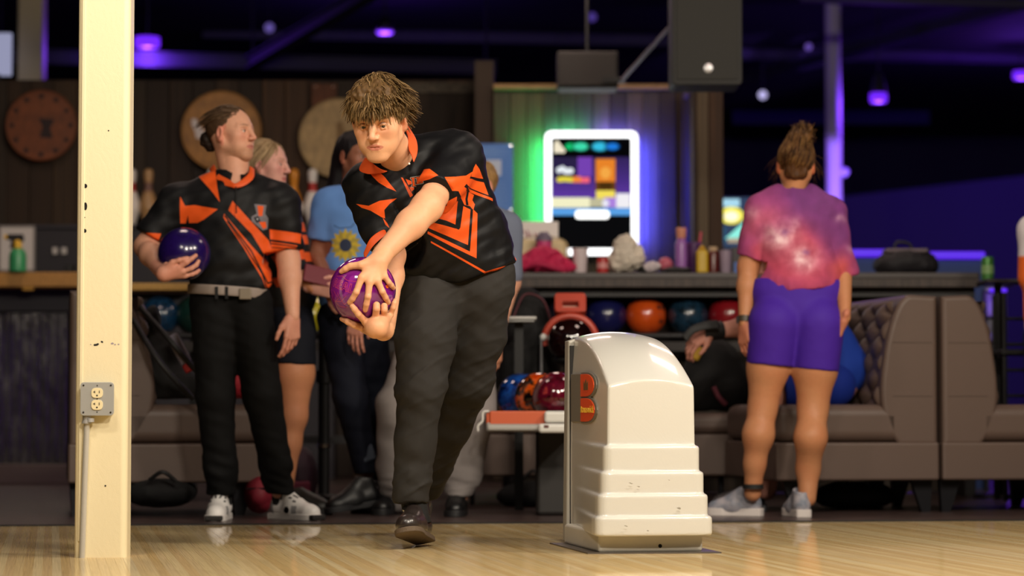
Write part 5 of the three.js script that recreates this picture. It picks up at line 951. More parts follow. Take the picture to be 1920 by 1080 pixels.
// ------------------------------------------------------------------ the bowler
{
  const B = P(803, 1022, 8.5).setY(0), G = person('leaning young man in a black and orange jersey, both hands on a purple ball', B);
  const rp = (r) => r / 558, SK = 0xdfa882, zf = V(0, 0, 1);
  // ball
  const C = P(680, 544, 8.12), R = 0.108;
  const btx = canvasTex(1024, 512, (c) => {
    c.fillStyle = '#76197c'; c.fillRect(0, 0, 1024, 512); for (let i = 0; i < 500; i++) { c.fillStyle = ['#84208a', '#6a1478', '#8c2690', '#7a1c80'][i % 4]; c.beginPath(); c.arc((i * 389.7) % 1024, (i * 211.3) % 512, 6 + (i * 7) % 22, 0, 6.3); c.fill(); }
    c.save(); c.translate(160, 262); c.rotate(0.3); c.strokeStyle = '#d8505a'; c.lineWidth = 2; c.font = 'bold 58px sans-serif'; c.strokeText('REAL', -78, 0);
    for (const q of [[[-60, 20], [-20, 48], [-44, 70], [0, 60], [30, 20]], [[-30, 20], [20, 70], [50, 40], [70, 80]], [[-74, -52], [-30, -64], [10, -52], [60, -60]], [[-70, 60], [-20, 90], [40, 82]], [[-86, -40], [-92, 30], [-60, 80]]]) lineP(c, '#c9485c', 2, q); c.restore();
  });
  const ball = thing('bowling_ball', 'glossy purple bowling ball held in both hands by the bowler', 'bowling ball', C);
  mesh('shell', new THREE.SphereGeometry(R, 64, 48), mat(0xffffff, 0.1, { map: btx, clearcoat: 1, clearcoatRoughness: 0.03 }), ball);
  const onBall = (px, py, off) => {
    const o = V(0, EYE, 0), d = P(px, py, 10).sub(o).normalize(), oc = C.clone().sub(o), t = oc.dot(d), m = oc.lengthSq() - t * t, r = R + off;
    if (m < r * r) return o.addScaledVector(d, t - Math.sqrt(r * r - m));
    const p = o.addScaledVector(d, t), n = p.sub(C).normalize(); return C.clone().addScaledVector(n, r);
  };
  { const q = onBall(726, 537, 0.001).sub(C), h = mesh('finger_insert', new THREE.CylinderGeometry(0.006, 0.006, 0.002, 16), mat(0xf06a20, 0.4), ball); h.position.copy(q); h.quaternion.setFromUnitVectors(V(0, 1, 0), q.clone().normalize()); }
  for (const [px, py] of [[706, 572], [721, 573]]) { const q = onBall(px, py, 0.0005).sub(C), h = mesh('finger_hole', new THREE.CylinderGeometry(0.0135, 0.0135, 0.002, 20), holeMat, ball); h.position.copy(q); h.quaternion.setFromUnitVectors(V(0, 1, 0), q.clone().normalize()); }
  // body: torso, legs, arms as one field
  const sh = { L: P(856, 302, 8.43), R: P(682, 352, 8.46) }, el = { L: P(801, 388, 8.2), R: P(734, 478, 8.37) }, wr = { L: P(714, 480, 8.065), R: P(726, 612, 8.19) };
  const nb = P(745, 292, 8.37), F = new Field(), fl = [V(0, 0.3, 0.95).normalize(), 0.7];
  F.cone(P(800, 345, 8.43), P(860, 500, 8.6), rp(66), rp(66), 0.05, fl).cone(sh.L, sh.R, rp(34), rp(32), 0.05);
  F.chain([[P(812, 560, 8.56), rp(44)], [P(787, 735, 8.46), rp(30)], [P(776, 930, 8.47), rp(20)]], 0.03).chain([[P(895, 560, 8.62), rp(44)], [P(878, 722, 8.72), rp(28)], [P(804, 905, 9.12), rp(19)]], 0.03);
  F.chain([[sh.L, rp(30)], [el.L, 0.0475]], 0.03).chain([[el.L, 0.0475], [el.L.clone().lerp(wr.L, 0.35), 0.046], [wr.L, 0.0315]], 0.03);
  F.chain([[sh.R, rp(30)], [el.R, 0.044]], 0.03).chain([[el.R, 0.042], [el.R.clone().lerp(wr.R, 0.3), 0.042], [wr.R, 0.027]], 0.03);
  F.cone(nb, P(725, 258, 8.28), 0.057, 0.054, 0.03);
  const body = skinPaint(F.mesh(0.007, 0.02), SK);
  // left hand on the front of the ball
  const HL = new Field(), K = (px, py, o) => onBall(px, py, o);
  const w1 = wr.L.clone().lerp(el.L, 0.12);
  HL.cone(w1, P(709, 492, 8.045), 0.0315, 0.033, 0.02);
  const fing = (H, pts, rs, k = 0.004) => { for (let i = 0; i + 1 < pts.length; i++) H.cone(pts[i], pts[i + 1], rs[i], rs[i + 1], k); };
  for (const [p, r] of [[K(678, 521, 0.011), 0.013], [K(693, 529, 0.011), 0.0135], [K(708, 527, 0.011), 0.013], [K(721, 518, 0.011), 0.0115]]) HL.cone(P(707, 496, 8.045), p, 0.024, r, 0.012);
  fing(HL, [K(678, 521, 0.012), K(668, 548, 0.012), K(661, 560, 0.009), K(655.5, 567, 0.006)], [0.0115, 0.0102, 0.0094, 0.0086]);
  fing(HL, [K(693, 529, 0.012), K(690, 556, 0.012), K(687, 570, 0.009), K(685, 581, 0.006)], [0.0115, 0.0102, 0.0094, 0.0086]);
  fing(HL, [K(708, 527, 0.012), K(717, 547, 0.012), K(723, 558, 0.009), K(728, 567, 0.006)], [0.011, 0.01, 0.0092, 0.0084]);
  fing(HL, [K(721, 518, 0.012), K(729, 529, 0.011), K(734, 535, 0.008), K(738, 540, 0.005)], [0.0098, 0.0086, 0.0082, 0.0072]);
  HL.cone(P(702, 490, 8.04), K(677, 497, 0.015), 0.021, 0.0135, 0.012); fing(HL, [K(677, 497, 0.014), K(657, 499, 0.011), K(648, 504, 0.009), K(640, 509, 0.006)], [0.0128, 0.0108, 0.0102, 0.0082]);
  for (const [px, py] of [[668, 548], [690, 556], [717, 547]]) HL.ell(K(px, py, 0.018), V(0.006, 0.005, 0.005), 0.008);
  // right hand under the ball, two fingers in the holes
  const HR = new Field(), pc = P(706, 614, 8.045);
  HR.cone(wr.R.clone().lerp(el.R, 0.1), P(719, 619, 8.13), 0.028, 0.03, 0.02).cone(P(719, 619, 8.13), P(711, 617, 8.06), 0.031, 0.029, 0.02);
  for (const [p, r] of [[K(686, 604, 0.014), 0.0135], [K(704, 597, 0.017), 0.0135], [K(720, 594, 0.017), 0.013], [K(732, 590, 0.014), 0.011]]) HR.cone(pc, p, 0.027, r, 0.014);
  fing(HR, [K(686, 604, 0.014), K(672, 589, 0.012), K(665, 580, 0.01), K(660, 573, 0.006)], [0.0118, 0.0104, 0.0096, 0.0086]);
  fing(HR, [K(704, 597, 0.018), K(706, 579, 0.02), K(706, 572, 0.012), K(706, 572, -0.012)], [0.0118, 0.0112, 0.0108, 0.0095]);
  fing(HR, [K(720, 594, 0.018), K(720.5, 581, 0.02), K(720.5, 574, 0.012), K(720.5, 573, -0.012)], [0.0112, 0.0106, 0.0102, 0.009]);
  fing(HR, [K(732, 590, 0.014), K(737, 577, 0.012), K(739, 569, 0.009), K(741, 563, 0.007)], [0.01, 0.0088, 0.0082, 0.0072]);
  HR.cone(P(700, 620, 8.05), K(684, 617, 0.018), 0.022, 0.015, 0.012); fing(HR, [K(684, 617, 0.017), K(664, 609, 0.013), K(652, 603, 0.01), K(641, 598, 0.007)], [0.0135, 0.0112, 0.0102, 0.008]);
  const hands = [HL, HR].map((f) => skinPaint(f.mesh(0.003, 0.01), 0xe0a880, 0xcc7a5c));
  // head
  const hq = q4(-0.2, 0.36, 0.02), hc = P(712, 226, 8.2), M4 = headM(hc, hq, 1.06), inv = M4.clone().invert();
  const HF = headField({ nb: nb.clone().applyMatrix4(inv), neck: 0.054, jaw: 1.03 });
  const head = headPaint(HF.mesh(0.0022, 0.01), SK, { brow: 0x4a3420, stub: 0xa87a58, stubK: 0.25, lip: 0xbb6f5e }).applyMatrix4(M4);
  mesh('body', rel(join([body, ...hands, head]), B), skinMat(), G);
  const toG = M4.clone().premultiply(new THREE.Matrix4().makeTranslation(-B.x, -B.y, -B.z));
  eyes(G, toG, 0x4a4030, [0.12, -0.1]);
  // hair
  const cap = new Field(); cap.ell(V(0, 0.05, -0.016), V(0.086, 0.09, 0.104), 0.01).ell(V(0.0, 0.088, 0.05), V(0.07, 0.042, 0.052), 0.04).cut(V(0, 0.052, 0.085), V(0, -0.86, 0.5), 0.02).cut(V(0, -0.04, -0.05), V(0, -1, 0.15), 0.02);
  for (const s of [-1, 1]) cap.cut(V(s * 0.07, -0.004, 0.036), V(s * 0.3, -0.75, 0.6), 0.01);
  cap.disp = (x, y, z) => 0.012 * N3(x * 30, y * 22, z * 26) + 0.008 * N3(x * 80, y * 45, z * 60);
  const hcols = [0x54401f, 0x634b2b, 0x745a38, 0x443118, 0x836844];
  const capG = paint(cap.mesh(0.003, 0.02), (p, n, c) => { const f = N3(p.x * 160, p.y * 50, p.z * 70); c.copy(srgb(0x5a4226)).multiplyScalar(1 + 0.5 * f); });
  const hair = [capG];
  hair.push(locks({ n: 1500, c: V(0, 0.05, -0.014), r: V(0.084, 0.09, 0.102), lift: 0.008, len: [0.03, 0.052], wid: [0.0042, 0.0012], wav: 0.34, sd: 3, cols: hcols, keep: (p) => p.y > 0.06 || (p.z < -0.02 && p.y > -0.01), flow: (p, d, t) => V(p.x * 7 + 0.35, -0.3 - t * 0.5 - Math.max(0, -p.z) * 8, p.z > -0.03 ? 1.0 : -0.2) }));
  hair.push(locks({ n: 420, c: V(0, 0.058, -0.002), r: V(0.08, 0.078, 0.1), lift: 0.012, len: [0.035, 0.058], wid: [0.0055, 0.001], wav: 0.35, sd: 9, cols: hcols, keep: (p) => p.z > 0.045 && p.y > 0.066 && Math.abs(p.x) < 0.066, flow: (p, d, t) => V(p.x * 4 - 0.12, -0.75 - t * 1.1, 0.8 - t * 0.9) }));
  hair.push(locks({ n: 500, c: V(0, 0.045, -0.014), r: V(0.083, 0.088, 0.1), lift: 0.005, len: [0.018, 0.028], wid: [0.004, 0.001], wav: 0.2, sd: 12, cols: hcols, keep: (p) => Math.abs(p.x) > 0.05 && p.y > 0.018 && p.y < 0.075 && p.z < 0.05 - Math.max(0, 0.04 - p.y) * 0.5, flow: () => V(0, -1, 0.25) }));
  mesh('hair', join(hair).applyMatrix4(toG), hairMat, G);
  mesh('earring', new THREE.TorusGeometry(0.004, 0.0008, 8, 20).translate(0.08, -0.032, 0.002).applyMatrix4(toG), M.chrome, G);
  // jersey
  const S = new Field(), armL = el.L.clone().sub(sh.L).normalize(), armR = el.R.clone().sub(sh.R).normalize();
  S.cone(P(786, 348, 8.44), P(872, 492, 8.6), rp(86), rp(99), 0.06, fl).cone(P(848, 298, 8.46), P(775, 312, 8.44), rp(58), rp(52), 0.05).cone(P(775, 312, 8.44), P(700, 345, 8.45), rp(52), rp(46), 0.04);
  S.cone(P(858, 312, 8.47), P(898, 440, 8.6), rp(46), rp(52), 0.05).cone(P(720, 380, 8.42), P(800, 480, 8.53), rp(52), rp(50), 0.06);
  const onL = (t) => sh.L.clone().lerp(el.L, t), onR = (t) => sh.R.clone().lerp(el.R, t);
  S.cone(sh.L, onL(0.8), rp(50), rp(41), 0.03).cone(sh.R, onR(0.9), rp(41), rp(38), 0.035);
  S.cutNear(onL(0.74), armL, 0.16, 0.006);
  S.cutNear(onR(0.84), armR, 0.13, 0.006);
  S.subCone(onL(0.9), onL(1.15), 0.056, 0.06, 0.006).subCone(onR(0.97), onR(1.2), 0.052, 0.056, 0.006);
  S.subCone(P(748, 296, 8.4), P(722, 250, 8.26), 0.061, 0.066, 0.008).subEll(P(745, 318, 8.27), V(0.026, 0.042, 0.06), 0.012, q4(0, 0, 0.25));
  S.cut(P(850, 532, 8.5), V(-0.05, -1, 0.05), 0.006).cut(P(905, 514, 8.5), V(0.36, -1, 0.0), 0.006);
  S.disp = (x, y, z) => { const a = (x * 0.75 + y) * 16, f = Math.sin(a * 1.7 + 3 * N3(x * 5, y * 5, z * 5)) * 0.5 + fbm(x * 11, y * 8, z * 9); return 0.004 * f * clamp(1.15 - Math.abs(y - 1.1) * 1.2, 0.3, 1) + 0.007 * N3(x * 9 + y * 9, y * 24 - x * 16, z * 9) + 0.002 * N3(x * 24, y * 18, z * 20); };
  const sg = S.mesh(0.005, 0.02), a0 = P(630, 540, 8.4), a1 = P(990, 220, 8.4);
  frontUV(sg, a0.x, a1.x, a0.y, a1.y);
  const tx = canvasTex(1215, 1080, (c) => {
    c.fillStyle = INK; c.fillRect(0, 0, 1215, 1080);
    const o = (...p) => fillP(c, ORANGE, p), k = (...p) => fillP(c, INK, p);
    o([195, 335], [245, 325], [312, 388], [352, 440], [388, 483], [330, 460], [275, 425], [232, 382]);
    o([128, 553], [212, 570], [282, 541], [392, 525], [346, 560], [312, 598], [316, 650], [292, 642], [222, 600], [165, 580]);
    o([298, 640], [330, 680], [345, 712], [318, 690]);
    o([415, 392], [428, 396], [492, 505], [474, 520]); o([443, 402], [478, 414], [500, 466], [482, 484]); k([462, 440], [492, 432], [496, 442], [470, 456]);
    c.lineJoin = 'round'; c.save(); c.translate(482, 450); c.rotate(-0.12); c.font = 'bold 76px serif'; c.lineWidth = 10; c.strokeStyle = '#d9d4cc'; c.strokeText('IL', 0, 0); c.lineWidth = 6; c.strokeStyle = INK; c.strokeText('IL', 0, 0); c.fillStyle = ORANGE; c.fillText('IL', 0, 0); c.restore();
    o([560, 348], [600, 354], [657, 400], [600, 424], [515, 440], [540, 402]);
    o([695, 410], [762, 404], [825, 388], [868, 352], [836, 430], [792, 492], [742, 494], [720, 455]);
    o([885, 303], [908, 330], [930, 383], [856, 388], [872, 330]); o([860, 400], [934, 405], [950, 445], [964, 484], [900, 466], [838, 448], [820, 428], [842, 402]);
    o([838, 455], [990, 502], [990, 518], [900, 492], [846, 476]);
    o([780, 492], [805, 455], [872, 490], [862, 522], [878, 548], [868, 584], [846, 560], [812, 556]); k([832, 458], [842, 462], [832, 520], [838, 556], [822, 556], [818, 518]);
    o([700, 560], [772, 526], [764, 600], [756, 682], [700, 660], [620, 640], [655, 605]); k([690, 580], [716, 540], [706, 580]);
    o([600, 668], [756, 706], [776, 702], [792, 556], [850, 582], [842, 700], [834, 806], [700, 752], [580, 704]); k([792, 540], [806, 556], [786, 700], [776, 712], [760, 706]);
    o([866, 578], [894, 604], [888, 888], [740, 822], [580, 742], [582, 726], [846, 846], [858, 700]);
    o([600, 784], [945, 968], [1160, 898], [1160, 924], [948, 986], [600, 796]); o([1128, 856], [1150, 880], [1160, 915], [1136, 880]);
  });
  tx.wrapS = tx.wrapT = THREE.ClampToEdgeWrapping;
  mesh('jersey', rel(sg, B), mat(0xffffff, 0.55, { map: tx, specularIntensity: 0.5 }), G);
  const om = mat(0xe2561a, 0.6);
  mesh('collar', rel(ribbon([P(757, 236, 8.34), P(765, 256, 8.315), P(767, 280, 8.28), P(775, 298, 8.262)], [P(765, 236, 8.36), P(780, 262, 8.34), P(782, 288, 8.285), P(776, 304, 8.262)], 0.005), B), om, G);
  mesh('collar', rel(ribbon([P(690, 294, 8.32), P(700, 307, 8.29), P(714, 317, 8.27), P(726, 321, 8.262)], [P(684, 296, 8.35), P(674, 318, 8.33), P(690, 326, 8.3), P(718, 324, 8.262)], 0.005), B), om, G);
  mesh('cuff', rel(ribbon([P(682, 474, 8.335), P(695, 447, 8.322), P(716, 432, 8.33), P(732, 430, 8.36)], [P(684, 486, 8.33), P(699, 462, 8.312), P(722, 442, 8.32), P(738, 438, 8.352)], 0.004), B), om, G);
  mesh('button', rel(new THREE.SphereGeometry(0.004, 10, 8).translate(...P(767, 307, 8.262).toArray()), B), M.white, G);
  // trousers
  const T = new Field();
  T.cone(P(812, 512, 8.57), P(905, 508, 8.6), rp(50), rp(52), 0.05, fl).cone(P(800, 540, 8.56), P(905, 535, 8.6), rp(52), rp(54), 0.06, fl).chain([[P(806, 548, 8.56), rp(63)], [P(797, 640, 8.5), rp(55)], [P(789, 730, 8.45), rp(44)], [P(778, 830, 8.46), rp(36)], [P(771, 930, 8.47), rp(34)]], 0.03);
  T.chain([[P(896, 548, 8.62), rp(64)], [P(893, 630, 8.66), rp(55)], [P(880, 715, 8.7), rp(42)], [P(848, 800, 8.88), rp(35)], [P(806, 915, 9.14), rp(27)]], 0.03);
  T.cutNear(P(770, 943, 8.47), V(0, -1, 0.1), 0.25, 0.004);
  T.disp = (x, y, z) => { const kn = Math.exp(-((y - 0.56) ** 2) / 0.03), an = Math.exp(-((y - 0.2) ** 2) / 0.008), hp = Math.exp(-((y - 0.85) ** 2) / 0.02), f = N3(x * 6, y * 21 + x * 12, z * 6), r = 1 - Math.abs(N3(x * 5 + 3, y * 17 - x * 10, z * 5)) * 2.6; return -(0.01 * kn + 0.013 * an + 0.005 * hp) * (f * 0.6 + Math.max(0, r - 0.4) * 0.7) + 0.008 * fbm(x * 8, y * 4.5, z * 8) + 0.0003 * N3(x * 40, y * 26, z * 40); };
  mesh('trousers', metreUV(rel(T.mesh(0.0055, 0.02), B)), fabric(0x2c2a28, { roughness: 0.75, sheen: 0.05 }), G);
  // shoes
  const sm = mat(0x2b2422, 0.32, { clearcoat: 0.4, clearcoatRoughness: 0.2, bumpMap: rep(leatherBump, 1, 1), bumpScale: 0.0004 });
  const [s1, m1] = putShoe(G, B, P(798, 1018, 8.53).setY(0.006), -0.2, -0.17, 0.2, sm, mat(0x5f5040, 0.8, { bumpMap: rep(speckTex, 8, 8), bumpScale: 0.002 }), { L: 0.31, high: 0.115, sole: 0.012 });
  mesh('sock', rel(tube([P(772, 915, 8.47), P(778, 955, 8.47), P(786, 985, 8.465)], 0.043, 8, 16), B), mat(0x0c0c0d, 0.85), G);
  mesh('lace_dial', new THREE.CylinderGeometry(0.014, 0.015, 0.008, 20).rotateX(0.9).translate(-0.018, 0.108, 0.13).applyMatrix4(m1), M.chrome, s1);
  mesh('lace', tube([V(-0.02, 0.088, 0.18), V(0, 0.093, 0.175), V(0.022, 0.086, 0.18)], 0.003, 10, 6).applyMatrix4(m1), M.black, s1);
  putShoe(G, B, P(792, 968, 9.3).setY(0.1), -0.1, 0.42, 0, sm, mat(0x2a221c, 0.7), { L: 0.3 });
}

// white bowling shoe colouring in the shoe's own frame (leather panels, openings, toe and heel)
function sportPaint(g, main, dark, grey, o = {}) {
  const w = srgb(main), k = srgb(dark), m = srgb(grey);
  return paint(g, (p, n, c) => {
    c.copy(w); const t = p.z, top = n.y > 0.25;
    if (o.holes) { if (t < 0.105 && p.y > 0.085) c.copy(k); if (t > 0.175 && t < 0.205 && Math.abs(p.x) > 0.02 && p.y < 0.06) c.copy(m); if (t < 0.05 && p.y < 0.07) c.copy(m); }
    else c.lerp(m, clamp(0.5 + 1.4 * fbm(p.x * 25, p.y * 25, p.z * 18)));
  });
}
// ------------------------------------------------------------------ man with the ponytail
{
  const Z0 = 10.42, B = P(465, 975, Z0).setY(0), G = person('man with a low bun in a black and orange jersey, dark ball on his hip', B), s0 = SC(Z0), rp = (r) => r / s0, fl = [V(0, 0, 1), 0.66], SK = 0xd09a80;
  const J = (px, py, Z = Z0) => P(px, py, Z);
  const shR = J(330, 384), elR = J(274, 462, 10.4), wrR = J(301, 508, 10.17), shL = J(528, 380), elL = J(541, 490), wrL = J(549, 594, 10.36), nb = J(440, 335);
  const C = J(345, 476, 10.2);
  bowlingBall(C, 'dark purple bowling ball held against his side by the man with the bun', 0, { map: swirl([[0.07, 0.03, 0.2], [0.12, 0.05, 0.32], [0.08, 0.03, 0.22]], 2, 2, 8), rough: 0.22, coat: 0.5 });
  const F = new Field();
  F.cone(J(432, 400), J(432, 540), rp(72), rp(56), 0.05, fl).cone(shR, shL, rp(30), rp(30), 0.05);
  F.chain([[J(405, 570), rp(38)], [J(402, 740), rp(26)], [J(416, 925, 10.55), rp(17)]], 0.03).chain([[J(470, 570), rp(38)], [J(490, 740), rp(26)], [J(526, 922, 10.56), rp(17)]], 0.03);
  F.chain([[shR, rp(26)], [elR, 0.046], [elR.clone().lerp(wrR, 0.35), 0.044], [wrR, 0.029]], 0.03).chain([[shL, rp(26)], [elL, 0.045], [elL.clone().lerp(wrL, 0.3), 0.044], [wrL, 0.028]], 0.03);
  F.cone(nb, J(440, 295), 0.06, 0.058, 0.03);
  const body = skinPaint(F.mesh(0.008, 0.02), SK);
  const HR = new Field(), K = (px, py, o) => onSphere(C, BALL, px, py, o), hb = J(308, 513, 10.115);
  HR.cone(elR.clone().lerp(wrR, 0.8), hb, 0.033, 0.028, 0.02);
  for (const [p, r] of [[K(324, 492, 0.013), 0.013], [K(335, 502, 0.014), 0.0135], [K(343, 509, 0.014), 0.013], [K(347, 517, 0.013), 0.0115]]) HR.cone(hb, p, 0.026, r, 0.014);
  fingers(HR, [K(324, 492, 0.013), K(336, 488, 0.012), K(344, 486, 0.01), K(351, 484, 0.007)], [0.0112, 0.0102, 0.0095, 0.0085]);
  fingers(HR, [K(335, 502, 0.013), K(350, 492, 0.013), K(359, 485, 0.01), K(367, 479, 0.007)], [0.0115, 0.0104, 0.0096, 0.0086]);
  fingers(HR, [K(343, 509, 0.013), K(359, 503, 0.013), K(368, 497, 0.01), K(372, 490, 0.007)], [0.0112, 0.01, 0.0094, 0.0084]);
  fingers(HR, [K(347, 517, 0.012), K(360, 514, 0.012), K(368, 511, 0.009), K(373, 507, 0.007)], [0.01, 0.009, 0.0084, 0.0076]);
  HR.cone(J(306, 506, 10.13), J(322, 486, 10.13), 0.017, 0.012, 0.01);
  const HL = new Field(); handField(HL, wrL, V(-0.05, -1, 0.12), V(0.72, 0.0, 0.68), 1, { curl: [0.25, 0.4, 0.5, 0.55], spread: 0.03 });
  const hands = [HR, HL].map((f) => skinPaint(f.mesh(0.0035, 0.01), 0xcb907a, 0xc06a58));
  const hq = q4(1.1, -0.06, 0.02), hc = J(433, 252), M4 = headM(hc, hq, 1.0), HF = headField({ nb: nb.clone().applyMatrix4(M4.clone().invert()), neck: 0.054, jaw: 1.02 });
  const head = headPaint(HF.mesh(0.0025, 0.01), SK, { brow: 0x5a4028, stub: 0x8a6648, stubK: 0.55, lip: 0xb06a60, red: 0xcf6a60 }).applyMatrix4(M4);
  mesh('body', rel(join([body, ...hands, head]), B), skinMat(), G);
  const toG = M4.clone().premultiply(new THREE.Matrix4().makeTranslation(-B.x, -B.y, -B.z));
  eyes(G, toG, 0x4a5a60, [0.1, 0]);
  // hair pulled back into a bun
  const cap = new Field(); cap.ell(V(0, 0.038, -0.016), V(0.0775, 0.0845, 0.098), 0.01).cut(V(0, 0.09, 0.055), V(0, -0.35, 0.94), 0.015).cut(V(0, 0.0, -0.03), V(0, -0.9, 0.45), 0.015);
  cap.disp = (x, y, z) => 0.0022 * N3(x * 120, y * 25 + z * 25, z * 30);
  const bun = new Field(); bun.ell(V(0, -0.012, -0.118), V(0.032, 0.036, 0.032), 0.012).ell(V(0.01, -0.036, -0.108), V(0.024, 0.026, 0.024), 0.012).cone(V(0, 0.012, -0.09), V(0, -0.01, -0.11), 0.022, 0.024, 0.01); bun.disp = (x, y, z) => 0.005 * N3(x * 60, y * 60, z * 60);
  const hc2 = (g, col) => paint(g, (p, n, c) => { c.copy(srgb(col)).multiplyScalar(1 + 0.5 * N3(p.x * 140, p.y * 40, p.z * 40)); });
  mesh('hair', join([hc2(cap.mesh(0.0035, 0.01), 0x4a3626), hc2(bun.mesh(0.0035, 0.01), 0x251a14), locks({ n: 260, c: V(0, 0.038, -0.016), r: V(0.078, 0.085, 0.0985), lift: 0.003, len: [0.05, 0.08], wid: [0.003, 0.001], wav: 0.08, sd: 21, cols: [0x5a4432, 0x48341f, 0x6a5440], keep: (p) => p.y > 0.06 && p.z < 0.06, flow: (p) => V(-p.x * 4, -0.35, -1) })]).applyMatrix4(toG), hairMat, G);
  mesh('hair_band', new THREE.TorusGeometry(0.022, 0.005, 8, 24).rotateX(0.3).translate(0, 0.004, -0.096).applyMatrix4(toG), M.black, G);
  // jersey
  const S = new Field(), aR = elR.clone().sub(shR).normalize(), aL = elL.clone().sub(shL).normalize(), onR = (t) => shR.clone().lerp(elR, t), onL = (t) => shL.clone().lerp(elL, t);
  S.cone(J(432, 405), J(432, 520), rp(90), rp(78), 0.06, fl).cone(J(346, 384), J(514, 380), rp(36), rp(36), 0.05).cone(J(398, 364), J(482, 362), rp(26), rp(26), 0.04);
  S.cone(shR, onR(0.85), rp(38), rp(34), 0.03).cone(shL, onL(0.85), rp(36), rp(32), 0.03);
  S.cutNear(onR(0.8), aR, 0.13, 0.006).cutNear(onL(0.82), aL, 0.12, 0.006);
  S.subCone(onL(0.95), onL(1.2), 0.052, 0.052, 0.005).subCone(onR(0.95), onR(1.2), 0.052, 0.052, 0.005);
  S.cut(J(432, 545), V(0.06, -1, 0), 0.006);
  S.subCone(J(440, 330), J(440, 285), 0.06, 0.078, 0.006).subEll(J(441, 336, 10.32), V(0.02, 0.04, 0.06), 0.008);
  S.disp = (x, y, z) => 0.008 * N3(x * 8, y * 9, z * 8) + 0.007 * N3(x * 12 + y * 9, y * 20 - x * 10, z * 9);
  const sg = S.mesh(0.006, 0.02), a0 = J(240, 560), a1 = J(640, 160); frontUV(sg, a0.x, a1.x, a0.y, a1.y);
  const tx = canvasTex(1080, 1080, (c) => {
    c.fillStyle = INK; c.fillRect(0, 0, 1080, 1080); const o = (...p) => fillP(c, ORANGE, p), k = (...p) => fillP(c, INK, p);
    o([355, 462], [440, 405], [456, 480], [482, 606], [432, 542]); o([275, 572], [302, 620], [352, 617], [472, 640], [402, 690], [368, 706], [320, 706], [315, 668], [304, 706], [274, 706]);
    o([545, 598], [722, 792], [742, 852], [736, 902], [700, 862], [640, 762], [580, 700], [525, 645]); k([520, 650], [590, 716], [700, 872], [742, 918], [742, 930], [690, 880], [575, 722]);
    o([503, 662], [622, 800], [742, 936], [752, 1000], [746, 1050], [715, 1050], [690, 985], [600, 832], [500, 682]); lineP(c, INK, 7, [[506, 672], [640, 850], [716, 1006], [748, 985]]); lineP(c, INK, 6, [[520, 700], [610, 830], [690, 960], [712, 1030]]);
    o([725, 736], [882, 756], [880, 806], [728, 786]); o([730, 796], [866, 816], [850, 842], [736, 852]); lineP(c, INK, 5, [[730, 806], [860, 824]]); lineP(c, INK, 4, [[735, 826], [850, 836]]);
    o([100, 755], [180, 758], [165, 800], [110, 790]);
    // crest: grey outline with an orange letter and a figure
    fillP(c, '#6f6a72', [[652, 612], [712, 616], [706, 660], [722, 684], [716, 736], [694, 744], [640, 700], [640, 676], [664, 660]]); o([668, 620], [698, 622], [692, 672], [674, 672]); fillP(c, '#22222a', [[650, 680], [672, 672], [684, 700], [664, 708]]); o([676, 702], [708, 700], [712, 728], [696, 736]); fillP(c, '#cfd0d4', [[664, 680], [672, 688], [668, 694]]);
  });
  tx.wrapS = tx.wrapT = THREE.ClampToEdgeWrapping;
  mesh('jersey', rel(sg, B), mat(0xffffff, 0.6, { map: tx, specularIntensity: 0.5 }), G);
  const om = mat(0xe2561a, 0.6);
  mesh('collar', rel(ribbon([J(402, 308, 10.44), J(410, 326, 10.36), J(432, 338, 10.315), J(441, 344, 10.3), J(452, 338, 10.31), J(466, 325, 10.35), J(468, 312, 10.42)], [J(393, 318, 10.44), J(402, 340, 10.345), J(430, 350, 10.305), J(441, 352, 10.295), J(456, 349, 10.3), J(474, 336, 10.335), J(477, 318, 10.42)], 0.006, 36), B), om, G);
  mesh('zip', rel(tube([J(442, 350, 10.285), J(442.5, 375, 10.265), J(443, 400, 10.262)], 0.0025, 12, 6), B), M.blackMatte, G);
  // trousers, belt
  const T = new Field();
  T.cone(J(404, 552), J(458, 552), rp(46), rp(46), 0.05, [V(0, 0, 1), 0.8]).chain([[J(402, 575), rp(46)], [J(403, 740), rp(35)], [J(413, 880, 10.48), rp(30)], [J(416, 936, 10.54), rp(28)]], 0.03).chain([[J(468, 575), rp(44)], [J(492, 740), rp(35)], [J(516, 870, 10.5), rp(30)], [J(526, 932, 10.55), rp(28)]], 0.03);
  T.cut(J(440, 929), V(0, -1, 0), 0.004).cut(J(430, 536), V(0, 1, 0), 0.004);
  T.disp = (x, y, z) => { const an = Math.exp(-((y - 0.18) ** 2) / 0.01); return (0.004 + 0.01 * an) * N3(x * 9, y * 28 + x * 10, z * 9) + 0.007 * fbm(x * 8, y * 5, z * 8); };
  mesh('trousers', metreUV(rel(T.mesh(0.007, 0.02), B)), fabric(0x0a0a0b), G);
  const ring = (k) => { const out = []; for (let i = 0; i <= 28; i++) { const a = i / 28 * Math.PI * 2; out.push(V(J(431, 0).x + Math.sin(a) * rp(75), J(431, 536 + k + 5 * Math.sin(a)).y, -Z0 + Math.cos(a) * 0.128)); } return out; };
  const belt = mesh('belt', rel(ribbon(ring(2), ring(20), 0.006, 60), B), mat(0x8d8078, 0.6), G);
  mesh('buckle', rel(rbox(0.05, 0.046, 0.012, 0.004).translate(...J(460, 551, Z0 - 0.125).toArray()), B), mat(0x8a7f70, 0.4, { metalness: 0.5 }), belt);
  for (const px of [406, 425]) mesh('belt_loop', rel(box(0.012, 0.05, 0.008).translate(...J(px, 549, Z0 - 0.131).toArray()), B), M.blackMatte, belt);
  // shoes
  const um = new THREE.MeshPhysicalMaterial({ color: 0xffffff, vertexColors: true, roughness: 0.4 });
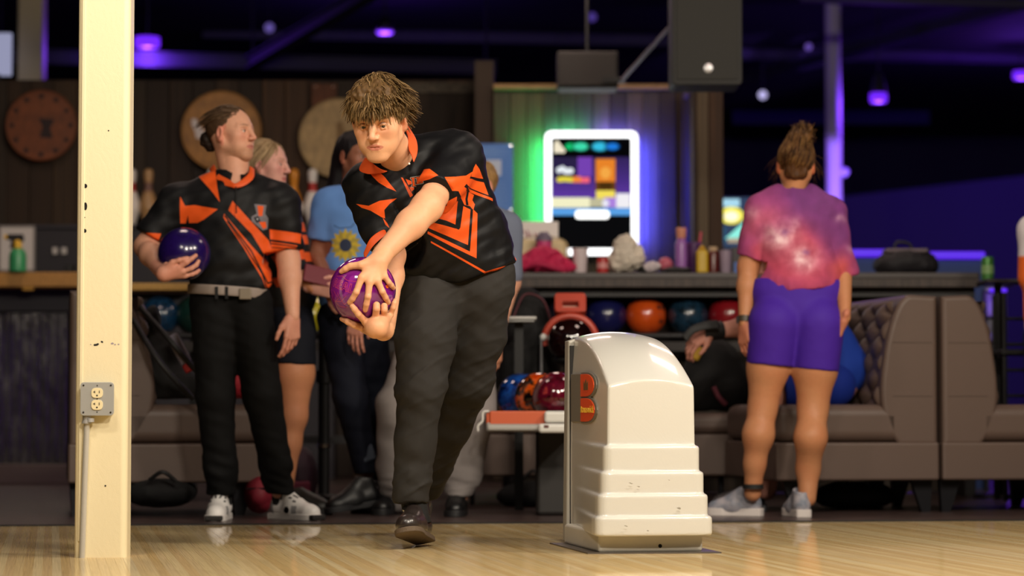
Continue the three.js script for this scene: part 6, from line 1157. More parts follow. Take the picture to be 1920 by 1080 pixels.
  for (const [heel, yaw, mir] of [[J(420, 969, 10.62).setY(0.0), -0.04, false], [J(512, 965, 10.62).setY(0.0), 0.75, true]]) {
    const sp = shoeParts(0.3, { high: 0.112 }); sportPaint(sp.upper, 0xe6e2df, 0x0d0f0c, 0x8f8d8e, { holes: true });
    const m = new THREE.Matrix4().compose(heel.clone().sub(B), q4(yaw, 0, 0), V(1, 1, 1)), s = mesh('shoe', sp.upper.applyMatrix4(m), um, G);
    mesh('sole', sp.sole.applyMatrix4(m), mat(0xd9d4d0, 0.5), s);
    const topY = (x, z) => { for (let y = 0.16; y > 0.02; y -= 0.001) if (sp.F.d(x, y, z) < 0) return y; return 0.03; };
    for (const [x, z, a, b] of [[-0.009, 0.165, 0.007, 0.03], [0.011, 0.165, 0.007, 0.03], [-0.026, 0.15, 0.008, 0.018], [0.028, 0.15, 0.008, 0.018], [-0.028, 0.18, 0.008, 0.016], [0.03, 0.18, 0.008, 0.016]]) { const y = topY(x, z), dz = (topY(x, z + 0.006) - topY(x, z - 0.006)) / 0.012, dx = (topY(x + 0.004, z) - topY(x - 0.004, z)) / 0.008; mesh('vent', rbox(a, 0.004, b, 0.0015).rotateX(-Math.atan(dz)).rotateZ(Math.atan(dx)).translate(x, y, z).applyMatrix4(m), M.blackMatte, s); }
    mesh('slide_pad', rbox(0.07, 0.022, 0.05, 0.006).translate(0.004, 0.014, 0.284).applyMatrix4(m), mat(0x201c1a, 0.6), s);
    mesh('sock', lathe([[0.042, 0.06], [0.043, 0.13], [0.041, 0.16]], 20).translate(0, 0, 0.06).applyMatrix4(m), mat(0x0b0b0c, 0.85, { side: THREE.DoubleSide }), s);
    mesh('lace_dial', new THREE.CylinderGeometry(0.016, 0.017, 0.012, 20).rotateX(0.7).translate(0, 0.098, 0.118).applyMatrix4(m), M.black, s);
  }
}

// ------------------------------------------------------------------ woman in the tie-dye shirt, seen from behind
{
  const Z0 = 10.8, B = P(1470, 968, Z0).setY(0), G = person('woman seen from behind in a pink tie-dye shirt and purple shorts', B), s0 = SC(Z0), rp = (r) => r / s0, fl = [V(0, 0, 1), 0.68], SK = 0xb9805a, J = (px, py, Z = Z0) => P(px, py, Z);
  const shL = J(1428, 398), elL = J(1403, 500, 10.84), wrL = J(1396, 606, 10.78), shR = J(1551, 398), elR = J(1580, 500, 10.82), wrR = J(1584, 596, 10.7), nb = J(1489, 362, 10.8);
  const F = new Field();
  F.cone(J(1490, 420), J(1492, 560), rp(62), rp(52), 0.05, fl).cone(shL, shR, rp(26), rp(26), 0.05);
  F.chain([[J(1450, 620), rp(42)], [J(1440, 690), rp(38)], [J(1430, 765), rp(25.5)], [J(1422, 815, 10.78), rp(28)], [J(1415, 870), rp(19)], [J(1411, 925, 10.82), rp(16)]], 0.03);
  F.chain([[J(1530, 620), rp(43)], [J(1528, 690), rp(41)], [J(1524, 767), rp(27)], [J(1520, 820, 10.75), rp(29)], [J(1515, 880), rp(21)], [J(1514, 935, 10.78), rp(16)]], 0.03);
  F.chain([[shL, rp(24)], [elL, 0.043], [elL.clone().lerp(wrL, 0.35), 0.04], [wrL, 0.025]], 0.03).chain([[shR, rp(24)], [elR, 0.042], [wrR, 0.025]], 0.03);
  F.cone(nb, J(1490, 330), 0.055, 0.05, 0.03);
  const body = skinPaint(F.mesh(0.007, 0.02), SK, 0xb96a48);
  const HL = new Field(); handField(HL, wrL, V(0.02, -1, 0.0), V(-0.8, 0, 0.55), 1, { curl: [0.4, 0.5, 0.55, 0.6], scale: 0.92, spread: 0.02 });
  const HR = new Field(); handField(HR, wrR, V(-0.2, -0.8, -0.5), V(0.9, 0, 0.3), -1, { curl: [0.4, 0.5, 0.55, 0.6], scale: 0.92 });
  const hands = [HL, HR].map((f) => skinPaint(f.mesh(0.0035, 0.01), 0xc07c62, 0xb05a48));
  const M4 = headM(J(1492, 311), q4(Math.PI - 0.05, 0.05, 0.02), 0.96), HF = headField({ plain: true, nb: nb.clone().applyMatrix4(M4.clone().invert()), neck: 0.05 });
  const head = headPaint(HF.mesh(0.003, 0.01), SK, { plain: true, red: 0xd05038 }).applyMatrix4(M4);
  mesh('body', rel(join([body, ...hands, head]), B), skinMat(), G);
  const toG = M4.clone().premultiply(new THREE.Matrix4().makeTranslation(-B.x, -B.y, -B.z));
  const cap = new Field(); cap.ell(V(0, 0.036, -0.018), V(0.079, 0.086, 0.1), 0.01).ell(V(0, -0.045, -0.062), V(0.052, 0.04, 0.034), 0.03).cut(V(0, 0.06, 0.075), V(0, -0.2, 1), 0.015).cut(V(0, -0.07, -0.05), V(0, -1, 0), 0.015);
  cap.disp = (x, y, z) => 0.004 * N3(x * 70, y * 22, z * 40) + 0.006 * N3(x * 25, y * 18, z * 20);
  const bun = new Field(); bun.ell(V(-0.03, 0.135, -0.03), V(0.04, 0.03, 0.036), 0.015).ell(V(-0.055, 0.158, -0.03), V(0.018, 0.026, 0.02), 0.01).ell(V(-0.012, 0.118, -0.06), V(0.05, 0.03, 0.03), 0.02); bun.disp = (x, y, z) => 0.009 * N3(x * 45, y * 45, z * 45);
  const hp = (g, col) => paint(g, (p, n, c) => { c.copy(srgb(col)).multiplyScalar(1 + 0.6 * N3(p.x * 130, p.y * 45, p.z * 60)); });
  const cols = [0x4e3018, 0x5e3e20, 0x70502a, 0x382210];
  mesh('hair', join([hp(cap.mesh(0.0035, 0.02), 0x46290f), hp(bun.mesh(0.0035, 0.02), 0x5c3e20),
    locks({ n: 520, c: V(0, 0.036, -0.018), r: V(0.0795, 0.087, 0.1005), lift: 0.006, len: [0.05, 0.09], wid: [0.0035, 0.001], wav: 0.2, sd: 31, cols, keep: (p) => p.z < 0.03 && p.y > -0.03, flow: (p) => V(-0.3 - p.x * 9, 1, 0.1 - p.z * 3) }),
    locks({ n: 60, c: V(-0.03, 0.14, -0.03), r: V(0.036, 0.03, 0.034), lift: 0.008, len: [0.02, 0.036], wid: [0.003, 0.0008], wav: 0.8, sd: 33, cols, keep: () => true, flow: (p, d) => d.clone().add(V(-0.2, 0.5, 0)) }),
    locks({ n: 46, c: V(0, 0.02, -0.01), r: V(0.08, 0.08, 0.09), lift: 0.02, len: [0.05, 0.08], wid: [0.0016, 0.0005], wav: 0.5, sd: 35, cols, keep: (p) => Math.abs(p.x) > 0.06 && p.y < 0.05 && p.y > -0.02 && p.z > -0.02, flow: (p) => V(Math.sign(p.x) * 0.5, -0.9, 0.2) })]).applyMatrix4(toG), hairMat, G);
  // shirt
  const S = new Field(), on = (a, b, t) => a.clone().lerp(b, t);
  S.cone(J(1490, 430), J(1502, 530), rp(74), rp(78), 0.06, fl).cone(J(1432, 400), J(1550, 400), rp(36), rp(36), 0.06).cone(J(1462, 372), J(1518, 372), rp(24), rp(24), 0.06);
  S.cone(shL, on(shL, elL, 0.9), rp(32), rp(28), 0.02).cone(shR, on(shR, elR, 1.08), rp(32), rp(27), 0.02);
  S.cutNear(on(shL, elL, 0.84), elL.clone().sub(shL), 0.11, 0.005).cutNear(on(shR, elR, 1.2), elR.clone().sub(shR), 0.1, 0.005);
  S.cut(J(1500, 546), V(0.05, -1, 0), 0.01).subCone(J(1489, 350), J(1489, 320), 0.06, 0.066, 0.006).subCone(on(shL, elL, 0.96), on(shL, elL, 1.2), 0.05, 0.05, 0.005);
  S.disp = (x, y, z) => 0.008 * N3(x * 9, y * 8, z * 8) + 0.008 * N3(x * 16 + y * 6, y * 13 - x * 8, z * 9) + 0.006 * Math.exp(-((y - 0.98) ** 2) / 0.002) * N3(x * 30, y * 10, z * 20);
  const sg = S.mesh(0.006, 0.02), a0 = J(1360, 560), a1 = J(1640, 230); frontUV(sg, a0.x, a1.x, a0.y, a1.y);
  const tx = dataTex(230, 270, (u, v) => { // dye laid in blotches: purple yoke, pink and coral middle, pale knots
    const x = u * 916, y = (1 - v) * 1080, n = fbm(u * 5, v * 5, 2) * 60, n2 = fbm(u * 14, v * 14, 7), blob = (cx, cy, r) => Math.exp(-((x + n - cx) ** 2 + (y + n - cy) ** 2) / (r * r));
    let c = [0.60, 0.24, 0.47]; const mixc = (t, k) => { k = clamp(k); c = c.map((q, i) => q + (t[i] - q) * k); };
    mixc([0.45, 0.20, 0.47], blob(470, 440, 190) + blob(600, 560, 150) + blob(650, 720, 120)); mixc([0.72, 0.26, 0.38], blob(420, 760, 110) + blob(330, 860, 130) + blob(520, 930, 170) * 0.9 + blob(220, 780, 70)); mixc([0.76, 0.31, 0.33], blob(690, 900, 75)); mixc([0.76, 0.35, 0.50], 0.8 * blob(140, 620, 90) + 0.7 * blob(260, 600, 90));
    mixc([0.90, 0.76, 0.80], (1.0 * blob(310, 720, 85) + 1.0 * blob(465, 850, 82) + 0.6 * blob(410, 660, 50) + 0.7 * blob(690, 600, 30) + 0.5 * blob(150, 560, 45) + 0.5 * blob(760, 780, 30)) * (0.75 + n2)); mixc([0.58, 0.36, 0.60], 0.7 * blob(350, 690, 22) + 0.7 * blob(480, 815, 18));
    const k = 1 + 0.14 * n2; return c.map((q) => q * k);
  }); tx.wrapS = tx.wrapT = THREE.ClampToEdgeWrapping;
  mesh('shirt', rel(sg, B), mat(0xffffff, 0.85, { map: tx }), G);
  // shorts
  const T = new Field();
  T.cone(J(1450, 545), J(1542, 545), rp(40), rp(40), 0.06, [V(0, 0, 1), 0.85]).cone(J(1496, 545), J(1496, 575), rp(66), rp(70), 0.05, [V(0, 0, 1), 0.72]).cone(J(1452, 605, 10.76), J(1441, 705), rp(49), rp(41.5), 0.022).cone(J(1534, 605, 10.76), J(1528, 705), rp(49), rp(43.5), 0.022);
  T.cut(J(1490, 690), V(-0.1, -1, 0), 0.004).cut(J(1490, 522), V(0, 1, 0), 0.004); T.disp = (x, y, z) => 0.003 * fbm(x * 9, y * 9, z * 9);
  mesh('shorts', metreUV(rel(T.mesh(0.006, 0.02), B)), fabric(0x46259c, { roughness: 0.65 }), G);
  // watch and ankle band
  const wq = new THREE.Quaternion().setFromUnitVectors(V(0, 1, 0), elL.clone().sub(wrL).normalize()), wp = on(wrL, elL, 0.06).sub(B);
  const w = mesh('watch', new THREE.CylinderGeometry(0.0315, 0.0305, 0.026, 28, 1, true).applyQuaternion(wq).translate(wp.x, wp.y, wp.z), mat(0x3a3022, 0.5, { side: THREE.DoubleSide }), G); mesh('watch_face', rbox(0.008, 0.032, 0.03, 0.003).translate(wp.x - 0.032, wp.y, wp.z + 0.004), M.black, w);
  const ap = J(1412, 912).sub(B); mesh('ankle_band', new THREE.CylinderGeometry(0.045, 0.046, 0.02, 24, 1, true).translate(ap.x, ap.y, ap.z), mat(0x0c0c0c, 0.7, { side: THREE.DoubleSide }), G);
  // shoes
  const um = new THREE.MeshPhysicalMaterial({ color: 0xffffff, vertexColors: true, roughness: 0.6 });
  for (const [heel, yaw] of [[J(1430, 968, 10.86).setY(0), -1.95], [J(1509, 968, 10.72).setY(0), 3.3]]) {
    const sp = shoeParts(0.255, { high: 0.105, sole: 0.028 }); sportPaint(sp.upper, 0xa8a2a8, 0, 0x6f7684);
    const m = new THREE.Matrix4().compose(heel.clone().sub(B), q4(yaw, 0, 0), V(0.92, 1, 1)), s = mesh('shoe', sp.upper.applyMatrix4(m), um, G); mesh('sole', sp.sole.applyMatrix4(m), mat(0xcfc6c2, 0.5), s);
    mesh('lace', tube([V(-0.02, 0.078, 0.12), V(0, 0.086, 0.115), V(0.02, 0.078, 0.12)], 0.0035, 8, 6).applyMatrix4(m), mat(0x55575e, 0.7), s);
  }
}
// ------------------------------------------------------------------ blonde woman behind the man with the bun
{
  const Z0 = 11.15, B = P(530, 962, Z0).setY(0), G = person('blonde woman in profile behind the man with the bun, dark shorts and bare legs', B), s0 = SC(Z0), rp = (r) => r / s0, fl = [V(1, 0, 0), 0.72], SK = 0xd09a8c, J = (px, py, Z = Z0) => P(px, py, Z);
  const nb = J(505, 378), sh1 = J(530, 415, 10.98), el1 = J(548, 505, 10.95), wr1 = J(585, 540, 10.92), sh2 = J(505, 415, 11.35), el2 = J(520, 505, 11.4), wr2 = J(575, 535, 11.3);
  const F = new Field();
  F.cone(J(515, 430), J(538, 560), rp(50), rp(48), 0.05).cone(sh1, sh2, rp(24), rp(24), 0.05);
  F.chain([[J(548, 640, 11.05), rp(40)], [J(552, 700, 11.05), rp(36)], [J(550, 780, 11.05), rp(25)], [J(540, 830, 11.06), rp(24)], [J(533, 925, 11.08), rp(15)]], 0.03).chain([[J(535, 640, 11.25), rp(40)], [J(536, 700, 11.25), rp(35)], [J(536, 780, 11.25), rp(25)], [J(530, 925, 11.25), rp(15)]], 0.03);
  F.chain([[sh1, rp(20)], [el1, 0.038], [wr1, 0.024]], 0.025).chain([[sh2, rp(20)], [el2, 0.038], [wr2, 0.024]], 0.025).cone(nb, J(502, 345), 0.05, 0.047, 0.03);
  const H1 = new Field(); handField(H1, wr1, V(1, -0.1, 0.1), V(0, -0.5, 0.8), -1, { curl: [0.4, 0.5, 0.5, 0.5], scale: 0.92 });
  const M4 = headM(J(499, 311), q4(1.25, 0.02, 0), 0.97), HF = headField({ nb: nb.clone().applyMatrix4(M4.clone().invert()), neck: 0.047, jaw: 0.95 });
  const head = headPaint(HF.mesh(0.003, 0.01), SK, { brow: 0x8a6a50, lip: 0xb0605c, red: 0xc86a70 }).applyMatrix4(M4);
  mesh('body', rel(join([skinPaint(F.mesh(0.008, 0.02), 0xb87c58), skinPaint(H1.mesh(0.004, 0.01), SK), head]), B), skinMat(), G);
  const toG = M4.clone().premultiply(new THREE.Matrix4().makeTranslation(-B.x, -B.y, -B.z)); eyes(G, toG, 0x50606a);
  const cap = new Field(); cap.ell(V(0, 0.036, -0.018), V(0.081, 0.088, 0.102), 0.01).cone(V(0, 0.0, -0.06), V(0, -0.13, -0.06), 0.07, 0.055, 0.03).cut(V(0, 0.075, 0.07), V(0, -0.4, 0.9), 0.015).cut(V(0, -0.14, 0), V(0, -1, 0), 0.01); for (const s of [-1, 1]) cap.cut(V(s * 0.07, 0.03, 0.03), V(s * 0.4, -0.5, 0.8), 0.012);
  cap.disp = (x, y, z) => 0.003 * N3(x * 60, y * 12, z * 60);
  mesh('hair', join([paint(cap.mesh(0.004, 0.02), (p, n, c) => { c.copy(srgb(0x8a7050)).multiplyScalar(1 + 0.5 * N3(p.x * 90, p.y * 18, p.z * 90)); }), locks({ n: 240, c: V(0, 0.036, -0.018), r: V(0.082, 0.089, 0.103), lift: 0.003, len: [0.08, 0.13], wid: [0.0035, 0.001], wav: 0.08, sd: 41, cols: [0x9a8060, 0x7c6344, 0xab9270], keep: (p) => p.y > 0.05 && p.z < 0.06, flow: (p) => V(p.x * 4, -1, -0.6) })]).applyMatrix4(toG), hairMat, G);
  const S = new Field(); S.cone(J(514, 430), J(536, 550), rp(58), rp(58), 0.05).cone(sh1, sh2, rp(30), rp(30), 0.05).cone(sh1, sh1.clone().lerp(el1, 0.9), rp(28), rp(28), 0.03).cone(sh2, sh2.clone().lerp(el2, 0.8), rp(28), rp(28), 0.03).cut(J(530, 590), V(0, -1, 0), 0.006).subCone(J(505, 382), J(502, 345), 0.052, 0.055, 0.006); S.disp = (x, y, z) => 0.007 * N3(x * 9, y * 12, z * 9);
  const tx = canvasTex(256, 512, (c) => { c.fillStyle = INK; c.fillRect(0, 0, 256, 512); for (const y of [90, 150, 230, 330]) fillP(c, ORANGE, [[120, y], [256, y - 30], [256, y + 14], [140, y + 40]]); for (const y of [120, 200]) fillP(c, ORANGE, [[0, y], [90, y + 20], [80, y + 40], [0, y + 30]]); });
  mesh('jersey', rel(frontUV(S.mesh(0.009, 0.02), J(450, 0).x, J(590, 0).x, J(0, 600).y, J(0, 390).y), B), mat(0xffffff, 0.6, { map: tx }), G);
  const T = new Field(); T.cone(J(536, 580), J(546, 620), rp(50), rp(46), 0.05).cone(J(548, 630, 11.05), J(551, 690, 11.05), rp(43), rp(42), 0.03).cone(J(540, 630, 11.25), J(540, 690, 11.25), rp(43), rp(42), 0.03).cut(J(545, 683), V(-0.05, -1, 0), 0.004); T.disp = (x, y, z) => 0.005 * N3(x * 10, y * 10, z * 10);
  mesh('shorts', rel(T.mesh(0.008, 0.02), B), fabric(0x14161f), G);
  for (const Z of [11.05, 11.25]) putShoe(G, B, J(528, 962, Z + 0.05).setY(0), 1.1, 0, 0, mat(0x14120f, 0.5), mat(0x1c1818, 0.6), { L: 0.25 });
  const q = J(603, 518, 10.9), ph = thing('phone_case', 'dark red phone held by the blonde woman beside the purple ball', 'phone', q); ph.rotation.set(-0.4, 0.3, 0.25);
  mesh('case', rbox(0.085, 0.16, 0.012, 0.006).rotateZ(1.2), mat(0x6a1a2a, 0.5), ph); mesh('screen', rbox(0.075, 0.148, 0.002, 0.0008).rotateZ(1.2).translate(0, 0, -0.0065), M.black, ph);
}
// ------------------------------------------------------------------ woman in the blue shirt
{
  const Z0 = 11.2, B = P(670, 958, Z0).setY(0), G = person('woman with long black hair in a blue sunflower shirt behind the bowler', B), s0 = SC(Z0), rp = (r) => r / s0, fl = [V(0, 0, 1), 0.7], SK = 0x8a5a46, J = (px, py, Z = Z0) => P(px, py, Z);
  const nb = J(662, 342), sh1 = J(614, 385), el1 = J(594, 480), wr1 = J(618, 545, 11.0), sh2 = J(708, 385), el2 = J(700, 500, 11.15), wr2 = J(668, 592, 10.94);
  const F = new Field();
  F.cone(J(660, 410), J(658, 560), rp(58), rp(52), 0.05, fl).cone(sh1, sh2, rp(22), rp(22), 0.05);
  F.chain([[J(637, 600), rp(34)], [J(658, 750, 11.1), rp(21)], [J(690, 880, 11.15), rp(15)]], 0.03).chain([[J(683, 600), rp(34)], [J(706, 750, 11.3), rp(21)], [J(722, 900, 11.35), rp(15)]], 0.03);
  F.chain([[sh1, rp(19)], [el1, 0.036], [wr1, 0.024]], 0.025).chain([[sh2, rp(19)], [el2, 0.037], [wr2, 0.024]], 0.025).cone(nb, J(664, 315), 0.048, 0.047, 0.03);
  const H1 = new Field(); handField(H1, wr2, V(-0.05, -1, 0.22), V(-0.3, 0.2, 0.9), -1, { curl: [0.25, 0.3, 0.35, 0.4], scale: 0.93 }); const H2 = new Field(); handField(H2, wr1, V(0.6, -0.5, 0.4), V(-0.3, 0.4, 0.8), 1, { curl: [0.5, 0.5, 0.6, 0.6], scale: 0.9 });
  const M4 = headM(J(668, 295), q4(0.75, 0.1, 0), 0.97), HF = headField({ nb: nb.clone().applyMatrix4(M4.clone().invert()), neck: 0.046 });
  const head = headPaint(HF.mesh(0.0035, 0.01), SK, { brow: 0x1a120e, lip: 0x7a4038, red: 0x9a5040 }).applyMatrix4(M4);
  mesh('body', rel(join([skinPaint(F.mesh(0.009, 0.02), SK, 0x6a3a2c), skinPaint(H1.mesh(0.004, 0.01), 0xb07868), skinPaint(H2.mesh(0.004, 0.01), SK), head]), B), skinMat(), G);
  const toG = M4.clone().premultiply(new THREE.Matrix4().makeTranslation(-B.x, -B.y, -B.z)); eyes(G, toG, 0x20140e);
  const cap = new Field(); cap.ell(V(0, 0.036, -0.018), V(0.084, 0.09, 0.104), 0.01).chain([[V(0.0, -0.02, -0.085), 0.06], [V(-0.02, -0.2, -0.1), 0.055], [V(-0.01, -0.38, -0.07), 0.03]], 0.04).cut(V(0, 0.06, 0.07), V(0, -0.5, 0.86), 0.015); for (const s of [-1, 1]) cap.cut(V(s * 0.07, 0.02, 0.04), V(s * 0.4, -0.4, 0.8), 0.012);
  cap.disp = (x, y, z) => 0.004 * N3(x * 50, y * 10, z * 50);
  mesh('hair', paint(cap.mesh(0.005, 0.02), (p, n, c) => { c.copy(srgb(0x120e12)).multiplyScalar(1 + 0.5 * N3(p.x * 80, p.y * 14, p.z * 80)); }).applyMatrix4(toG), hairMat, G);
  const S = new Field(); S.cone(J(660, 412), J(658, 560), rp(66), rp(58), 0.05, fl).cone(J(622, 385), J(700, 385), rp(30), rp(30), 0.05).cone(sh1, sh1.clone().lerp(el1, 0.75), rp(28), rp(25), 0.03).cone(sh2, sh2.clone().lerp(el2, 0.7), rp(28), rp(25), 0.03).cutNear(sh1.clone().lerp(el1, 0.7), el1.clone().sub(sh1), 0.1, 0.005).cut(J(660, 575), V(0, -1, 0), 0.006).subCone(nb, J(664, 315), 0.056, 0.06, 0.006); S.disp = (x, y, z) => 0.007 * N3(x * 10, y * 9, z * 9) + 0.004 * N3(x * 22, y * 16, z * 20);
  const tx = canvasTex(512, 512, (c) => { c.fillStyle = '#5a86c8'; c.fillRect(0, 0, 512, 512); c.save(); c.translate(262, 250); for (let i = 0; i < 16; i++) { c.rotate(6.2832 / 16); fillP(c, i % 2 ? '#b9a030' : '#9a8a3a', [[0, 0], [18, 50], [0, 86], [-18, 50]]); } c.fillStyle = '#26304a'; c.beginPath(); c.arc(0, 0, 32, 0, 6.3); c.fill(); c.restore(); lineP(c, '#33507e', 5, [[200, 150], [230, 165], [290, 160], [310, 140]]); });
  tx.wrapS = tx.wrapT = THREE.ClampToEdgeWrapping;
  mesh('shirt', rel(frontUV(S.mesh(0.008, 0.02), J(560, 0).x, J(740, 0).x, J(0, 560).y, J(0, 370).y), B), mat(0xffffff, 0.85, { map: tx }), G);
  const T = new Field(); T.cone(J(640, 575), J(682, 575), rp(36), rp(36), 0.05, [V(0, 0, 1), 0.85]).chain([[J(636, 600), rp(42)], [J(658, 750, 11.1), rp(31)], [J(688, 880, 11.15), rp(24)]], 0.03).chain([[J(684, 600), rp(42)], [J(706, 750, 11.3), rp(32)], [J(722, 890, 11.35), rp(25)]], 0.03).cut(J(660, 566), V(0, 1, 0), 0.004).cutNear(J(690, 888, 11.15), V(0.1, -1, 0), 0.15, 0.004); T.disp = (x, y, z) => 0.006 * N3(x * 10, y * 20, z * 10);
  mesh('jeans', metreUV(rel(T.mesh(0.008, 0.02), B)), fabric(0x10131f), G);
  mesh('knee_patch', rel(rbox(0.06, 0.07, 0.02, 0.009).rotateZ(0.35).translate(...J(690, 850, 11.09).toArray()), B), mat(0x39404f, 0.8), G);
  putShoe(G, B, J(712, 955, 11.1).setY(0.04), -1.0, 0.12, 0, mat(0x101012, 0.5), mat(0x17171a, 0.6), { L: 0.27, high: 0.12 }); putShoe(G, B, J(730, 955, 11.35).setY(0), -0.6, 0, 0, mat(0x101012, 0.5), mat(0x17171a, 0.6), { L: 0.26, high: 0.12 });
}
// ------------------------------------------------------------------ person in grey sweatpants behind the bowler
{
  const Z0 = 10.95, B = P(850, 965, Z0).setY(0), G = person('person in grey sweatpants and grey shirt half hidden behind the bowler', B), s0 = SC(Z0), rp = (r) => r / s0, fl = [V(0, 0, 1), 0.7], SK = 0xc99880, J = (px, py, Z = Z0) => P(px, py, Z);
  const nb = J(898, 395), sh1 = J(835, 425), el1 = J(820, 520), wr1 = J(840, 600, 10.85), sh2 = J(952, 425), el2 = J(958, 530), wr2 = J(930, 640, 10.9);
  const F = new Field();
  F.cone(J(890, 440), J(850, 580), rp(62), rp(60), 0.05, fl).cone(sh1, sh2, rp(22), rp(22), 0.05).chain([[J(800, 640), rp(44)], [J(748, 760), rp(30)], [J(745, 930, 11.1), rp(18)]], 0.03).chain([[J(885, 640), rp(44)], [J(890, 780), rp(30)], [J(860, 930), rp(18)]], 0.03);
  F.chain([[sh1, rp(20)], [el1, 0.04], [wr1, 0.025]], 0.025).chain([[sh2, rp(20)], [el2, 0.04], [wr2, 0.025]], 0.025).cone(nb, J(896, 375), 0.05, 0.05, 0.03);
  const H = new Field(); handField(H, wr2, V(-0.1, -1, 0), V(0.7, 0, 0.7), 1, { curl: [0.3, 0.35, 0.4, 0.45] });
  const M4 = headM(J(893, 352), q4(-0.7, 0.1, 0), 0.97), HF = headField({ nb: nb.clone().applyMatrix4(M4.clone().invert()), neck: 0.048 });
  mesh('body', rel(join([skinPaint(F.mesh(0.009, 0.02), SK), skinPaint(H.mesh(0.004, 0.01), 0xb98468), headPaint(HF.mesh(0.0035, 0.01), SK, { brow: 0x7a5a3a }).applyMatrix4(M4)]), B), skinMat(), G);
  const toG = M4.clone().premultiply(new THREE.Matrix4().makeTranslation(-B.x, -B.y, -B.z)); eyes(G, toG, 0x405060);
  const cap = new Field(); cap.ell(V(0, 0.04, -0.018), V(0.082, 0.088, 0.103), 0.01).cut(V(0, 0.05, 0.07), V(0, -0.6, 0.8), 0.015).cut(V(0, -0.04, 0), V(0, -1, 0), 0.01); cap.disp = (x, y, z) => 0.006 * N3(x * 40, y * 30, z * 40);
  mesh('hair', paint(cap.mesh(0.005, 0.02), (p, n, c) => { c.copy(srgb(0x8a6a42)).multiplyScalar(1 + 0.5 * N3(p.x * 80, p.y * 20, p.z * 80)); }).applyMatrix4(toG), hairMat, G);
  const gl = []; for (const s of [-1, 1]) gl.push(new THREE.TorusGeometry(0.021, 0.0018, 8, 28).translate(s * 0.031, 0.0, 0.1), tube([V(s * 0.052, 0.002, 0.098), V(s * 0.072, 0.004, 0.05), V(s * 0.078, 0.004, -0.01)], 0.0016, 12, 6)); gl.push(tube([V(-0.01, 0.002, 0.104), V(0, 0.004, 0.107), V(0.01, 0.002, 0.104)], 0.0016, 6, 6));
  mesh('glasses', merged(gl).applyMatrix4(toG), mat(0x2a2426, 0.4), G);
  const S = new Field(); S.cone(J(890, 445), J(852, 580), rp(70), rp(66), 0.05, fl).cone(J(845, 424), J(942, 424), rp(30), rp(30), 0.05).cone(sh1, el1, rp(26), rp(24), 0.03).cone(sh2, sh2.clone().lerp(el2, 0.85), rp(27), rp(25), 0.03).cut(J(850, 612), V(0, -1, 0), 0.006).subCone(nb, J(896, 370), 0.056, 0.06, 0.006); S.disp = (x, y, z) => 0.008 * N3(x * 10, y * 9, z * 9);
  mesh('shirt', metreUV(rel(S.mesh(0.009, 0.02), B)), fabric(0x6a7286), G);
  const T = new Field(); T.cone(J(815, 600), J(880, 600), rp(44), rp(44), 0.05, fl).chain([[J(800, 640), rp(50)], [J(750, 760), rp(42)], [J(742, 880, 11.05), rp(36)], [J(745, 935, 11.1), rp(30)]], 0.03).chain([[J(880, 640), rp(52)], [J(886, 770), rp(40)], [J(868, 880), rp(36)], [J(860, 920), rp(28)]], 0.03).cut(J(850, 594), V(0, 1, 0), 0.004).cutNear(J(860, 930), V(0, -1, 0), 0.2, 0.006); T.disp = (x, y, z) => 0.009 * N3(x * 9, y * 14, z * 9) + 0.008 * Math.exp(-((y - 0.12) ** 2) / 0.004) * N3(x * 12, y * 45, z * 12);
  mesh('sweatpants', metreUV(rel(T.mesh(0.008, 0.02), B)), fabric(0x8b8482), G);
  const [s1, m1] = putShoe(G, B, J(862, 965, 11.05).setY(0), -0.1, 0, 0, mat(0x0f0f11, 0.4), mat(0x1a1a1c, 0.5), { L: 0.26 });
  for (const x of [-0.018, 0, 0.018]) mesh('buckle', new THREE.SphereGeometry(0.008, 12, 10).translate(x, 0.094, 0.115).applyMatrix4(m1), mat(0xe0c8b8, 0.2, { metalness: 0.6 }), s1);
  putShoe(G, B, J(745, 965, 11.2).setY(0), -0.3, 0, 0, mat(0x0f0f11, 0.4), mat(0x1a1a1c, 0.5), { L: 0.26 });
}
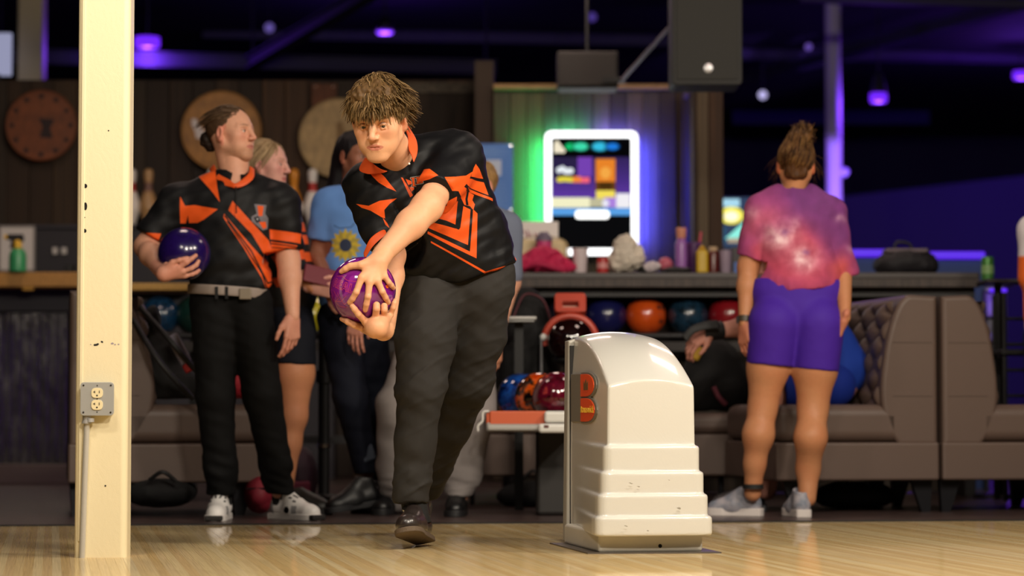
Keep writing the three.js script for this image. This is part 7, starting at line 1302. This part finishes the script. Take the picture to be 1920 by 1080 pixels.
// ------------------------------------------------------------------ seated person in blue, reaching forward
{
  const Z0 = 11.5, B = P(1520, 958, Z0).setY(0), G = person('person in blue seated on the right sofa, arm with black wrist brace reaching left', B), s0 = SC(Z0), rp = (r) => r / s0, SK = 0xc08878, J = (px, py, Z = Z0) => P(px, py, Z);
  const sh1 = J(1490, 575, 11.35), el1 = J(1420, 610, 11.3), wr1 = J(1330, 622, 11.25), sh2 = J(1510, 575, 11.65), el2 = J(1470, 660, 11.7), wr2 = J(1440, 720, 11.5), nb = J(1480, 540);
  const F = new Field();
  F.cone(J(1510, 590), J(1562, 705), rp(50), rp(54), 0.05).cone(sh1, sh2, rp(20), rp(20), 0.05).chain([[J(1555, 722, 11.4), rp(38)], [J(1450, 735, 11.35), rp(27)], [J(1425, 920, 11.4), rp(18)]], 0.03).chain([[J(1555, 722, 11.65), rp(38)], [J(1455, 735, 11.62), rp(27)], [J(1437, 920, 11.65), rp(18)]], 0.03);
  F.chain([[sh1, rp(19)], [el1, 0.042], [el1.clone().lerp(wr1, 0.3), 0.044], [wr1, 0.03]], 0.025).chain([[sh2, rp(19)], [el2, 0.04], [wr2, 0.026]], 0.025).cone(nb, J(1468, 515), 0.05, 0.05, 0.03);
  const H = new Field(); handField(H, wr1, V(-0.8, -0.55, 0.2), V(-0.4, 0.6, 0.65), -1, { curl: [0.55, 0.6, 0.65, 0.7] });
  const M4 = headM(J(1462, 490), q4(-1.3, 0.3, 0), 0.97), HF = headField({ nb: nb.clone().applyMatrix4(M4.clone().invert()), neck: 0.05 });
  mesh('body', rel(join([skinPaint(F.mesh(0.009, 0.02), SK), skinPaint(H.mesh(0.004, 0.01), 0xb88070), headPaint(HF.mesh(0.004, 0.01), SK).applyMatrix4(M4)]), B), skinMat(), G);
  const toG = M4.clone().premultiply(new THREE.Matrix4().makeTranslation(-B.x, -B.y, -B.z)); eyes(G, toG, 0x304050);
  const cap = new Field(); cap.ell(V(0, 0.04, -0.018), V(0.082, 0.088, 0.103), 0.01).cut(V(0, 0.05, 0.07), V(0, -0.6, 0.8), 0.015).cut(V(0, -0.04, 0), V(0, -1, 0), 0.01); mesh('hair', paint(cap.mesh(0.006, 0.02), (p, n, c) => { c.copy(srgb(0x4a3420)).multiplyScalar(1 + 0.4 * N3(p.x * 60, p.y * 20, p.z * 60)); }).applyMatrix4(toG), hairMat, G);
  const S = new Field(); S.cone(J(1512, 590), J(1566, 690), rp(54), rp(60), 0.05).cone(sh1, sh2, rp(28), rp(28), 0.05).cone(sh1, sh1.clone().lerp(el1, 0.6), rp(27), rp(25), 0.03).cone(sh2, sh2.clone().lerp(el2, 0.7), rp(27), rp(25), 0.03).subCone(nb, J(1468, 510), 0.056, 0.06, 0.006).cut(J(1560, 735), V(0, -1, 0), 0.006); S.disp = (x, y, z) => 0.008 * N3(x * 10, y * 9, z * 9);
  mesh('shirt', metreUV(rel(S.mesh(0.009, 0.02), B)), fabric(0x1c3a98), G);
  const T = new Field(); T.cone(J(1560, 722, 11.4), J(1468, 728, 11.35), rp(44), rp(40), 0.04).cone(J(1560, 722, 11.65), J(1470, 728, 11.62), rp(44), rp(40), 0.04).cut(J(1462, 730), V(-1, -0.1, 0), 0.005); mesh('shorts', metreUV(rel(T.mesh(0.009, 0.02), B)), fabric(0x142a82), G);
  const q = new THREE.Quaternion().setFromUnitVectors(V(0, 1, 0), el1.clone().sub(wr1).normalize()), wp = wr1.clone().lerp(el1, 0.06).sub(B);
  mesh('wrist_brace', lathe([[0.036, -0.045], [0.041, -0.04], [0.042, 0.02], [0.043, 0.045], [0.039, 0.05]], 24).applyQuaternion(q).translate(wp.x, wp.y, wp.z), mat(0x0c0c0e, 0.6, { side: THREE.DoubleSide }), G);
  mesh('brace_flap', rel(ribbon([J(1345, 600, 11.18), J(1320, 603, 11.17), J(1295, 612, 11.16), J(1278, 630, 11.16)], [J(1350, 616, 11.17), J(1324, 618, 11.16), J(1302, 626, 11.155), J(1288, 642, 11.155)], 0.008), B), mat(0x101012, 0.6), G);
  for (const Z of [11.4, 11.65]) putShoe(G, B, J(1437, 958, Z).setY(0), -1.6, 0, 0, mat(0x1a1a1e, 0.5), mat(0x55555a, 0.6), { L: 0.26 });
}
// ------------------------------------------------------------------ person cut by the right edge
{
  const Z0 = 12.1, B = P(1972, 950, Z0).setY(0), G = person('person in a white and orange top cut off by the right photo edge', B), s0 = SC(Z0), rp = (r) => r / s0, fl = [V(0, 0, 1), 0.7], SK = 0xc49478, J = (px, py, Z = Z0) => P(px, py, Z);
  const sh1 = J(1934, 430), el1 = J(1930, 520), wr1 = J(1950, 590, 11.95), sh2 = J(2012, 430), el2 = J(2024, 520), wr2 = J(2020, 600), nb = J(1973, 402);
  const F = new Field(); F.cone(J(1973, 450), J(1973, 580), rp(50), rp(46), 0.05, fl).cone(sh1, sh2, rp(18), rp(18), 0.05).chain([[J(1955, 610), rp(34)], [J(1953, 760), rp(24)], [J(1955, 920), rp(16)]], 0.03).chain([[J(1992, 610), rp(34)], [J(1996, 760), rp(24)], [J(1998, 920), rp(16)]], 0.03).chain([[sh1, rp(17)], [el1, 0.038], [wr1, 0.025]], 0.025).chain([[sh2, rp(17)], [el2, 0.038], [wr2, 0.025]], 0.025).cone(nb, J(1973, 378), 0.05, 0.05, 0.03);
  const H = new Field(); handField(H, wr1, V(0.3, -1, 0.3), V(-0.6, 0, 0.7), -1, {}); const H2 = new Field(); handField(H2, wr2, V(0, -1, 0.1), V(0.7, 0, 0.7), 1, {});
  const M4 = headM(J(1973, 352), q4(-0.4, 0, 0), 0.97), HF = headField({ nb: nb.clone().applyMatrix4(M4.clone().invert()), neck: 0.05 });
  mesh('body', rel(join([skinPaint(F.mesh(0.01, 0.02), SK), skinPaint(H.mesh(0.005, 0.01), SK), skinPaint(H2.mesh(0.005, 0.01), SK), headPaint(HF.mesh(0.005, 0.01), SK).applyMatrix4(M4)]), B), skinMat(), G);
  const toG = M4.clone().premultiply(new THREE.Matrix4().makeTranslation(-B.x, -B.y, -B.z)); eyes(G, toG, 0x304050);
  const cap = new Field(); cap.ell(V(0, 0.04, -0.018), V(0.082, 0.088, 0.103), 0.01).cut(V(0, 0.05, 0.07), V(0, -0.6, 0.8), 0.015).cut(V(0, -0.04, 0), V(0, -1, 0), 0.01); mesh('hair', paint(cap.mesh(0.006, 0.02), (p, n, c) => { c.copy(srgb(0x3a2818)); }).applyMatrix4(toG), hairMat, G);
  const S = new Field(); S.cone(J(1973, 450), J(1973, 590), rp(56), rp(54), 0.05, fl).cone(sh1, sh2, rp(24), rp(24), 0.05).cone(sh1, el1, rp(22), rp(21), 0.03).cone(sh2, el2, rp(22), rp(21), 0.03).subCone(nb, J(1973, 370), 0.056, 0.06, 0.006).cut(J(1973, 605), V(0, -1, 0), 0.006);
  mesh('top', rel(paint(S.mesh(0.01, 0.02), (p, n, c) => c.copy(srgb(p.y > J(0, 482).y ? 0xd8d2d6 : 0xe2641a))), B), new THREE.MeshPhysicalMaterial({ color: 0xffffff, vertexColors: true, roughness: 0.8 }), G);
  const T = new Field(); T.cone(J(1958, 605), J(1988, 605), rp(32), rp(32), 0.05, fl).chain([[J(1955, 630), rp(36)], [J(1953, 760), rp(30)], [J(1955, 935), rp(26)]], 0.02).chain([[J(1992, 630), rp(36)], [J(1996, 760), rp(30)], [J(1998, 935), rp(26)]], 0.02).cut(J(1973, 940), V(0, -1, 0), 0.004); mesh('trousers', metreUV(rel(T.mesh(0.01, 0.02), B)), fabric(0x16161c), G);
  for (const px of [1955, 1998]) putShoe(G, B, J(px, 950, 12.2).setY(0), -0.2, 0, 0, mat(0x1a1a1e, 0.5), mat(0x55555a, 0.6), { L: 0.26 });
}
renderer.render(scene, camera);
